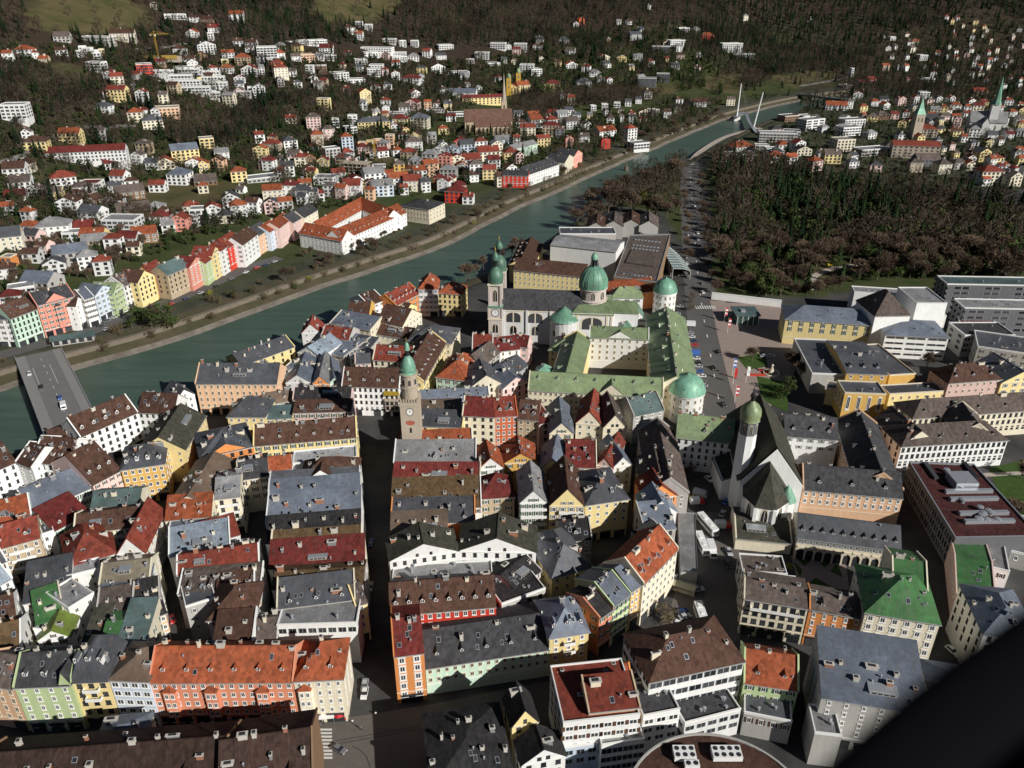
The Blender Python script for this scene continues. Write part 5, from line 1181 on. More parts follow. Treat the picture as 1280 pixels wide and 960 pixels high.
# ================================================================== GROUND, RIVER, ROADS
def offset(i, dist):
    a = NBS[max(i-1,0)]; b = NBS[min(i+1,len(NBS)-1)]; d = (b-a).normalized(); n = Vector((-d.y,d.x)); return NBS[i]+n*dist
def width(i):
    t = min(max((NBS[i].y-420)/700, 0), 1); return 66-16*t
NL = len(NBS)
IEND = min(range(NL), key=lambda i: (NBS[i]-P(1120,113,-5).xy).length)
def terrain():
    xs = np.concatenate([np.arange(-1500,-520,28), np.arange(-520,760,8), np.arange(760,3400,28)])
    ys = np.concatenate([np.arange(-120,1400,8), np.arange(1400,5200,32)])
    X, Y = np.meshgrid(xs, ys); nx, ny = len(xs), len(ys)
    z, s = hill(X, Y); al = sdist(X, Y)[1]
    wd = np.interp(al, np.arange(NL), [width(i) for i in range(NL)])
    m = (s < 15) & (s > -(wd+9)) & (al < IEND)
    z = np.where(m, -9.0, z)
    co = np.stack([X.ravel(), Y.ravel(), z], 1)
    idx = np.arange(nx*ny).reshape(ny,nx)
    q = np.stack([idx[:-1,:-1],idx[:-1,1:],idx[1:,1:],idx[1:,:-1]], -1).reshape(-1,4)
    me = bpy.data.meshes.new('ground'); me.vertices.add(len(co)); me.vertices.foreach_set('co', co.ravel())
    me.loops.add(q.size); me.loops.foreach_set('vertex_index', q.ravel()); me.polygons.add(len(q))
    me.polygons.foreach_set('loop_start', np.arange(0,q.size,4)); me.polygons.foreach_set('loop_total', np.full(len(q),4))
    me.update(); me.polygons.foreach_set('use_smooth', np.ones(len(q),bool))
    # zone: R town paving, G meadow, B garden/wood floor
    px, py = proj_np(co[:,0], co[:,1], z)
    town = np.clip((-s-45)/12, 0, 1)
    park = poly_np(px, py, PARK); town = np.where(park, 0, town); town = np.where(poly_np(px, py, [(735,262),(790,226),(850,200),(857,204),(858,300),(852,300),(826,266),(770,258),(725,282)]), 0, town)
    quarter = (np.clip((60-s)/40,0,1)*(s>0)); town = np.maximum(town, np.where(s>16, quarter*.75, 0))
    far_ = (s < 0) & (py < 235) & ~park & (px > 880); town = np.where(far_, .35, town)
    mead = np.zeros(len(co))
    for pl in MEADOWS: mead = np.maximum(mead, poly_np(px, py, pl).astype(float))
    wood = np.clip((s-260)/200, 0, 1); wood = np.maximum(wood, ((s > 40) & (px > 1000)).astype(float)*.8)
    ca = me.color_attributes.new('zone', 'FLOAT_COLOR', 'POINT')
    ca.data.foreach_set('color', np.stack([town, mead, wood, np.ones(len(co))], 1).astype(np.float32).ravel())
    m_, nt, b = base('earth')
    at = nn(nt, 'ShaderNodeAttribute', attribute_name='zone'); sp = nt.nodes.new('ShaderNodeSeparateColor'); nt.links.new(at.outputs['Color'], sp.inputs[0])
    v = coords(nt, world=True); f1 = noise(nt, v, .06, 6, .65); f2 = noise(nt, v, .5, 4); f3 = noise(nt, v, .02, 3)
    gar = mix(nt, ramp(nt, f1, [(.35,0.),(.65,1.)]), (.034,.056,.016), (.075,.082,.032))
    gar = mix(nt, ramp(nt, f2, [(.45,0.),(.7,.5)]), gar, (.045,.035,.024))
    wd_ = mix(nt, f1, (.030,.022,.015), (.062,.046,.032))
    md_ = mix(nt, ramp(nt, f1, [(.3,0.),(.7,1.)]), (.045,.058,.018), (.088,.078,.036))
    md_ = mix(nt, ramp(nt, f3, [(.4,0.),(.6,.5)]), md_, (.15,.11,.06))
    pav = mix(nt, ramp(nt, f1, [(.3,0.),(.7,1.)]), (.040,.039,.040), (.095,.090,.087)); pav = mix(nt, ramp(nt, f2, [(.5,0.),(.75,.5)]), pav, (.05,.048,.047))
    c = mix(nt, sp.outputs[2], gar, wd_); c = mix(nt, sp.outputs[1], c, md_); c = mix(nt, sp.outputs[0], c, pav)
    nt.links.new(c, b.inputs['Base Color']); b.inputs['Roughness'].default_value = .95; b.inputs['Specular IOR Level'].default_value = .1
    me.materials.append(m_); o = bpy.data.objects.new('ground', me); o['kind'] = 'structure'; link(o)
def proj_np(x, y, z):
    dd = z-H0; Z = y*CN-dd*SN; Z = np.where(Z < 1, 1, Z); Yc = y*SN+dd*CN
    return 640+F*x/Z, 480-F*Yc/Z
def poly_np(px, py, poly):
    c = np.zeros(len(px), bool); n = len(poly)
    for i in range(n):
        (x1,y1),(x2,y2) = poly[i], poly[(i+1)%n]
        if y1 == y2: continue
        c ^= ((y1 > py) != (y2 > py)) & (px < (x2-x1)*(py-y1)/(y2-y1)+x1)
    return c
PARK = [(888,190),(960,205),(1020,225),(1120,235),(1230,250),(1300,262),(1300,368),(1130,362),(1060,366),(1000,374),(890,372)]
MEADOWS = [[(30,-30),(120,-20),(185,12),(190,32),(150,44),(95,42),(40,38)],[(395,-30),(505,-30),(500,6),(470,28),(415,32),(392,18)],[(72,78),(110,84),(106,96),(60,92)],[(470,182),(500,182),(498,206),(462,204)],[(955,95),(1045,88),(1040,104),(990,108)],[(800,108),(850,104),(845,118),(800,118)],[(880,92),(930,96),(922,118),(880,112)],[(120,230),(330,225),(330,260),(210,270)],[(1210,605),(1300,560),(1300,690),(1268,650)],[(1000,340),(1080,325),(1085,345),(1010,350)]]
terrain()
def strip(name, rows, mat, kind='structure', uv=None):
    """rows: list of equal length lists of points"""
    b = MB(); n = len(rows[0])
    for r in rows: b.v += [tuple(p) for p in r]
    for i in range(len(rows)-1):
        for k in range(n-1): b.f.append((i*n+k, i*n+k+1, (i+1)*n+k+1, (i+1)*n+k)); b.m.append(0)
    o = b.build(name, mat, None, True); o['kind'] = kind; return o
def gravel():
    m, nt, b = base('river_gravel'); v = coords(nt, world=True)
    f = noise(nt, v, .12, 6, .7); f2 = noise(nt, v, 1.2, 4)
    c = mix(nt, ramp(nt, f, [(.35,0.),(.65,1.)]), (.12,.10,.08), (.235,.205,.17)); c = mix(nt, ramp(nt, f2, [(.5,0.),(.75,.6)]), c, (.095,.07,.05))
    nt.links.new(c, b.inputs['Base Color']); b.inputs['Roughness'].default_value = .95; return m
def grassbank():
    m, nt, b = base('bank_grass'); v = coords(nt, world=True)
    f = noise(nt, v, .09, 6, .7); f2 = noise(nt, v, .8, 4)
    c = mix(nt, ramp(nt, f, [(.35,0.),(.65,1.)]), (.048,.052,.020), (.098,.074,.042)); c = mix(nt, ramp(nt, f2, [(.5,0.),(.75,.6)]), c, (.06,.045,.028))
    nt.links.new(c, b.inputs['Base Color']); b.inputs['Roughness'].default_value = .95; return m
def water():
    m, nt, b = base('river_water'); v = coords(nt, (1,1,1), world=True)
    f = noise(nt, v, .025, 4); f2 = noise(nt, v, .35, 5, .7); mpf = nt.nodes.new('ShaderNodeMapping'); mpf.inputs['Rotation'].default_value = (0,0,-.86); mpf.inputs['Scale'].default_value = (.05,.5,1); nt.links.new(v, mpf.inputs[0]); f = noise(nt, mpf.outputs[0], .35, 5, .65)
    c = mix(nt, ramp(nt, f, [(.35,0.),(.7,1.)]), (.054,.090,.069), (.082,.124,.096)); c = mix(nt, ramp(nt, f2, [(.62,0.),(.78,.35)]), c, (.12,.16,.14))
    nt.links.new(c, b.inputs['Base Color']); b.inputs['Roughness'].default_value = .3; b.inputs['Specular IOR Level'].default_value = .22
    bp = nn(nt, 'ShaderNodeBump', Strength=.3, Distance=.3); nt.links.new(f2, bp.inputs['Height']); nt.links.new(bp.outputs[0], b.inputs['Normal']); return m
MG = gravel(); MBK = grassbank(); MW = water()
M_path = simple('path_gravel', (.17,.145,.115), .95, var=.2); M_quay = simple('quay_stone', (.15,.125,.095), .95, var=.4, scale=.4)
rg = random.Random(3)
wob = [rg.uniform(-1.6,1.6) for _ in range(NL)]
wob = [(wob[max(i-1,0)]+wob[i]*2+wob[min(i+1,NL-1)])/4 for i in range(NL)]
def row(i, prof): return [(*offset(i, d), z) for d, z in prof]
I = range(0, IEND+1)
strip('river_water', [row(i, [(2.5,-5),(-20,-5),(-42,-5),(-width(i)-3,-5)]) for i in I], MW)
strip('gravel_bank', [row(i, [(-1.5,-5.6),(.6+wob[i],-4.9),(2.6+wob[i],-4.3),(4.6+wob[i],-3.6)]) for i in I], MG)
strip('shrub_bank', [row(i, [(4.2+wob[i],-3.75),(7,-3.0),(10,-2.3),(12,-1.7)]) for i in I], MBK)
strip('quay_wall', [row(i, [(11.5,-2.4),(12.3,.5),(12.8,.5),(12.9,.1)]) for i in I], M_quay)
strip('promenade_path', [row(i, [(12.85,.14),(15.5,.16)]) for i in I], M_path)
strip('bank_grass', [row(i, [(15.4,.12),(19,.2),(24,.12),(28,-.3)]) for i in I], MBK)
strip('near_bank', [row(i, [(-width(i)-14,.1),(-width(i)-6,.12),(-width(i)-2.4,-2.2),(-width(i)+.6,-5.5)]) for i in I], MBK)
def poly_sheet(name, pts, mat, z=.03, kind='structure'):
    b = MB(); b.face([tuple(P(x,y,z)) for x,y in pts]); o = b.build(name, mat); o['kind'] = kind; return o
M_asph = simple('asphalt', (.105,.098,.095), .9, var=.22, scale=.25); M_plaza = simple('plaza_paving', (.30,.235,.205), .9, var=.14, scale=.3)
M_cob = simple('market_paving', (.125,.11,.098), .95, var=.25, scale=.4); M_paint = simple('road_paint', (.62,.60,.56), .8, var=.12); M_stonep = simple('pale_paving', (.42,.36,.30), .9, var=.15, scale=.3)
def road(name, pts, w, mat, z):
    q = smooth_poly([P(x,y,z).xy for x,y in pts], 10); b = []
    for i in range(len(q)):
        d = (q[min(i+1,len(q)-1)]-q[max(i-1,0)]).normalized(); n = Vector((-d.y,d.x))
        b.append([(*(q[i]+n*w/2), z), (*(q[i]-n*w/2), z)])
    return strip(name, b, mat), q
AVE = [(905,548),(902,520),(893,470),(884,420),(877,380),(870,320),(866,260),(863,222),(861,198)]
rd, AQ = road('avenue_road', AVE, 19, M_asph, .03)
road('river_lane', [(862,206),(875,190),(905,172),(935,163),(952,160)], 7, M_stonep, .06)
road('avenue_pavement', [(935,520),(918,450),(903,400),(897,376)], 9, M_plaza, .05)
poly_sheet('theatre_square', [(925,520),(912,480),(897,420),(889,378),(975,380),(985,402),(1000,432),(1005,440),(985,480),(960,512)], M_plaza, .04)
poly_sheet('square_lawn', [(946,470),(985,478),(985,515),(952,500)], M_lawn, .09)
poly_sheet('tree_lawn', [(921,447),(955,440),(960,458),(934,462)], M_lawn, .09)
poly_sheet('market_square', [(845,640),(925,640),(925,800),(880,815),(800,800),(835,770),(850,720)], M_cob, .04)
poly_sheet('lower_square', [(385,902),(450,895),(540,880),(690,850),(760,900),(720,1000),(380,1000)], M_cob, .04)
poly_sheet('bright_lawn', [(1236,585),(1300,570),(1300,700),(1262,650)], M_lawn, .04)
poly_sheet('lawn_path', [(1214,592),(1300,588),(1300,592),(1216,597)], M_stonep, .07)
poly_sheet('courtyard_garden', [(988,694),(1056,697),(1062,738),(1000,735)], M_plaza, .05)
for pts in ([(994,697),(1016,698),(1006,708)],[(1022,699),(1044,700),(1030,709)],[(992,702),(1003,712),(1000,722)],[(1008,731),(1020,722),(1040,734)],[(1046,704),(1054,722),(1038,714)]): poly_sheet('garden_bed', pts, M_lawn, .12)
# park path and planted bed
road('park_path', [(1012,362),(1018,345),(1050,333),(1090,328),(1112,300),(1140,270)], 5, M_stonep, .05)
# road markings
b = MB()
for i in range(4, len(AQ)-2, 2):
    p = AQ[i]; d = (AQ[i+1]-AQ[i]).normalized(); n = Vector((-d.y,d.x))*.28; a = p-d*2.2; c = p+d*2.2
    b.face([(*(a+n),.05),(*(c+n),.05),(*(c-n),.05),(*(a-n),.05)])
o = b.build('centre_line_marking', M_paint); o['kind'] = 'structure'
b = MB()
for k in range(9):
    p = P(870+k*2.9,384,.05); b.face([(p.x-.4,p.y-2.6,.055),(p.x+.4,p.y-2.6,.055),(p.x+.4,p.y+2.6,.055),(p.x-.4,p.y+2.6,.055)])
o = b.build('avenue_crossing_marking', M_paint); o['kind'] = 'structure'
b = MB()
for k in range(9):
    p = P(398,912+k*4.4,.06); b.face([(p.x-.2,p.y-.32,.06),(p.x+3.6,p.y-.32,.06),(p.x+3.6,p.y+.32,.06),(p.x-.2,p.y+.32,.06)])
o = b.build('zebra_crossing_marking', M_paint); o['kind'] = 'structure'
for off in (0,.0):
    pass
for k,pts in enumerate(([(420,926),(455,920),(520,908),(600,890)],[(420,930),(455,924),(520,912),(600,894)],[(440,932),(458,945),(466,975)])):
    q = smooth_poly([P(x,y,.06).xy for x,y in pts], 3); bb = []
    for i in range(len(q)):
        d = (q[min(i+1,len(q)-1)]-q[max(i-1,0)]).normalized(); n = Vector((-d.y,d.x))*.09; bb.append([(*(q[i]+n),.07),(*(q[i]-n),.07)])
    strip('tram_rail_line', bb, M_dark)
# roads on the slope and far bank
M_lane = simple('lane_asphalt', (.19,.18,.17), .95, var=.2, scale=.2)
for pts, w in (([(0,205),(30,196),(60,176),(100,160),(150,158),(190,156)],7),([(300,230),(330,222),(372,215)],5),([(560,108),(556,98),(566,88)],6),([(528,125),(530,112),(524,98)],5),([(160,100),(168,108),(172,118)],6),([(20,290),(42,310),(50,330)],7),([(1000,108),(1030,103),(1060,97),(1068,96)],8),([(640,140),(690,120),(740,112),(780,108)],5),([(170,62),(230,55),(262,58)],5)):
    q = [G(x,y) for x,y in pts]; bb = []
    den = []
    for i in range(len(q)-1):
        for k in range(6): den.append(q[i].lerp(q[i+1],k/6))
    for i in range(len(den)):
        d = (den[min(i+1,len(den)-1)]-den[max(i-1,0)]); d.z = 0; d.normalize(); n = Vector((-d.y,d.x,0))*w/2
        bb.append([(p_.x,p_.y,hz(p_.x,p_.y)+.5) for p_ in (den[i]+n, den[i], den[i]-n)])
    strip('hill_lane', bb, M_lane)
# terrace road along the riverside facades
road('river_road', [(-30,452),(60,428),(120,412),(190,385),(250,362),(310,335),(350,322)], 11, M_asph, .25)
# ------------------------------------------------------------------ bridges
pa = P(50,446,0); pb = P(96,550,0); u = (pb-pa); L = u.length; a = math.atan2(u.y,u.x)
t = T('road_bridge', 'wide concrete road bridge over the green river with parked cars', 'bridge', pa.x, pa.y, a)
b = MB(); b.box(-4,-11,-1.6,L+4,11,.6,0); b.build('deck', simple('bridge_asphalt',(.17,.165,.16),.9,var=.15,scale=.2), t)
b = MB()
for s in (-8.6,8.6): b.box(-4,s-2.2,.603,L+4,s+2.2,.75,0)
b.build('pavement', simple('bridge_pavement',(.24,.23,.22),.9,var=.12,scale=.3), t)
for s in (-10.8,10.8):
    b = MB(); b.box(-4,s-.08,1.6,L+4,s+.08,1.75,0)
    for k in range(int(L/2.2)): b.box(k*2.2,s-.06,.75,k*2.2+.12,s+.06,1.6,0)
    b.build('railing', M_steel, t)
for k in (.3,.62):
    b = MB(); b.box(L*k-1.4,-10,-9,L*k+1.4,10,-1.6,0); b.lathe([(1.4,-9),(1.4,-1.7)], 12, (L*k,-10)); b.lathe([(1.4,-9),(1.4,-1.7)], 12, (L*k,10)); b.build('pier', M_quay, t)
b = MB()
for k in range(10): b.box(4+k*(L-8)/10,-.12,.603,4+k*(L-8)/10+3,.12,.612,0)
b.box(14,2.4,.603,40,2.6,.612,0); b.box(14,-5.2,.603,44,-5.0,.612,0); b.build('lane_marking', M_paint, t)
# cable stayed footbridge with two leaning white masts
p0 = P(921,147,0); p1 = P(940,163,0)
t = T('cable_footbridge', 'curved cable footbridge with two slim white masts over the far river', 'bridge', p0.x, p0.y)
pts = [P(921,146,2).xy, P(928,140,2).xy, P(933,142,2).xy, P(937,152,2).xy, P(942,160,2).xy, P(946,165,2).xy]
q = smooth_poly(pts, 6); b = MB()
for i in range(len(q)-1):
    d = (q[i+1]-q[i]).normalized(); n = Vector((-d.y,d.x))*2.2; A_,B_ = q[i]-p0.xy, q[i+1]-p0.xy
    b.face([(*(A_+n),1.6),(*(A_-n),1.6),(*(B_-n),1.6),(*(B_+n),1.6)]); b.face([(*(A_-n),.6),(*(A_-n),1.9),(*(B_-n),1.9),(*(B_-n),.6)]); b.face([(*(A_+n),1.9),(*(A_+n),.6),(*(B_+n),.6),(*(B_+n),1.9)])
b.build('deck', M_steel, t)
for (bx,by,tx_,ty_) in ((921,146,920,112),(941,160,948,126)):
    A_ = P(bx,by,0)-p0; zt = 42; B_ = Vector((A_.x+(1.5 if bx<930 else 8),A_.y+4,zt)); b = MB(); b.tube((A_.x,A_.y,-6),B_,1.1,.6,8); b.build('mast', M_white, t)
    b = MB(); b.box(A_.x-4,A_.y-4,-7,A_.x+4,A_.y+4,.5); b.build('pier', M_white, t)
    for k in range(0,len(q),6): b = MB(); c = q[k]-p0.xy; b.tube((c.x,c.y,1.7),B_,.04,n=4); b.build('cable', M_steel, t)
pa = P(1004,119,2); pb = P(1062,126,2); u = pb-pa; t = T('far_bridge', 'long low dark road bridge over the river at the foot of the wooded hill', 'bridge', pa.x, pa.y, math.atan2(u.y,u.x))
b = MB(); b.box(-6,-6,1,u.length+6,6,4); b.build('deck', simple('dark_concrete',(.12,.12,.12),.9,var=.2), t)
for k in (.15,.5,.85): b = MB(); b.box(u.length*k-1.5,-5,-7,u.length*k+1.5,5,1); b.build('pier', M_quay, t)
# low river footbridge piers and gate walls
p = P(783,207,0); t = T('river_gauge', 'small pier footing with white post standing in the river', 'pier', p.x, p.y); b = MB(); b.lathe([(2.2,-6),(2.0,-1),(0,-.6)], 10); b.box(-.5,-.5,-1,.5,.5,5); b.build('base', M_quay, t)
p = G(62,434); t = T('quay_pavilion', 'low green roofed market pavilion at the bridge head', 'pavilion', p.x+2, p.y, R(22)); b = MB(); b.box(0,0,0,20,7,3.4,0); b.build('wall', wall_mat('gr'), t)
b = MB(); b.face([(-1,-1,3.3),(21,-1,3.3),(21,3.5,5),(-1,3.5,5)]); b.face([(21,8,3.3),(-1,8,3.3),(-1,3.5,5),(21,3.5,5)]); b.build('roof', roof_mat('tl'), t)
for k in range(5): copy_part('window', WIN['k'], t, (2+k*4,0,.8), 0, (2.6,1,2))
p0 = P(889,374,0); p1 = P(976,384,0); u = p1-p0; t = T('garden_wall', 'long pale garden wall between the theatre square and the park', 'wall', p0.x, p0.y, math.atan2(u.y,u.x)); b = MB(); b.box(0,-.3,-.5,u.length,.3,4.2,0); b.box(-.1,-.45,4.2,u.length+.1,.45,4.5,0); b.build('wall', wall_mat('wh'), t)
# ================================================================== TREES
def bare_tmpl(seed, h=11.0):
    r = random.Random(seed); tr = MB(); cr = MB(); tips = []
    def limb(p, d, L, rad, lev):
        q = p+d*L; tr.tube(p, q, rad, rad*.62, 5 if lev < 2 else 3)
        if lev >= 3: tips.append((q, d)); return
        n = (4,4,3)[lev] if lev else 5
        for k in range(n):
            az = 2*math.pi*(k+r.random()*.7)/n; sp = r.uniform(.32,.78)
            o = d.orthogonal().normalized(); o.rotate(Matrix.Rotation(az,3,d))
            dd = (d*math.cos(sp)+o*math.sin(sp)+Vector((0,0,.3))).normalized()
            s = q if k or lev == 0 else q; st = p.lerp(q, r.uniform(.55,1.0))
            limb(st, dd, L*r.uniform(.62,.85), rad*.55, lev+1)
    limb(Vector((0,0,-.6)), Vector((r.uniform(-.06,.06),r.uniform(-.06,.06),1)).normalized(), h*.31, h*.026, 0)
    for q, d in tips:                                       # fine twigs
        for k in range(11):
            dd = (d+Vector((r.uniform(-1,1),r.uniform(-1,1),r.uniform(-.35,1)))*.85).normalized(); L = r.uniform(.07,.16)*h
            a = q+Vector((r.uniform(-1,1),r.uniform(-1,1),r.uniform(-1,1)))*.05*h; w = dd.orthogonal().normalized(); w.rotate(Matrix.Rotation(r.uniform(0,6.3),3,dd)); w *= h*.0085
            e = a+dd*L; cr.face([a-w, a+w, e+w*.3, e-w*.3])
            for s in (-1,1):
                f = (dd+w.normalized()*s*.9+Vector((0,0,.2))).normalized(); m = a+dd*L*r.uniform(.25,.7); e2 = m+f*L*.62; w2 = f.orthogonal().normalized()*h*.0065
                cr.face([m-w2, m+w2, e2])
    return tr.mesh('trunk', M_bark), cr.mesh('crown', M_twig), h
def conifer_tmpl(seed, h=15.0, mat=None):
    r = random.Random(seed); tr = MB(); cr = MB(); tr.tube((0,0,-.5),(0,0,h*.95), h*.018, h*.004, 6)
    z = h*.1
    while z < h*.985:
        k = (h-z)/h; R_ = (.20*h*k**.85+.02*h)*r.uniform(.75,1.15); n = max(4,int(10*k)+4)
        for i in range(n):
            a = 2*math.pi*(i+r.random())/n; rr = R_*r.uniform(.7,1.15); dr = -.28*rr+r.uniform(-.05,.03)*h
            c, s = math.cos(a), math.sin(a); wd = rr*r.uniform(.28,.42)
            e = Vector((c*rr, s*rr, z+dr)); m = Vector((c*rr*.55, s*rr*.55, z+dr*.3)); o = Vector((-s,c,0))
            cr.face([(0,0,z+.02*h), tuple(m-o*wd), tuple(e)]); cr.face([(0,0,z+.02*h), tuple(e), tuple(m+o*wd)])
            cr.face([tuple(m-o*wd*.8-Vector((0,0,.025*h))), tuple(m+o*wd*.8-Vector((0,0,.03*h))), tuple(e*1.0+Vector((c*.3,s*.3,-.04*h)))])
        z += h*.035*r.uniform(.8,1.2)
    return tr.mesh('trunk', M_bark), cr.mesh('crown', mat or M_needle), h
def leafy_tmpl(seed, h=8.0, mat=None, n=520, wide=.5):
    r = random.Random(seed); tr = MB(); cr = MB(); tr.tube((0,0,-.5),(0,0,h*.5), h*.03, h*.015, 6)
    cl = [(Vector((r.uniform(-1,1)*h*wide*.6, r.uniform(-1,1)*h*wide*.6, h*r.uniform(.35,.85))), h*r.uniform(.13,.26)) for _ in range(11)]
    for c, R_ in cl: tr.tube((0,0,h*.3), c, h*.012, h*.004, 4)
    for k in range(n):
        c, R_ = r.choice(cl); d = Vector((r.gauss(0,1),r.gauss(0,1),r.gauss(0,1))).normalized(); p = c+d*R_*r.uniform(.7,1.08)
        u = d.orthogonal().normalized(); u.rotate(Matrix.Rotation(r.uniform(0,6.3),3,d)); v = d.cross(u); s = h*r.uniform(.022,.045)
        u = u*s+d*s*r.uniform(-.6,.6); v = v*s+d*s*r.uniform(-.6,.6)
        cr.face([p-u-v*.5, p+u-v*.5, p+u*.4+v, p-u*.4+v])
    return tr.mesh('trunk', M_bark), cr.mesh('crown', mat or M_ever), h
TM = {'bare': [bare_tmpl(s) for s in range(5)], 'con': [conifer_tmpl(s+20) for s in range(3)], 'ever': [leafy_tmpl(40), leafy_tmpl(41, wide=.42)], 'spring': [leafy_tmpl(50, mat=M_spring, n=330)], 'brown': [leafy_tmpl(60, mat=M_hedge, n=300, wide=.7), leafy_tmpl(61, mat=M_hedge, n=260, wide=.9)]}
NAMES = {'bare':'bare_tree','con':'conifer_tree','ever':'evergreen_tree','spring':'spring_tree','brown':'shrub'}
CAT = {'bare':'tree','con':'tree','ever':'tree','spring':'tree','brown':'shrub'}
tr_r = random.Random(77)
NT = {}
def tree(kind, x, y, z, h, label, group):
    tm, cm, h0 = tr_r.choice(TM[kind]); s = h/h0; sw = s*tr_r.uniform(.85,1.2)
    o = bpy.data.objects.new(NAMES[kind], tm); o.location = (x,y,z); o.rotation_euler = (0,0,tr_r.uniform(0,6.28)); o.scale = (sw,sw,s)
    COL.objects.link(o); tag(o, label, CAT[kind], group); c = bpy.data.objects.new('crown', cm); COL.objects.link(c); c.parent = o
    NT[kind] = NT.get(kind,0)+1; return o
BA = np.array([(h['o'].location.x, h['o'].location.y, math.cos(h['o'].rotation_euler.z), math.sin(h['o'].rotation_euler.z), h['w'], h['d']) for h in HOUSES])
def clear(x, y, m=0.0):
    dx = x-BA[:,0]; dy = y-BA[:,1]; u = dx*BA[:,2]+dy*BA[:,3]; v = -dx*BA[:,3]+dy*BA[:,2]
    return not ((u > -m) & (u < BA[:,4]+m) & (v > -m) & (v < BA[:,5]+m)).any()
def world_pts(poly, spacing, seed, jitter=1.0, zmax=None):
    """even scatter of ground points whose picture falls in a polygon of the photograph"""
    r = np.random.RandomState(seed)
    c = [G(x,y) for x,y in poly]; x0 = min(p.x for p in c)-20; x1 = max(p.x for p in c)+20; y0 = min(p.y for p in c)-20; y1 = max(p.y for p in c)+60
    xs, ys = np.meshgrid(np.arange(x0,x1,spacing), np.arange(y0,y1,spacing)); xs = xs.ravel()+r.uniform(-.5,.5,xs.size)*spacing; ys = ys.ravel()+r.uniform(-.5,.5,ys.size)*spacing
    z, s = hill(xs, ys); px, py = proj_np(xs, ys, z); m = poly_np(px, py, poly)
    return xs[m], ys[m], z[m], s[m], px[m], py[m]
def low_ever(seed):
    r = random.Random(seed); b = MB(); b.tube((0,0,-.5),(0,0,2.5),.2,.1,3,1)
    cl = [(Vector((r.uniform(-1.6,1.6),r.uniform(-1.6,1.6),r.uniform(2.2,5.2))),r.uniform(1.1,1.9)) for _ in range(6)]
    for k in range(80):
        c, R_ = r.choice(cl); d = Vector((r.gauss(0,1),r.gauss(0,1),r.gauss(0,1))).normalized(); p = c+d*R_*r.uniform(.75,1.1); u = d.orthogonal().normalized(); u.rotate(Matrix.Rotation(r.uniform(0,6.3),3,d)); v = d.cross(u); s = r.uniform(.3,.65)
        b.face([p-u*s-v*s*.5,p+u*s-v*s*.5,p+u*s*.4+v*s,p-u*s*.4+v*s])
    return b
# far-off woods that read as one mass: one object
def low_bare(seed):
    r = random.Random(seed); b = MB(); b.tube((0,0,-.5),(0,0,5.5),.22,.1,3,1)
    for k in range(5): a = k*1.256+r.random(); b.tube((0,0,3),(2.6*math.cos(a),2.6*math.sin(a),7.5+r.random()),.12,.04,3,1)
    for k in range(150):
        d = Vector((r.gauss(0,1),r.gauss(0,1),r.gauss(0,.9))).normalized(); p = Vector((0,0,7))+Vector((d.x*3.2,d.y*3.2,d.z*3.6))*r.uniform(.62,1.0); dd = (d+Vector((r.uniform(-.6,.6),r.uniform(-.6,.6),.5))).normalized(); w = dd.orthogonal().normalized(); w.rotate(Matrix.Rotation(r.uniform(0,6.3),3,dd)); w *= .15; e = p+dd*r.uniform(.9,1.9)
        b.face([p-w,p+w,e+w*.2,e-w*.2])
    return b
def low_con(seed):
    r = random.Random(seed); b = MB(); z = 1.2; h = 14
    while z < h:
        k = (h-z)/h; R_ = (3.0*k+.25)*r.uniform(.8,1.15); n = 7
        for i in range(n):
            a = 2*math.pi*(i+r.random()*.8)/n; c, s = math.cos(a), math.sin(a); rr = R_*r.uniform(.75,1.15)
            b.face([(0,0,z+1.1),(c*rr*.7-s*rr*.42,s*rr*.7+c*rr*.42,z-.2),(c*rr,s*rr,z-.75),(c*rr*.7+s*rr*.42,s*rr*.7-c*rr*.42,z-.2)],0)
        z += 1.05
    return b
def mass(name, label, items, cat='woodland'):
    """items: list of (template index, x, y, z, scale)"""
    if not items: return
    V = []; Fl = []; FT = []; MI = []; base_ = 0
    for ti, x, y, z, sc in items:
        tv, tf, tl, tmi = LOWA[ti]; a = tr_r.uniform(0,6.28); c, s = math.cos(a)*sc[0], math.sin(a)*sc[0]
        v = np.empty_like(tv); v[:,0] = tv[:,0]*c-tv[:,1]*s+x; v[:,1] = tv[:,0]*s+tv[:,1]*c+y; v[:,2] = tv[:,2]*sc[1]+z
        V.append(v); Fl.append(tf+base_); FT.append(tl); MI.append(tmi); base_ += len(tv)
    V = np.concatenate(V); Fl = np.concatenate(Fl); FT = np.concatenate(FT); MI = np.concatenate(MI)
    me = bpy.data.meshes.new(name); me.vertices.add(len(V)); me.vertices.foreach_set('co', V.ravel()); me.loops.add(len(Fl)); me.loops.foreach_set('vertex_index', Fl)
    me.polygons.add(len(FT)); st = np.concatenate([[0],np.cumsum(FT)[:-1]]); me.polygons.foreach_set('loop_start', st); me.polygons.foreach_set('loop_total', FT); me.polygons.foreach_set('material_index', MI)
    for m in (M_twigfar, M_bark, M_needlefar, M_everfar): me.materials.append(m)
    me.update(); o = link(bpy.data.objects.new(name, me)); tag(o, label, cat, None, 'stuff'); return o
def farleaf(name, a, b_):
    m, nt, b = base(name); v = coords(nt, world=True); f = noise(nt, v, .022, 4, .6); f2 = noise(nt, v, .16, 3)
    c = mix(nt, ramp(nt, f, [(.35,0.),(.65,1.)]), a, b_); c = mix(nt, ramp(nt, f2, [(.35,.0),(.7,.6)]), c, tuple(x*.6 for x in a)); nt.links.new(c, b.inputs['Base Color']); b.inputs['Roughness'].default_value = .95; b.inputs['Specular IOR Level'].default_value = .05; return m
M_twigfar = farleaf('woodland_twigs', (.026,.022,.015), (.120,.090,.062)); M_needlefar = farleaf('woodland_needles', (.008,.018,.009), (.030,.050,.018))
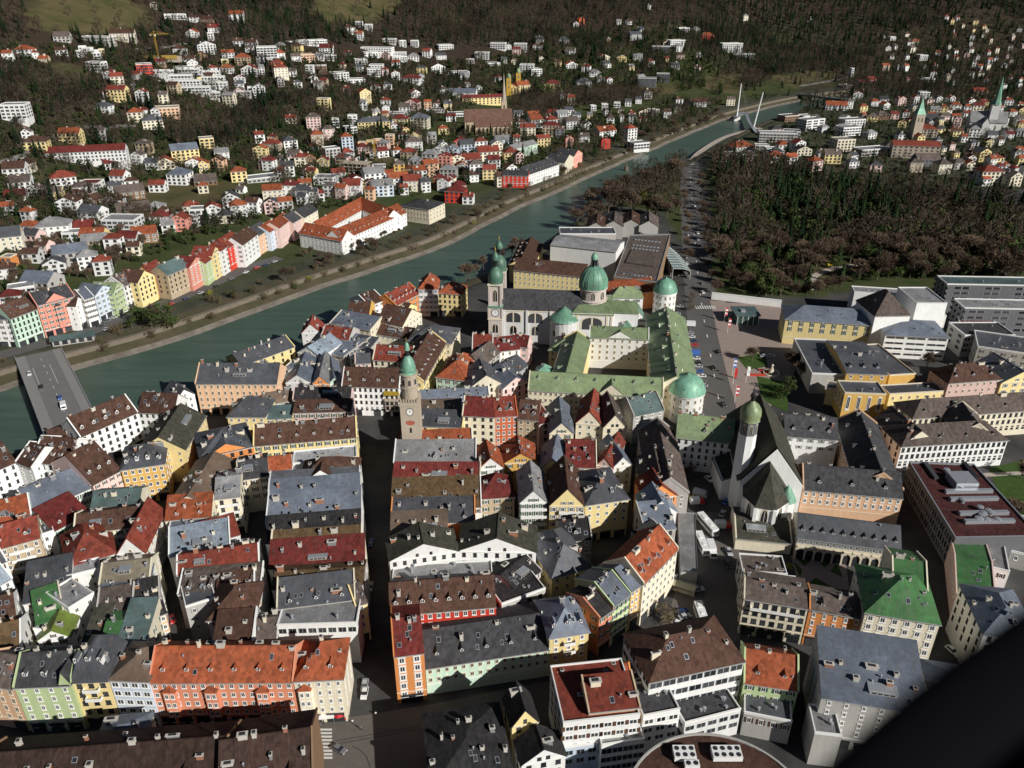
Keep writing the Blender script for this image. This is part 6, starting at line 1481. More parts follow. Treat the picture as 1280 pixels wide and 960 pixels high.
M_everfar = farleaf('woodland_leaves', (.026,.040,.014), (.066,.085,.028))
LOWA = []
for b, mo in [(low_bare(1),0),(low_bare(2),0),(low_bare(3),0),(low_con(4),2),(low_con(5),2),(low_ever(6),3),(low_ever(7),3)]:
    LOWA.append((np.array(b.v,float), np.array([i for f in b.f for i in f],int), np.array([len(f) for f in b.f],int), np.array([mo if m == 0 else 1 for m in b.m],int)))
def pick(pc): return tr_r.randrange(3,5) if tr_r.random() < pc else tr_r.randrange(3)
WOODS = [ # polygon, spacing, conifer share
 ([(60,10),(330,-10),(905,-20),(900,62),(640,62),(420,56),(330,72),(200,60),(100,62)], 12, .3), ([(0,20),(110,-20),(200,0),(190,36),(100,46),(30,40)], 34, .1), ([(395,-10),(505,-10),(490,26),(410,32)], 30, .2), ([(1100,16),(1300,16),(1300,128),(1060,122)], 13, .35), ([(900,84),(1045,88),(1040,106),(950,112),(890,112)], 17, .2),
 ([(-40,-40),(40,-40),(45,20),(60,45),(25,56),(-40,62)], 11, .25), ([(-40,85),(60,95),(125,105),(135,135),(60,150),(-40,120)], 9, .12),
 ([(180,-40),(400,-40),(395,10),(340,50),(250,18),(200,10)], 10, .55), ([(330,18),(440,22),(450,48),(330,52)], 9, .6), ([(170,12),(195,30),(180,40),(225,62),(175,52)], 9, .3),
 ([(500,-40),(900,-40),(900,20),(870,34),(700,25),(690,60),(560,48),(505,40)], 11, .1), ([(520,0),(560,20),(640,40),(560,60),(520,45)], 10, .1),
 ([(880,-40),(1330,-40),(1330,20),(1210,12),(1170,34),(1100,42),(1090,70),(1060,92),(960,95),(880,60)], 11, .6),
 ([(860,30),(960,40),(1000,90),(950,100),(900,85),(860,60)], 9, .35), ([(950,60),(1100,60),(1090,85),(1040,95),(950,95)], 9, .15), ([(1225,-10),(1330,-20),(1330,28),(1270,26)], 12, .8),
 ([(645,118),(760,112),(830,118),(820,128),(735,135),(660,145),(640,138)], 7, .05), ([(640,140),(700,138),(690,150),(645,152)], 7, .15),
 ([(205,168),(330,128),(440,118),(460,140),(330,165),(270,180),(215,185)], 8, .15), ([(320,118),(360,118),(355,165),(322,170)], 8, .8), ([(270,160),(300,150),(310,175),(280,185)],8,.2),
 ([(230,245),(300,248),(330,262),(290,278),(210,262)], 8, .15), ([(110,150),(165,158),(150,172),(115,168)], 9, .2),
 ([(715,48),(760,48),(755,80),(718,82)], 9, .75), ([(530,100),(600,98),(590,118),(545,115)], 10, .3), ([(880,95),(960,88),(950,112),(890,120)], 9, .15), ([(1100,98),(1180,110),(1180,122),(1080,118)], 9, .1), ([(1170,40),(1200,50),(1190,95),(1165,90)], 10, .5), ([(800,64),(840,66),(850,92),(800,98)], 9, .4), ([(1040,100),(1090,100),(1090,118),(1050,116)], 10, .1)]
items = []
for k, (poly, sp, pc) in enumerate(WOODS):
    xs, ys, z, s, px, py = world_pts(poly, sp, 100+k)
    for x, y, zz, ss, qx, qy in zip(xs, ys, z, s, px, py):
        if ss < 30 and y < 1400 and qx < 1000: continue
        if (sp < 16 and any(in_poly(qx, qy, m) for m in MEADOWS)) or not clear(x, y, 2): continue
        w = tr_r.uniform(.75,1.35); items.append((pick(pc), x, y, zz-.4, (w, w*tr_r.uniform(.85,1.2))))
mass('hillside_woodland', 'brown leafless woodland mixed with dark conifers covering the hillside above the houses', items)
print('woodland trees', len(items))
# trees between the villas and gardens of the slope: one mass of low garden growth plus countable trees
items = []; gard = []
for k, (poly, sp, pc) in enumerate([([(0,60),(330,60),(520,80),(640,70),(640,110),(560,150),(520,170),(330,215),(210,270),(0,330)], 8, .3), ([(640,40),(890,40),(900,110),(820,118),(700,112),(640,118)], 8.5, .5), ([(330,180),(520,170),(640,150),(720,150),(800,140),(830,160),(740,200),(640,215),(560,240),(480,250),(340,280)], 9.5, .3), ([(0,230),(210,270),(330,262),(330,280),(250,300),(110,350),(0,400)], 7.5, .25), ([(940,120),(1300,110),(1300,245),(1120,232),(1020,222),(960,200)], 10, .25), ([(1100,25),(1300,25),(1300,120),(1100,110)], 13, .4), ([(830,125),(905,128),(850,165),(790,170)], 8, .2)]):
    xs, ys, z, s, px, py = world_pts(poly, sp, 300+k)
    for x, y, zz, ss, qx, qy in zip(xs, ys, z, s, px, py):
        if (0 > ss > -90 and qx < 1000) or (0 <= ss < 26) or any(in_poly(qx, qy, m) for m in MEADOWS) or not clear(x, y, 1.5): continue
        gard.append((x,y,zz,qx,qy,pc))
print('garden pts', len(gard))
gard.sort(key=lambda g: g[1])
lim = 120
for k, (x,y,zz,qx,qy,pc) in enumerate(gard):
    if k < lim:
        kd = tr_r.choices(('bare','con','ever','spring'), (.8-pc, pc*.6, .2+pc*.4, .04))[0]
        if qx < 330: lab = 'among the villa gardens above the road bridge'
        elif qx < 650: lab = 'among the houses below the gothic church'
        elif qx < 940: lab = 'in the gardens by the cable footbridge'
        else: lab = 'among the villas beyond the park'
        gl = {'bare':'bare brown tree','con':'dark conifer','ever':'bushy dark evergreen tree','spring':'yellow green budding tree'}[kd]
        tree(kd, x, y, zz-.3, {'bare':9,'con':11,'ever':7,'spring':6}[kd]*tr_r.uniform(.7,1.25), gl+' '+lab, gl+'s '+lab)
    else:
        w = tr_r.uniform(.75,1.45)*(.72 if qx > 940 else 1); items.append((pick(pc*.7) if tr_r.random() < .36 else tr_r.randrange(5,7), x, y, zz-.4, (w, w*tr_r.uniform(.85,1.15))))
mass('garden_woodland', 'scattered brown and dark green garden trees between the far villas', items)
print('garden', len(gard))
# the palace park
xs, ys, z, s, px, py = world_pts([(892,192),(960,202),(1020,226),(1120,236),(1230,250),(1300,262),(1300,356),(1180,352),(1090,350),(1060,356),(1000,366),(965,372),(915,362),(895,330)], 9.5, 9)
o_ = np.argsort(ys); items = []; n = 0
PATHP = [(1008,365),(1020,345),(1090,330),(1085,345),(1040,356)]
for i in o_:
    x, y, qx, qy = xs[i], ys[i], px[i], py[i]
    if in_poly(qx, qy, PATHP) or in_poly(qx, qy, [(965,280),(985,278),(985,298),(965,298)]) or not clear(x, y): continue
    dk = in_poly(qx, qy, [(960,225),(1060,235),(1130,250),(1120,300),(1040,290),(975,300),(940,260)])
    pc = .85 if dk else .28
    kd = 'con' if tr_r.random() < pc*.6 else ('ever' if tr_r.random() < (.5 if dk else .26) else 'bare')
    if n < 150:
        loc = 'beside the avenue' if qx < 930 else ('behind the yellow theatre' if qx < 1100 else 'behind the glazed office blocks')
        gl = {'bare':'tall bare brown tree','con':'dark green conifer','ever':'dark evergreen tree'}[kd]
        tree(kd, x, y, -.2, {'bare':19,'con':19,'ever':13}[kd]*tr_r.uniform(.6,1.25), gl+' in the palace park '+loc, gl+'s in the palace park'); n += 1
    else:
        w = {'con':tr_r.uniform(1.05,1.6),'ever':tr_r.uniform(1.4,2.5),'bare':tr_r.uniform(1.0,1.7)}[kd]; items.append(({'con':tr_r.randrange(3,5),'ever':tr_r.randrange(5,7),'bare':tr_r.randrange(3)}[kd], x, y, -.4, (w*(1.4 if kd == 'bare' else 1.1), w*tr_r.uniform(.9,1.2))))
xs, ys, z, s, px, py = world_pts([(745,256),(792,228),(848,204),(853,215),(852,268),(820,262),(780,258)], 11, 19)
for x, y in zip(xs, ys):
    if clear(x, y, 3): w = tr_r.uniform(1.1,1.7); items.append((tr_r.randrange(3) if tr_r.random() < .85 else 5, x, y, -.3, (w*1.25, w*1.15)))
mass('park_woodland', 'brown bare treetops and dark conifers filling the far part of the palace park', items)
print('park', len(o_))
# promenade trees behind the halls, avenue trees, river bank growth
def line(pts, n, kd, h, label, group, jit=3.0, land=True):
    q = [G(x,y) for x,y in pts]; seg = [(q[i+1]-q[i]).length for i in range(len(q)-1)]; tot = sum(seg)
    for k in range(n):
        t = tot*(k+tr_r.uniform(.2,.8))/n; i = 0
        while i < len(seg)-1 and t > seg[i]: t -= seg[i]; i += 1
        p = q[i].lerp(q[i+1], t/seg[i]); x = p.x+tr_r.uniform(-jit,jit); y = p.y+tr_r.uniform(-jit,jit); tree(kd, x, y, hz(x,y)-.2 if land else .1, h*tr_r.uniform(.7,1.25), label, group)
line([(585,352),(600,340),(640,318),(655,305)], 10, 'bare', 11, 'bare brown tree on the near river promenade left of the church towers', 'bare promenade trees left of the church towers', 5)
line([(720,282),(770,262),(820,272),(850,268)], 14, 'bare', 20, 'tall bare brown tree behind the grey hall roofs by the river', 'bare trees behind the hall roofs', 7)
line([(730,262),(790,235),(850,220)], 12, 'bare', 18, 'bare brown tree on the wooded near bank beside the avenue', 'bare trees on the wooded near bank', 7)
for x_, y_ in ((802,252),(783,228)): p = G(x_,y_); tree('spring', p.x, p.y, 0, 11 if x_ == 802 else 8, '%s bright yellow green tree among bare trees on the near river bank' % ('large' if x_ == 802 else 'small'), None)
line([(893,372),(884,330),(878,280),(874,225)], 15, 'bare', 10, 'bare avenue tree at the park side of the road', 'bare avenue trees at the park side', 2)
line([(858,330),(858,290),(854,240)], 7, 'bare', 9, 'bare avenue tree at the river side of the road', 'bare avenue trees at the river side', 2)
line([(864,392),(866,372)], 3, 'brown', 5, 'brown shrub at the roadside below the round far tower', 'roadside shrubs below the far tower', 1)
bs = []
for i in range(IEND):
    p = offset(i, 0); qx, qy = proj(p.x, p.y, 0)
    if -20 < qx < 920 and qy < 480: bs.append(i)
for i in bs:
    for k in range(5):
        if tr_r.random() < .7:
            p = offset(i, tr_r.choice((tr_r.uniform(6,12),tr_r.uniform(15,28),tr_r.uniform(15,28)))); kd = tr_r.choices(('brown','bare','ever','spring'), (.80,.14,.04,.02))[0]
            qx = proj(p.x,p.y,0)[0]
            if 5 < qx < 125: continue
            loc = 'near the road bridge' if qx < 330 else ('below the red roofed convent' if qx < 560 else 'upstream of the convent')
            nm = {'brown':'low brown shrub','bare':'bare brown tree','ever':'dark evergreen bush','spring':'yellow flowering bush'}[kd]
            tree(kd, p.x, p.y, .05 if sdist(p.x,p.y)[0][0] > 13 else -2.4, {'brown':5.0,'bare':11,'ever':5,'spring':4}[kd]*tr_r.uniform(.7,1.3), '%s on the far river bank %s' % (nm, loc), '%ss on the far river bank' % nm)
for x_,y_,h_ in ((176,404,12),(190,410,13),(205,398,11),(216,408,9),(166,412,8)): p = G(x_,y_); tree('ever', p.x, p.y, 0, h_, 'large dark evergreen tree in front of the yellow gabled riverside house', 'dark evergreen trees at the yellow gabled riverside house')
p = G(262,372); tree('spring', p.x, p.y, 0, 5, 'yellow green bush at the riverside road below the pink gabled house', None)
line([(376,318),(400,322),(420,330),(390,338)], 8, 'bare', 8, 'bare tree in the small garden left of the red roofed convent', 'bare trees left of the red roofed convent', 4)
line([(436,316),(470,304),(500,290)], 7, 'bare', 7, 'bare tree along the river front of the red roofed convent', 'bare trees along the convent front', 2)
for x_,y_,kd,h_,lab in ((940,452,'bare',11,'single bare tree on the small lawn of the theatre square'),(985,492,'ever',11,'big dark evergreen tree behind the steep dark church roof'),(975,500,'ever',9,'smaller dark evergreen tree beside the steep dark church roof'),(990,462,'bare',13,'bare brown tree in front of the grey concert hall roofs'),(1000,474,'bare',12,'bare brown tree at the corner of the yellow concert hall'),(1158,462,'bare',12,'bare brown tree in front of the ribbon windowed office block'),(850,605,'bare',8,'bare tree at the edge of the parking lane by the palace wing'),(860,598,'bare',7,'small bare tree beside the vans near the palace wing'),(60,712,'bare',9,'bare tree beside the tan apartment house'),(828,772,'brown',6,'red brown tree on the curved market street corner'),(834,780,'brown',5,'low red brown shrub on the curved market street corner'),(1262,650,'bare',11,'bare tree beside the dark red roofed modern hall'),(1255,700,'bare',10,'bare tree at the end of the dark red roofed modern hall'),(1275,600,'bare',10,'bare tree on the lawn behind the dark red roofed modern hall'),(985,712,'spring',3,'yellow bush in the courtyard garden'),(682,122,'ever',22,'very large dark tree in front of the yellow convent house'),(1048,318,'bare',22,'broad bare plane tree standing alone by the park path'),(1038,322,'bare',15,'bare tree beside the yellow flower bed of the park')):
    p = G(x_,y_); tree(kd, p.x, p.y, p.z-.2, h_, lab, None)
line([(990,372),(1030,366),(1060,360)], 8, 'bare', 10, 'bare tree behind the blue grey roof of the yellow theatre', 'bare trees behind the yellow theatre', 3)
line([(1064,352),(1110,346),(1180,346)], 9, 'ever', 8, 'dark evergreen bush behind the long flat white annex', 'dark bushes behind the white annex', 4)
b = MB()
for k in range(9): p = P(1036+k*1.9,331-k*.1,.3); b.box(p.x-.9,p.y-.8,.1,p.x+.9,p.y+.8,.9)
tag(b.build('flower_bed', simple('yellow_flowers',(.62,.45,.03),.9,var=.3,scale=3)), 'narrow yellow flower bed along the park path', 'flower bed')
print(NT)
# ================================================================== VEHICLES, PEOPLE, STREET FURNITURE
def paint(name, col): return simple('car_paint_'+name, col, .3, 0, .05, 1, .5)
PAINT = {'white':(.75,.75,.75),'silver':(.42,.43,.45),'black':(.02,.02,.022),'dark blue':(.02,.04,.12),'red':(.5,.03,.03),'grey':(.15,.15,.16),'blue':(.06,.14,.42),'yellow':(.65,.42,.04)}
M_tyre = simple('tyre_rubber', (.015,.015,.015), .9, var=.1)
WHEEL = MB()
for q in range(12):
    a0, a1 = 2*math.pi*q/12, 2*math.pi*(q+1)/12
    WHEEL.face([(.33*math.cos(a0),-.1,.33*math.sin(a0)),(.33*math.cos(a1),-.1,.33*math.sin(a1)),(.33*math.cos(a1),.1,.33*math.sin(a1)),(.33*math.cos(a0),.1,.33*math.sin(a0))],0)
for s in (-.1,.1):
    WHEEL.face([(.33*math.cos(2*math.pi*q/12),s,.33*math.sin(2*math.pi*q/12)) for q in range(12)],0); WHEEL.face([(.19*math.cos(2*math.pi*q/10),s*1.15,.19*math.sin(2*math.pi*q/10)) for q in range(10)],1)
WHEEL = WHEEL.mesh('wheel', [M_tyre, M_steel])
def body_prof(prof, w, mats, cabin=None):
    b = MB(); n = len(prof)
    L = [(x,-w/2,z) for x,z in prof]; R_ = [(x,w/2,z) for x,z in prof]
    b.face(L); b.face(R_[::-1])
    for k in range(n): j = (k+1)%n; b.face([L[j],L[k],R_[k],R_[j]])
    return b
CARM = {}
def car_meshes(c):
    if c in CARM: return CARM[c]
    b = body_prof([(-2.1,.3),(2.1,.3),(2.15,.62),(1.95,.78),(1.0,.9),(-1.75,.95),(-2.12,.85)], 1.76, None)
    body = b.mesh('body', [paint(c, PAINT[c])])
    g = MB(); lo = [(.95,.885),(-1.7,.93)]; hi = [(.25,1.42),(-1.15,1.42)]
    A = [(1.0,-.82,.89),(-1.72,-.82,.93),(-1.72,.82,.93),(1.0,.82,.89)]; T_ = [(.3,-.66,1.43),(-1.15,-.66,1.43),(-1.15,.66,1.43),(.3,.66,1.43)]
    for k in range(4): j = (k+1)%4; g.face([A[j],A[k],T_[k],T_[j]],1)
    g.face(T_[::-1],0); cab = g.mesh('cabin', [paint(c, PAINT[c]), M_glass]); CARM[c] = (body, cab); return CARM[c]
LAMP = MB(); LAMP.box(-.04,-.2,-.08,.04,.2,.08); LAMP = LAMP.mesh('headlight', [M_white])
def car(px, py, ang, c, label, group=None, z=.05):
    p = P(px,py,z); bm, cm = car_meshes(c); t = tag(empty('parked_car', p, R(ang)), label, 'car', group)
    copy_part('body', bm, t, (0,0,0)); copy_part('cabin', cm, t, (0,0,0))
    for x in (-1.3,1.3):
        for y in (-.8,.8): copy_part('wheel', WHEEL, t, (x,y,.33))
    for y in (-.6,.6): copy_part('headlight', LAMP, t, (2.14,y,.66))
    return t
def van(px, py, ang, c, L, Hh, label, cat='van', name='delivery_van', c2=None, group=None, wid=2.3):
    p = P(px,py,.05); t = tag(empty(name, p, R(ang)), label, cat, group); w = wid
    if c2:
        b = MB(); b.box(-L/2,-w/2,.7,L/2-2,w/2,Hh,0); b.build('cargo_box', paint(c, PAINT[c]), t)
        b = body_prof([(L/2-1.9,.4),(L/2,.4),(L/2,1.2),(L/2-.4,2.2),(L/2-1.9,2.3)], w*.94, None); b.build('cab', paint(c2, PAINT[c2]), t)
    else:
        b = body_prof([(-L/2,.4),(L/2,.4),(L/2,1.1),(L/2-.3,Hh*.62),(L/2-.9 if Hh<3 else L/2-.4,Hh),(-L/2,Hh)], w, None); b.build('body', paint(c, PAINT[c]), t)
    b = MB(); b.face([(L/2+.01,-w*.4,1.25),(L/2+.01,w*.4,1.25),(L/2-.28,w*.38,Hh*.75),(L/2-.28,-w*.38,Hh*.75)])
    for s in (-1,1): b.face([(-L/2+.6,s*(w/2+.012),Hh*.5),(L/2-1.0,s*(w/2+.012),Hh*.5),(L/2-1.2,s*(w/2+.012),Hh*.8),(-L/2+.6,s*(w/2+.012),Hh*.8)]) if Hh > 2.9 and not c2 else None
    b.build('windscreen', M_glass, t)
    if Hh > 2.9 and not c2:
        b = MB(); b.box(-L*.32,-.7,Hh+.003,-L*.1,.7,Hh+.28); b.box(L*.12,-.5,Hh+.003,L*.26,.5,Hh+.2); b.build('roof_unit', M_white, t)
    for x in (-L*.32,L*.33):
        for y in (-w*.45,w*.45): copy_part('wheel', WHEEL, t, (x,y,.45), 0, (1.36,1.3,1.36))
    return t
cc = ['silver','white','dark blue','red','grey','white','black','silver','blue','white','grey','silver']
for k,(x,y) in enumerate(((862,417),(864,422),(866,427),(868,432),(869,437),(870,449),(871,454),(873,459),(874,465),(877,471),(878,478),(879,483))):
    car(x, y, 172, cc[k], '%s car parked head-on, %s in the avenue row below the palace eaves' % (cc[k], ('first','second','third','fourth','fifth','sixth','seventh','eighth','ninth','tenth','eleventh','twelfth')[k]), 'cars parked along the avenue')
van(861, 408, 174, 'white', 7.0, 3.2, 'white and red truck parked on the avenue beside the palace', 'truck', 'parked_truck', 'red')
van(867, 444, 172, 'blue', 6.5, 2.8, 'blue van parked in the avenue car row', 'van')
for x,y,a,c,l in ((891,461,-80,'black','dark car driving along the avenue beside the flags'),(898,441,-82,'black','dark car on the avenue near the bare lawn tree'),(904,507,-80,'black','dark car on the avenue close to the white church tower'),(878,366,98,'white','white car on the avenue beyond the zebra crossing'),(877,355,98,'grey','grey car on the avenue near the glass canopy'),(872,300,98,'silver','silver car far along the tree lined avenue'),(868,258,98,'white','white car at the far end of the avenue'),(846,393,170,'silver','silver car parked under the round far tower'),(850,384,160,'white','white car parked beside the round far tower'),(855,357,172,'black','black car parked beside the glass canopy'),(852,345,172,'white','white car parked at the foot of the glass canopy')): car(x,y,a,c,l)
for x,y,a,c,l in ((75,498,-60,'blue','blue car on the road bridge'),(52,485,-60,'black','black car on the far half of the road bridge'),(37,468,-60,'white','white car at the far end of the road bridge')): car(x,y,a,c,l,None,.62)
van(80, 510, -60, 'white', 5.5, 2.6, 'white van on the near half of the road bridge')
van(884, 660, -72, 'white', 11.5, 3.2, 'white coach beside the pink lorry on the market parking', 'bus', 'parked_coach', wid=2.6)
van(877, 684, -86, 'white', 10.5, 3.2, 'white coach with dark windscreen at the edge of the grey market roof', 'bus', 'parked_coach', wid=2.6)
van(889, 691, -90, 'white', 7.5, 3.3, 'white box lorry standing second from the grey market roof', 'lorry', 'box_lorry', 'white', wid=2.5)
van(903, 660, 0, 'white', 5.8, 3.0, 'white lorry with pink cab turned across the market parking', 'lorry', 'box_lorry', 'red', wid=2.3)
van(871, 630, 8, 'white', 5.4, 2.9, 'white and red ambulance below the yellow car', 'van', 'ambulance', 'red', wid=2.2)
van(875, 620, -30, 'silver', 5.5, 2.6, 'silver blue van behind the ambulance')
van(875, 772, -88, 'white', 8.0, 3.4, 'white box lorry standing alone by the cream balcony house', 'lorry', 'box_lorry', wid=2.6)
for x,y,a,c,l in ((862,624,20,'yellow','yellow car parked beside the ambulance'),(886,600,-70,'white','white car in the lane under the pale palace wing'),(903,643,60,'silver','silver car by the white church wall'),(907,628,60,'blue','blue car by the white church aisle'),(911,691,-88,'silver','silver car in the shaded lane beside the grey roofed yards'),(909,706,-88,'black','black car in the shaded lane beside the grey roofed yards'),(872,738,10,'silver','silver car parked near the lone box lorry'),(853,766,20,'dark blue','dark blue car beside the red brown market trees'),(856,772,20,'silver','silver car beside the dark blue car at the market trees'),(848,781,-30,'white','white car at the corner of the market street'),(456,868,-90,'white','white car at the mouth of the straight dark street'),(456,858,-90,'silver','silver car behind the white car in the straight dark street'),(460,790,-90,'grey','grey car parked in the straight dark street'),(459,762,-90,'blue','blue car parked in the straight dark street'),(463,735,-90,'silver','silver car parked beside the straight street terrace'),(464,680,-90,'dark blue','dark blue car in the shaded straight street'),(216,775,-60,'red','red car parked beside the small peach house'),(424,938,-30,'grey','grey car crossing beside the zebra crossing'),(1190,815,-70,'white','white car in the shaded lane right of the green roofed palace'),(235,355,24,'white','white car on the riverside road below the pink house'),(247,358,24,'yellow','yellow car on the riverside road'),(272,345,26,'white','second white car on the riverside road below the green house'),(955,446,0,'silver','silver car parked in the shade behind the lawn tree'),(963,446,0,'white','white car parked in the shade behind the lawn tree')): car(x,y,a,c,l)
for k,(x,y) in enumerate(((126,408),(134,402),(142,398),(150,394),(156,390))): car(x,y,24,('black','grey','silver','black','white')[k],'%s car parked in front of the pale riverside houses, %s in its row' % (('black','grey','silver','black','white')[k],('first','second','third','fourth','last')[k]),'cars parked in front of the pale riverside houses')
q_ = [G(x,y) for x,y in ((64,430),(125,413),(190,388),(250,365),(310,338),(346,325))]
for k in range(16):
    tt = (k+.4)/16*5; i_ = int(tt); p_ = q_[i_].lerp(q_[i_+1], tt-i_); dv = (q_[i_+1]-q_[i_]); aa = math.degrees(math.atan2(dv.y,dv.x)); nv = Vector((dv.y,-dv.x,0)).normalized(); p_ = p_+nv*3.2
    x_, y_ = proj(p_.x, p_.y, .3); cn = ('white','grey','black','silver','dark blue','red')[(k*5)%6]; car(x_, y_, aa, cn, '%s car, %s from the bridge in the line along the riverside road' % (cn, ('first','second','third','fourth','fifth','sixth','seventh','eighth','ninth','tenth','eleventh','twelfth','thirteenth','fourteenth','fifteenth','sixteenth')[k]), 'cars along the riverside road', .3)
for k in range(10):
    x_ = (857,858,858,859,859,860,861,876,874,872)[k]; y_ = (338,330,322,312,303,294,284,322,308,292)[k]; cn = ('black','white','silver','grey')[k%4]; car(x_, y_, 96, cn, '%s car, %s along the tree lined end of the avenue' % (cn, ('first','second','third','fourth','fifth','sixth','seventh','eighth','ninth','tenth')[k]), 'cars at the far end of the avenue')
# market hall roof, awnings, stalls
t, loc = quad_block([(851,716),(872,716),(869,642),(848,640)], 5, 'gr', 'lg', 'market_hall', 'long low market hall with curved grey flat roof', 'hall', .3)
def awning(x1, y1, x2, y2, dep, mat, label, H_=3.2):
    p1 = P(x1,y1,H_); p2 = P(x2,y2,H_); u = p2-p1; t = T('awning', label, 'awning', p1.x, p1.y, math.atan2(u.y,u.x)); b = MB(); L = u.length
    b.face([(0,-dep,H_-.6),(L,-dep,H_-.6),(L,0,H_),(0,0,H_)]); b.face([(0,-dep,H_-.9),(L,-dep,H_-.9),(L,-dep,H_-.6),(0,-dep,H_-.6)]); b.build('canvas', mat, t)
    b = MB(); b.tube((.2,-dep+.1,0),(.2,-dep+.1,H_-.6),.05); b.tube((L-.2,-dep+.1,0),(L-.2,-dep+.1,H_-.6),.05); b.build('pole', M_steel, t)
awning(376,889,394,887,2.6,M_white,'white awning left of the red parasol at the cream corner house'); awning(399,887,418,885,2.6,M_white,'white awning between the other awning and the red parasol')
awning(808,738,819,727,2.4,M_white,'white awning at the foot of the tall cream market house'); awning(820,727,828,716,2.4,M_white,'second white awning at the foot of the tall cream market house')
p = P(425,898,0); t = T('parasol', 'bright red round parasol in front of the cream corner house', 'parasol', p.x, p.y); b = MB(); b.lathe([(1.9,2.2),(1.2,2.75),(0,3.1)], 8); b.build('canopy', paint('red',PAINT['red']), t); b = MB(); b.tube((0,0,0),(0,0,3),.05); b.build('pole', M_white, t)
for k,(x,y) in enumerate(((852,738),(838,728),(830,730))):
    p = P(x,y,0); t = T('market_stall', ('wide pale canvas market stall beside the lone box lorry','small market stall near the cream market house','red covered market stall near the cream market house')[k], 'stall', p.x, p.y, R(-25)); b = MB(); w = (4.5,2,2)[k]
    b.face([(-w,-1.8,2.6),(w,-1.8,2.6),(w,0,3.4),(-w,0,3.4)]); b.face([(w,1.8,2.6),(-w,1.8,2.6),(-w,0,3.4),(w,0,3.4)]); b.build('roof', (simple('canvas',(.45,.42,.30),.9), M_white, paint('red',PAINT['red']))[k], t)
    for sx in (-1,1):
        for sy in (-1,1): b = MB(); b.tube((sx*(w-.1),sy*1.7,0),(sx*(w-.1),sy*1.7,2.6),.06); b.build('post', M_steel, t)
    b = MB(); b.box(-w+.3,-1.2,0,w-.3,.9,.9); b.build('counter', M_cream, t)
# flag poles
def flag(px, py, h, col, label):
    p = P(px,py,0); t = T('flag_pole', label, 'flag pole', p.x, p.y); b = MB(); b.tube((0,0,0),(0,0,h),.1,.06); b.build('pole', M_white, t); b = MB()
    for k in range(5): b.face([(.08+math.sin(k)*.12,.0,h-.4-k*1.0),(1.5,.15*math.sin(k*2),h-.5-k*1.0),(1.5,.15*math.sin(k*2+2),h-1.5-k*1.0),(.08+math.sin(k+1)*.12,0,h-1.4-k*1.0)],k%2 if col[1] else 0)
    b.build('flag', [paint(col[0],PAINT[col[0]]), paint(col[1] or col[0],PAINT[col[1] or col[0]])], t)
flag(905,402,9,('red','white'),'tall white pole with red and white flag near the avenue crossing'); flag(909,416,9,('red','white'),'second red and white flag pole on the theatre square'); flag(915,470,10,('blue','white'),'flag pole with pale blue flag near the lawn tree'); flag(916,480,9,('red',''),'flag pole with red flag beside the avenue'); flag(932,478,9,('white',''),'flag pole with white flag beside the square lawn'); flag(918,503,9,('red','white'),'flag pole closest to the white church')
# fountain monument
p = P(964,467,0); t = T('fountain_monument', 'pale stone fountain monument behind the square lawn', 'fountain', p.x, p.y); b = MB(); b.lathe([(4,0),(4,.8),(3.6,.8),(3.6,.4)], 20); b.lathe([(1.4,.3),(1.1,2.5),(.5,3),(.4,4.2),(.7,4.6),(0,5.4)], 10); b.build('basin', M_cream, t, True)
b = MB()
for k in range(5): p = P(950+k*2,463+k*.4,.1); b.box(p.x-.6,p.y-.7,.05,p.x+.6,p.y+.7,.7)
tag(b.build('flower_bed', simple('red_flowers',(.5,.05,.03),.9,var=.3,scale=3)), 'red flower bed beside the fountain monument', 'flower bed')
p = P(946,469,.1); b = MB(); b.box(p.x-5,p.y-.8,.05,p.x+4,p.y+.8,.6); tag(b.build('flower_bed', MATS['red_flowers']), 'red flower bed at the tip of the square lawn', 'flower bed')
# tower crane and building site on the slope
def crane(px, py, h, jib, ang, label, s=1.0):
    q = G(px,py); t = T('tower_crane', label, 'crane', q.x, q.y, R(ang), q.z); M_y = simple('crane_yellow',(.42,.25,.03),.6,var=.15); b = MB(); w = .9*s
    for sx in (-w,w):
        for sy in (-w,w): b.tube((sx,sy,-1),(sx,sy,h),.22*s,n=4)
    for k in range(int(h/2.2)):
        z = k*2.2; b.tube((-w,-w,z),(w,-w,z+2.2),.12*s,n=4); b.tube((w,w,z),(-w,w,z+2.2),.12*s,n=4); b.tube((-w,w,z),(-w,-w,z+2.2),.12*s,n=4)
    b.build('mast', M_y, t); b = MB(); b.tube((-jib*.3,0,h),(jib,0,h),.3*s,n=4); b.tube((0,0,h+3.6),(jib*.8,0,h+.6),.16*s,n=4); b.tube((0,0,h+3.6),(-jib*.28,0,h),.16*s,n=4); b.tube((0,0,h),(0,0,h+3.8),.35*s,n=4)
    for k in range(10): b.tube((jib*k/10,0,h),(jib*(k+.5)/10,0,h+1.4),.1*s,n=4); b.tube((jib*(k+.5)/10,0,h+1.4),(jib*(k+1)/10,0,h),.1*s,n=4)
    b.build('jib', M_y, t); b = MB(); b.box(-jib*.3,-.8,h-1.6,-jib*.2,.8,h); b.build('counterweight', M_stone, t); b = MB(); b.box(.3,-1.4,h-2.2,1.8,-.2,h-.4); b.build('cab', M_white, t)
crane(198,72,27,17,20,'yellow tower crane on the building site of the left slope',.9); crane(469,201,19,9,200,'small yellow tower crane beside the orange flats',.9)
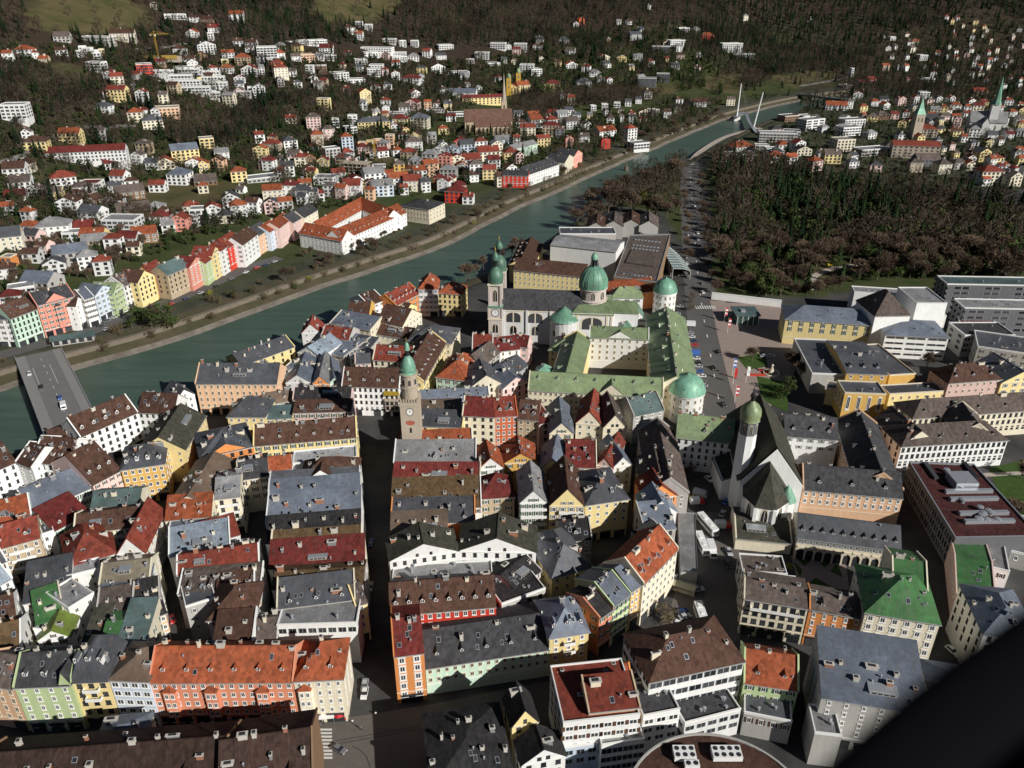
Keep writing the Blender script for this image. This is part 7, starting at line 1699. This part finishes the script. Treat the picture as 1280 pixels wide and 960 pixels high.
q = G(190,74); t = T('building_site', 'long yellow shuttered building site wall under the tower crane', 'building site', q.x, q.y, R(8), q.z); b = MB(); b.box(-32,0,-4,34,8,3,0); b.build('slab', M_stone, t); b = MB(); b.box(-20,-1,0,30,-.1,4.4); b.build('shuttering', simple('yellow_shuttering',(.36,.24,.05),.8,var=.3), t)
q = G(140,209)
q = G(458,218); t = T('concrete_shell', 'unfinished grey concrete shell of stacked floor slabs below the tall blue villa', 'building site', q.x-8, q.y, R(-12), q.z); L = 38
for j in range(4): b = MB(); b.box(-L/2,0,j*3.1,L/2-j*3,14,j*3.1+.4); b.build('floor_slab', simple('raw_concrete',(.42,.36,.28),.9,var=.25), t)
for j in range(3):
    for k in range(9): b = MB(); x = -L/2+.6+k*4.3; b.box(x,.3,j*3.1+.4,x+.5,.8,j*3.1+3.1); b.build('column', MATS['raw_concrete'], t)
# statue-like white memorial on the dark hill
q = G(1012,30); t = T('white_monument', 'small bright white monument standing alone in the dark hillside wood', 'monument', q.x, q.y, 0, q.z); b = MB(); b.lathe([(2.5,0),(2,4),(1.2,8),(.7,13),(.2,15)], 6); b.box(-5,-.8,4,-.8,.8,5.4); b.box(.8,-.8,8,4,.8,9.4); b.build('shaft', M_white, t)
# people on the lower square: one continuous figure each
def person(px, py, ang, shirt, trousers, label):
    p = P(px,py,.06); t = tag(empty('person', p, R(ang)), label, 'person', None); b = MB()
    me = bpy.data.meshes.new('body'); vs = [(0,0,.95),(0,0,1.15),(0,0,1.4),(0,0,1.5),(0,.02,1.64),(0,0,1.74),(-.09,0,.9),(-.1,.12,.48),(-.1,.0,.06),(-.1,.14,.04),(.09,0,.9),(.1,-.14,.5),(.1,-.22,.06),(.1,-.08,.04),(-.19,0,1.4),(-.24,.03,1.1),(-.22,.14,.85),(.19,0,1.4),(.24,-.03,1.1),(.22,.1,.85)]
    es = [(0,1),(1,2),(2,3),(3,4),(4,5),(0,6),(6,7),(7,8),(8,9),(0,10),(10,11),(11,12),(12,13),(2,14),(14,15),(15,16),(2,17),(17,18),(18,19)]
    rd = [.15,.14,.15,.06,.1,.07,.1,.075,.05,.035,.1,.075,.05,.035,.065,.05,.035,.065,.05,.035]
    me.from_pydata(vs, es, []); o = bpy.data.objects.new('body', me); link(o, t); m = o.modifiers.new('Skin','SKIN')
    for k, sv in enumerate(me.skin_vertices[0].data): sv.radius = (rd[k],rd[k]*.8); sv.use_root = (k == 0)
    s = o.modifiers.new('Sub','SUBSURF'); s.levels = 1; s.render_levels = 1
    mm, nt, bs = base('clothes_'+shirt+'_'+trousers); tc = nt.nodes.new('ShaderNodeTexCoord'); sx = nt.nodes.new('ShaderNodeSeparateXYZ'); nt.links.new(tc.outputs['Object'], sx.inputs[0])
    def gt(v): n_ = nt.nodes.new('ShaderNodeMath'); n_.operation = 'GREATER_THAN'; n_.inputs[1].default_value = v; nt.links.new(sx.outputs[2], n_.inputs[0]); return n_.outputs[0]
    c = mix(nt, gt(.93), PAINT[trousers], PAINT[shirt]); c = mix(nt, gt(1.5), c, (.55,.33,.24)); c = mix(nt, gt(1.7), c, (.05,.03,.02)); nt.links.new(c, bs.inputs['Base Color']); me.materials.append(mm)
for x,y,a,s,tr,l in ((432,902,30,'red','black','person in a red top near the red parasol'),(437,899,80,'black','grey','person in dark clothes right of the red parasol'),(414,899,200,'white','dark blue','person in a white top in front of the white awning'),(396,903,150,'blue','grey','person in a blue top beside the zebra crossing'),(452,913,60,'grey','black','person in grey walking at the dark street corner'),(441,905,10,'white','black','person in white and black right of the parasol'),(798,748,40,'white','dark blue','person in a white top outside the ochre house'),(803,745,120,'red','black','person in a red top outside the ochre house'),(846,762,70,'blue','black','person in blue beside the market trees'),(935,798,10,'white','grey','person in white outside the cream balcony house'),(905,470,20,'red','black','person in red on the theatre square beside the flags'),(912,440,80,'white','dark blue','person in white near the bare lawn tree'),(903,398,200,'blue','black','person in blue near the avenue crossing'),(930,408,10,'grey','black','person in grey near the glass kiosk'),(860,745,70,'white','black','person in white beside the wide canvas stall'),(846,742,190,'red','dark blue','person in red beside the wide canvas stall'),(405,905,140,'black','black','person all in black at the zebra crossing'),(470,895,20,'white','grey','person in white walking in the dark junction')): person(x,y,a,s,tr,l)
# ------------------------------------------------------------------ the aircraft's own strut, close by
def near(px, py, dist):
    dx, dy, dz = ray(px, py); return Vector((0,0,H0))+Vector((dx,dy,dz)).normalized()*dist
a = near(1447,790,1.05); c = near(1035,1132,.9); t = T('aircraft_strut', 'black streamlined aircraft strut crossing the lower corner', 'strut', *a.xy, 0, a.z)
d = (c-a); L = d.length; d.normalize(); view = (((a+c)/2)-Vector((0,0,H0))).normalized(); v = d.cross(view).normalized(); w = v.cross(d).normalized()
def ell(r1, r2, off, s0, s1, mi, m_=14, n=28):
    b = MB()
    for q in range(m_+1):
        s = s0+(s1-s0)*q/m_; bend = .012*((s-L/2)/L)**2*4
        for k in range(n): e = 2*math.pi*k/n; b.v.append(tuple(d*s+v*(r1*math.cos(e)+off[0]+bend)+w*(r2*math.sin(e)+off[1])))
    for q in range(m_):
        for k in range(n): j = (k+1)%n; b.f.append((q*n+k,q*n+j,(q+1)*n+j,(q+1)*n+k)); b.m.append(mi)
    return b
ell(.062,.022,(-.030,0),-.25,L+.3,0).build('fairing', simple('black_strut_paint',(.005,.005,.007),.8,var=.1,spec=.05), t, True)
ell(.05,.03,(.072,-.03),-.25,L+.3,0).build('reflection_band', simple('strut_reflection_blue',(.012,.018,.032),.5,var=.1,spec=.2), t, True)  # bluish reflection on the strut, put in as a dark blue band
# ================================================================== LABELS for everything still without one
ORD = ['first','second','third','fourth','fifth','sixth','seventh','eighth','ninth','tenth','eleventh','twelfth','thirteenth','fourteenth','fifteenth','sixteenth','seventeenth','eighteenth']
RF_ = {'g':'gabled','G':'gabled','h':'hipped','s':'sloping','f':'flat','m':'mansard'}
def region(h):
    if h['region']: return 'in the '+h['region']
    x, y = h['px'], h['py']
    for x0,y0,x1,y1,t in ((-99,880,400,1200,'at the bottom edge'),(-99,810,470,905,'in the bottom facade row'),(470,730,690,1100,'by the dark junction'),(690,790,1100,1200,'among the bottom office blocks'),(1100,780,1400,1100,'beside the aircraft strut'),(690,590,880,810,'on the curved market street'),(900,640,1400,800,'near the green corner palace'),(-99,690,215,880,'near the bright green roof'),(-99,480,215,690,'left of the dark lane'),(195,480,332,860,'right of the dark lane'),(330,490,470,860,'left of the straight street'),(470,550,610,740,'right of the straight street'),(480,490,660,560,'beside the clock tower'),(600,500,820,720,'below the green palace'),(220,395,440,490,'along the near river bank'),(430,340,520,490,'between tower and river'),(515,340,700,490,'below the twin church towers'),(960,330,1400,560,'around the yellow theatre')):
        if x0 <= x < x1 and y0 <= y < y1: return t
    if y > 240 and x < 420: return 'above the riverside row'
    if x > 940: return 'beyond the park' if y > 122 else 'on the far dark hillside'
    if y > 150: return 'near the gothic church' if x > 470 else ('left of the concrete shell' if x > 310 else 'on the lower left slope')
    if y > 95: return 'above the gothic church' if x > 470 else ('on the middle slope' if x > 200 else 'below the left meadow')
    return 'on the high wooded slope' if x > 640 else ('below the middle meadow' if x > 320 else 'beside the left meadow')
G_ = {}
for h in HOUSES:
    if h['label']: continue
    st = max(1, round((h['H']-.8)/3.05)); size = 'tall' if st >= 5 else ('low' if st <= 2 else '')
    wide = 'narrow' if h['w'] < 9 else ('wide' if h['w'] > 24 else '')
    noun = 'house' if h['cat'] == 'house' else h['cat']
    adj = ' '.join(a for a in (size, wide, WALL[h['wc']][0]) if a)
    h['base'] = '%s %s with %s %s roof' % (adj, noun, ROOF[h['rc']][0], RF_[h['roof']]); h['reg'] = region(h)
    G_.setdefault(h['base']+'|'+h['reg'], []).append(h)
for k, hs in G_.items():
    hs.sort(key=lambda h: h['px'])
    for i, h in enumerate(hs):
        lab = h['base']+' '+h['reg']
        if len(hs) > 1: lab = '%s from left, %s' % (ORD[min(i,17)], lab)
        wds = lab.split()
        if len(wds) > 16: lab = lab.replace(' with ',', ',1); lab = ' '.join(lab.replace(' roof ',' roof, ',1).split()[:16])
        h['o']['label'] = lab
    if len(hs) > 1:
        for h in hs: h['o']['group'] = 'houses '+h['reg']
for h in HOUSES:
    if 'group' not in h['o']: h['o']['group'] = 'houses '+region(h)
# ================================================================== CAMERA, SUN, SKY
cam = bpy.data.cameras.new('camera'); cam.sensor_width = 36; cam.lens = F*36/1280; cam.clip_start = .05; cam.clip_end = 12000; cam.dof.use_dof = True; cam.dof.focus_distance = 420; cam.dof.aperture_fstop = 1.1
co = bpy.data.objects.new('camera', cam); co.location = (0,0,H0); co.rotation_euler = (math.pi/2-TH,0,0); link(co); scene.camera = co
EL = R(29.5); AZ = (.745,-.667)
sv = Vector((AZ[0]*math.cos(EL), AZ[1]*math.cos(EL), math.sin(EL))).normalized()
sl = bpy.data.lights.new('sun','SUN'); sl.energy = 5.0; sl.angle = R(.55); sl.color = (1,.975,.92); so = bpy.data.objects.new('sun', sl); so.rotation_euler = sv.to_track_quat('Z','Y').to_euler(); so.location = (0,0,400); link(so)
w = bpy.data.worlds.new('World'); scene.world = w; w.use_nodes = True; nt = w.node_tree; bg = nt.nodes['Background']; sk = nt.nodes.new('ShaderNodeTexSky'); sk.sky_type = 'NISHITA'; sk.sun_disc = False; sk.sun_elevation = EL; sk.sun_rotation = math.atan2(sv.x, sv.y); sk.altitude = 600; sk.air_density = .7; sk.dust_density = .4
nt.links.new(sk.outputs[0], bg.inputs[0]); bg.inputs[1].default_value = .034
scene.view_settings.view_transform = 'Standard'; scene.view_settings.look = 'None'; scene.view_settings.exposure = 0
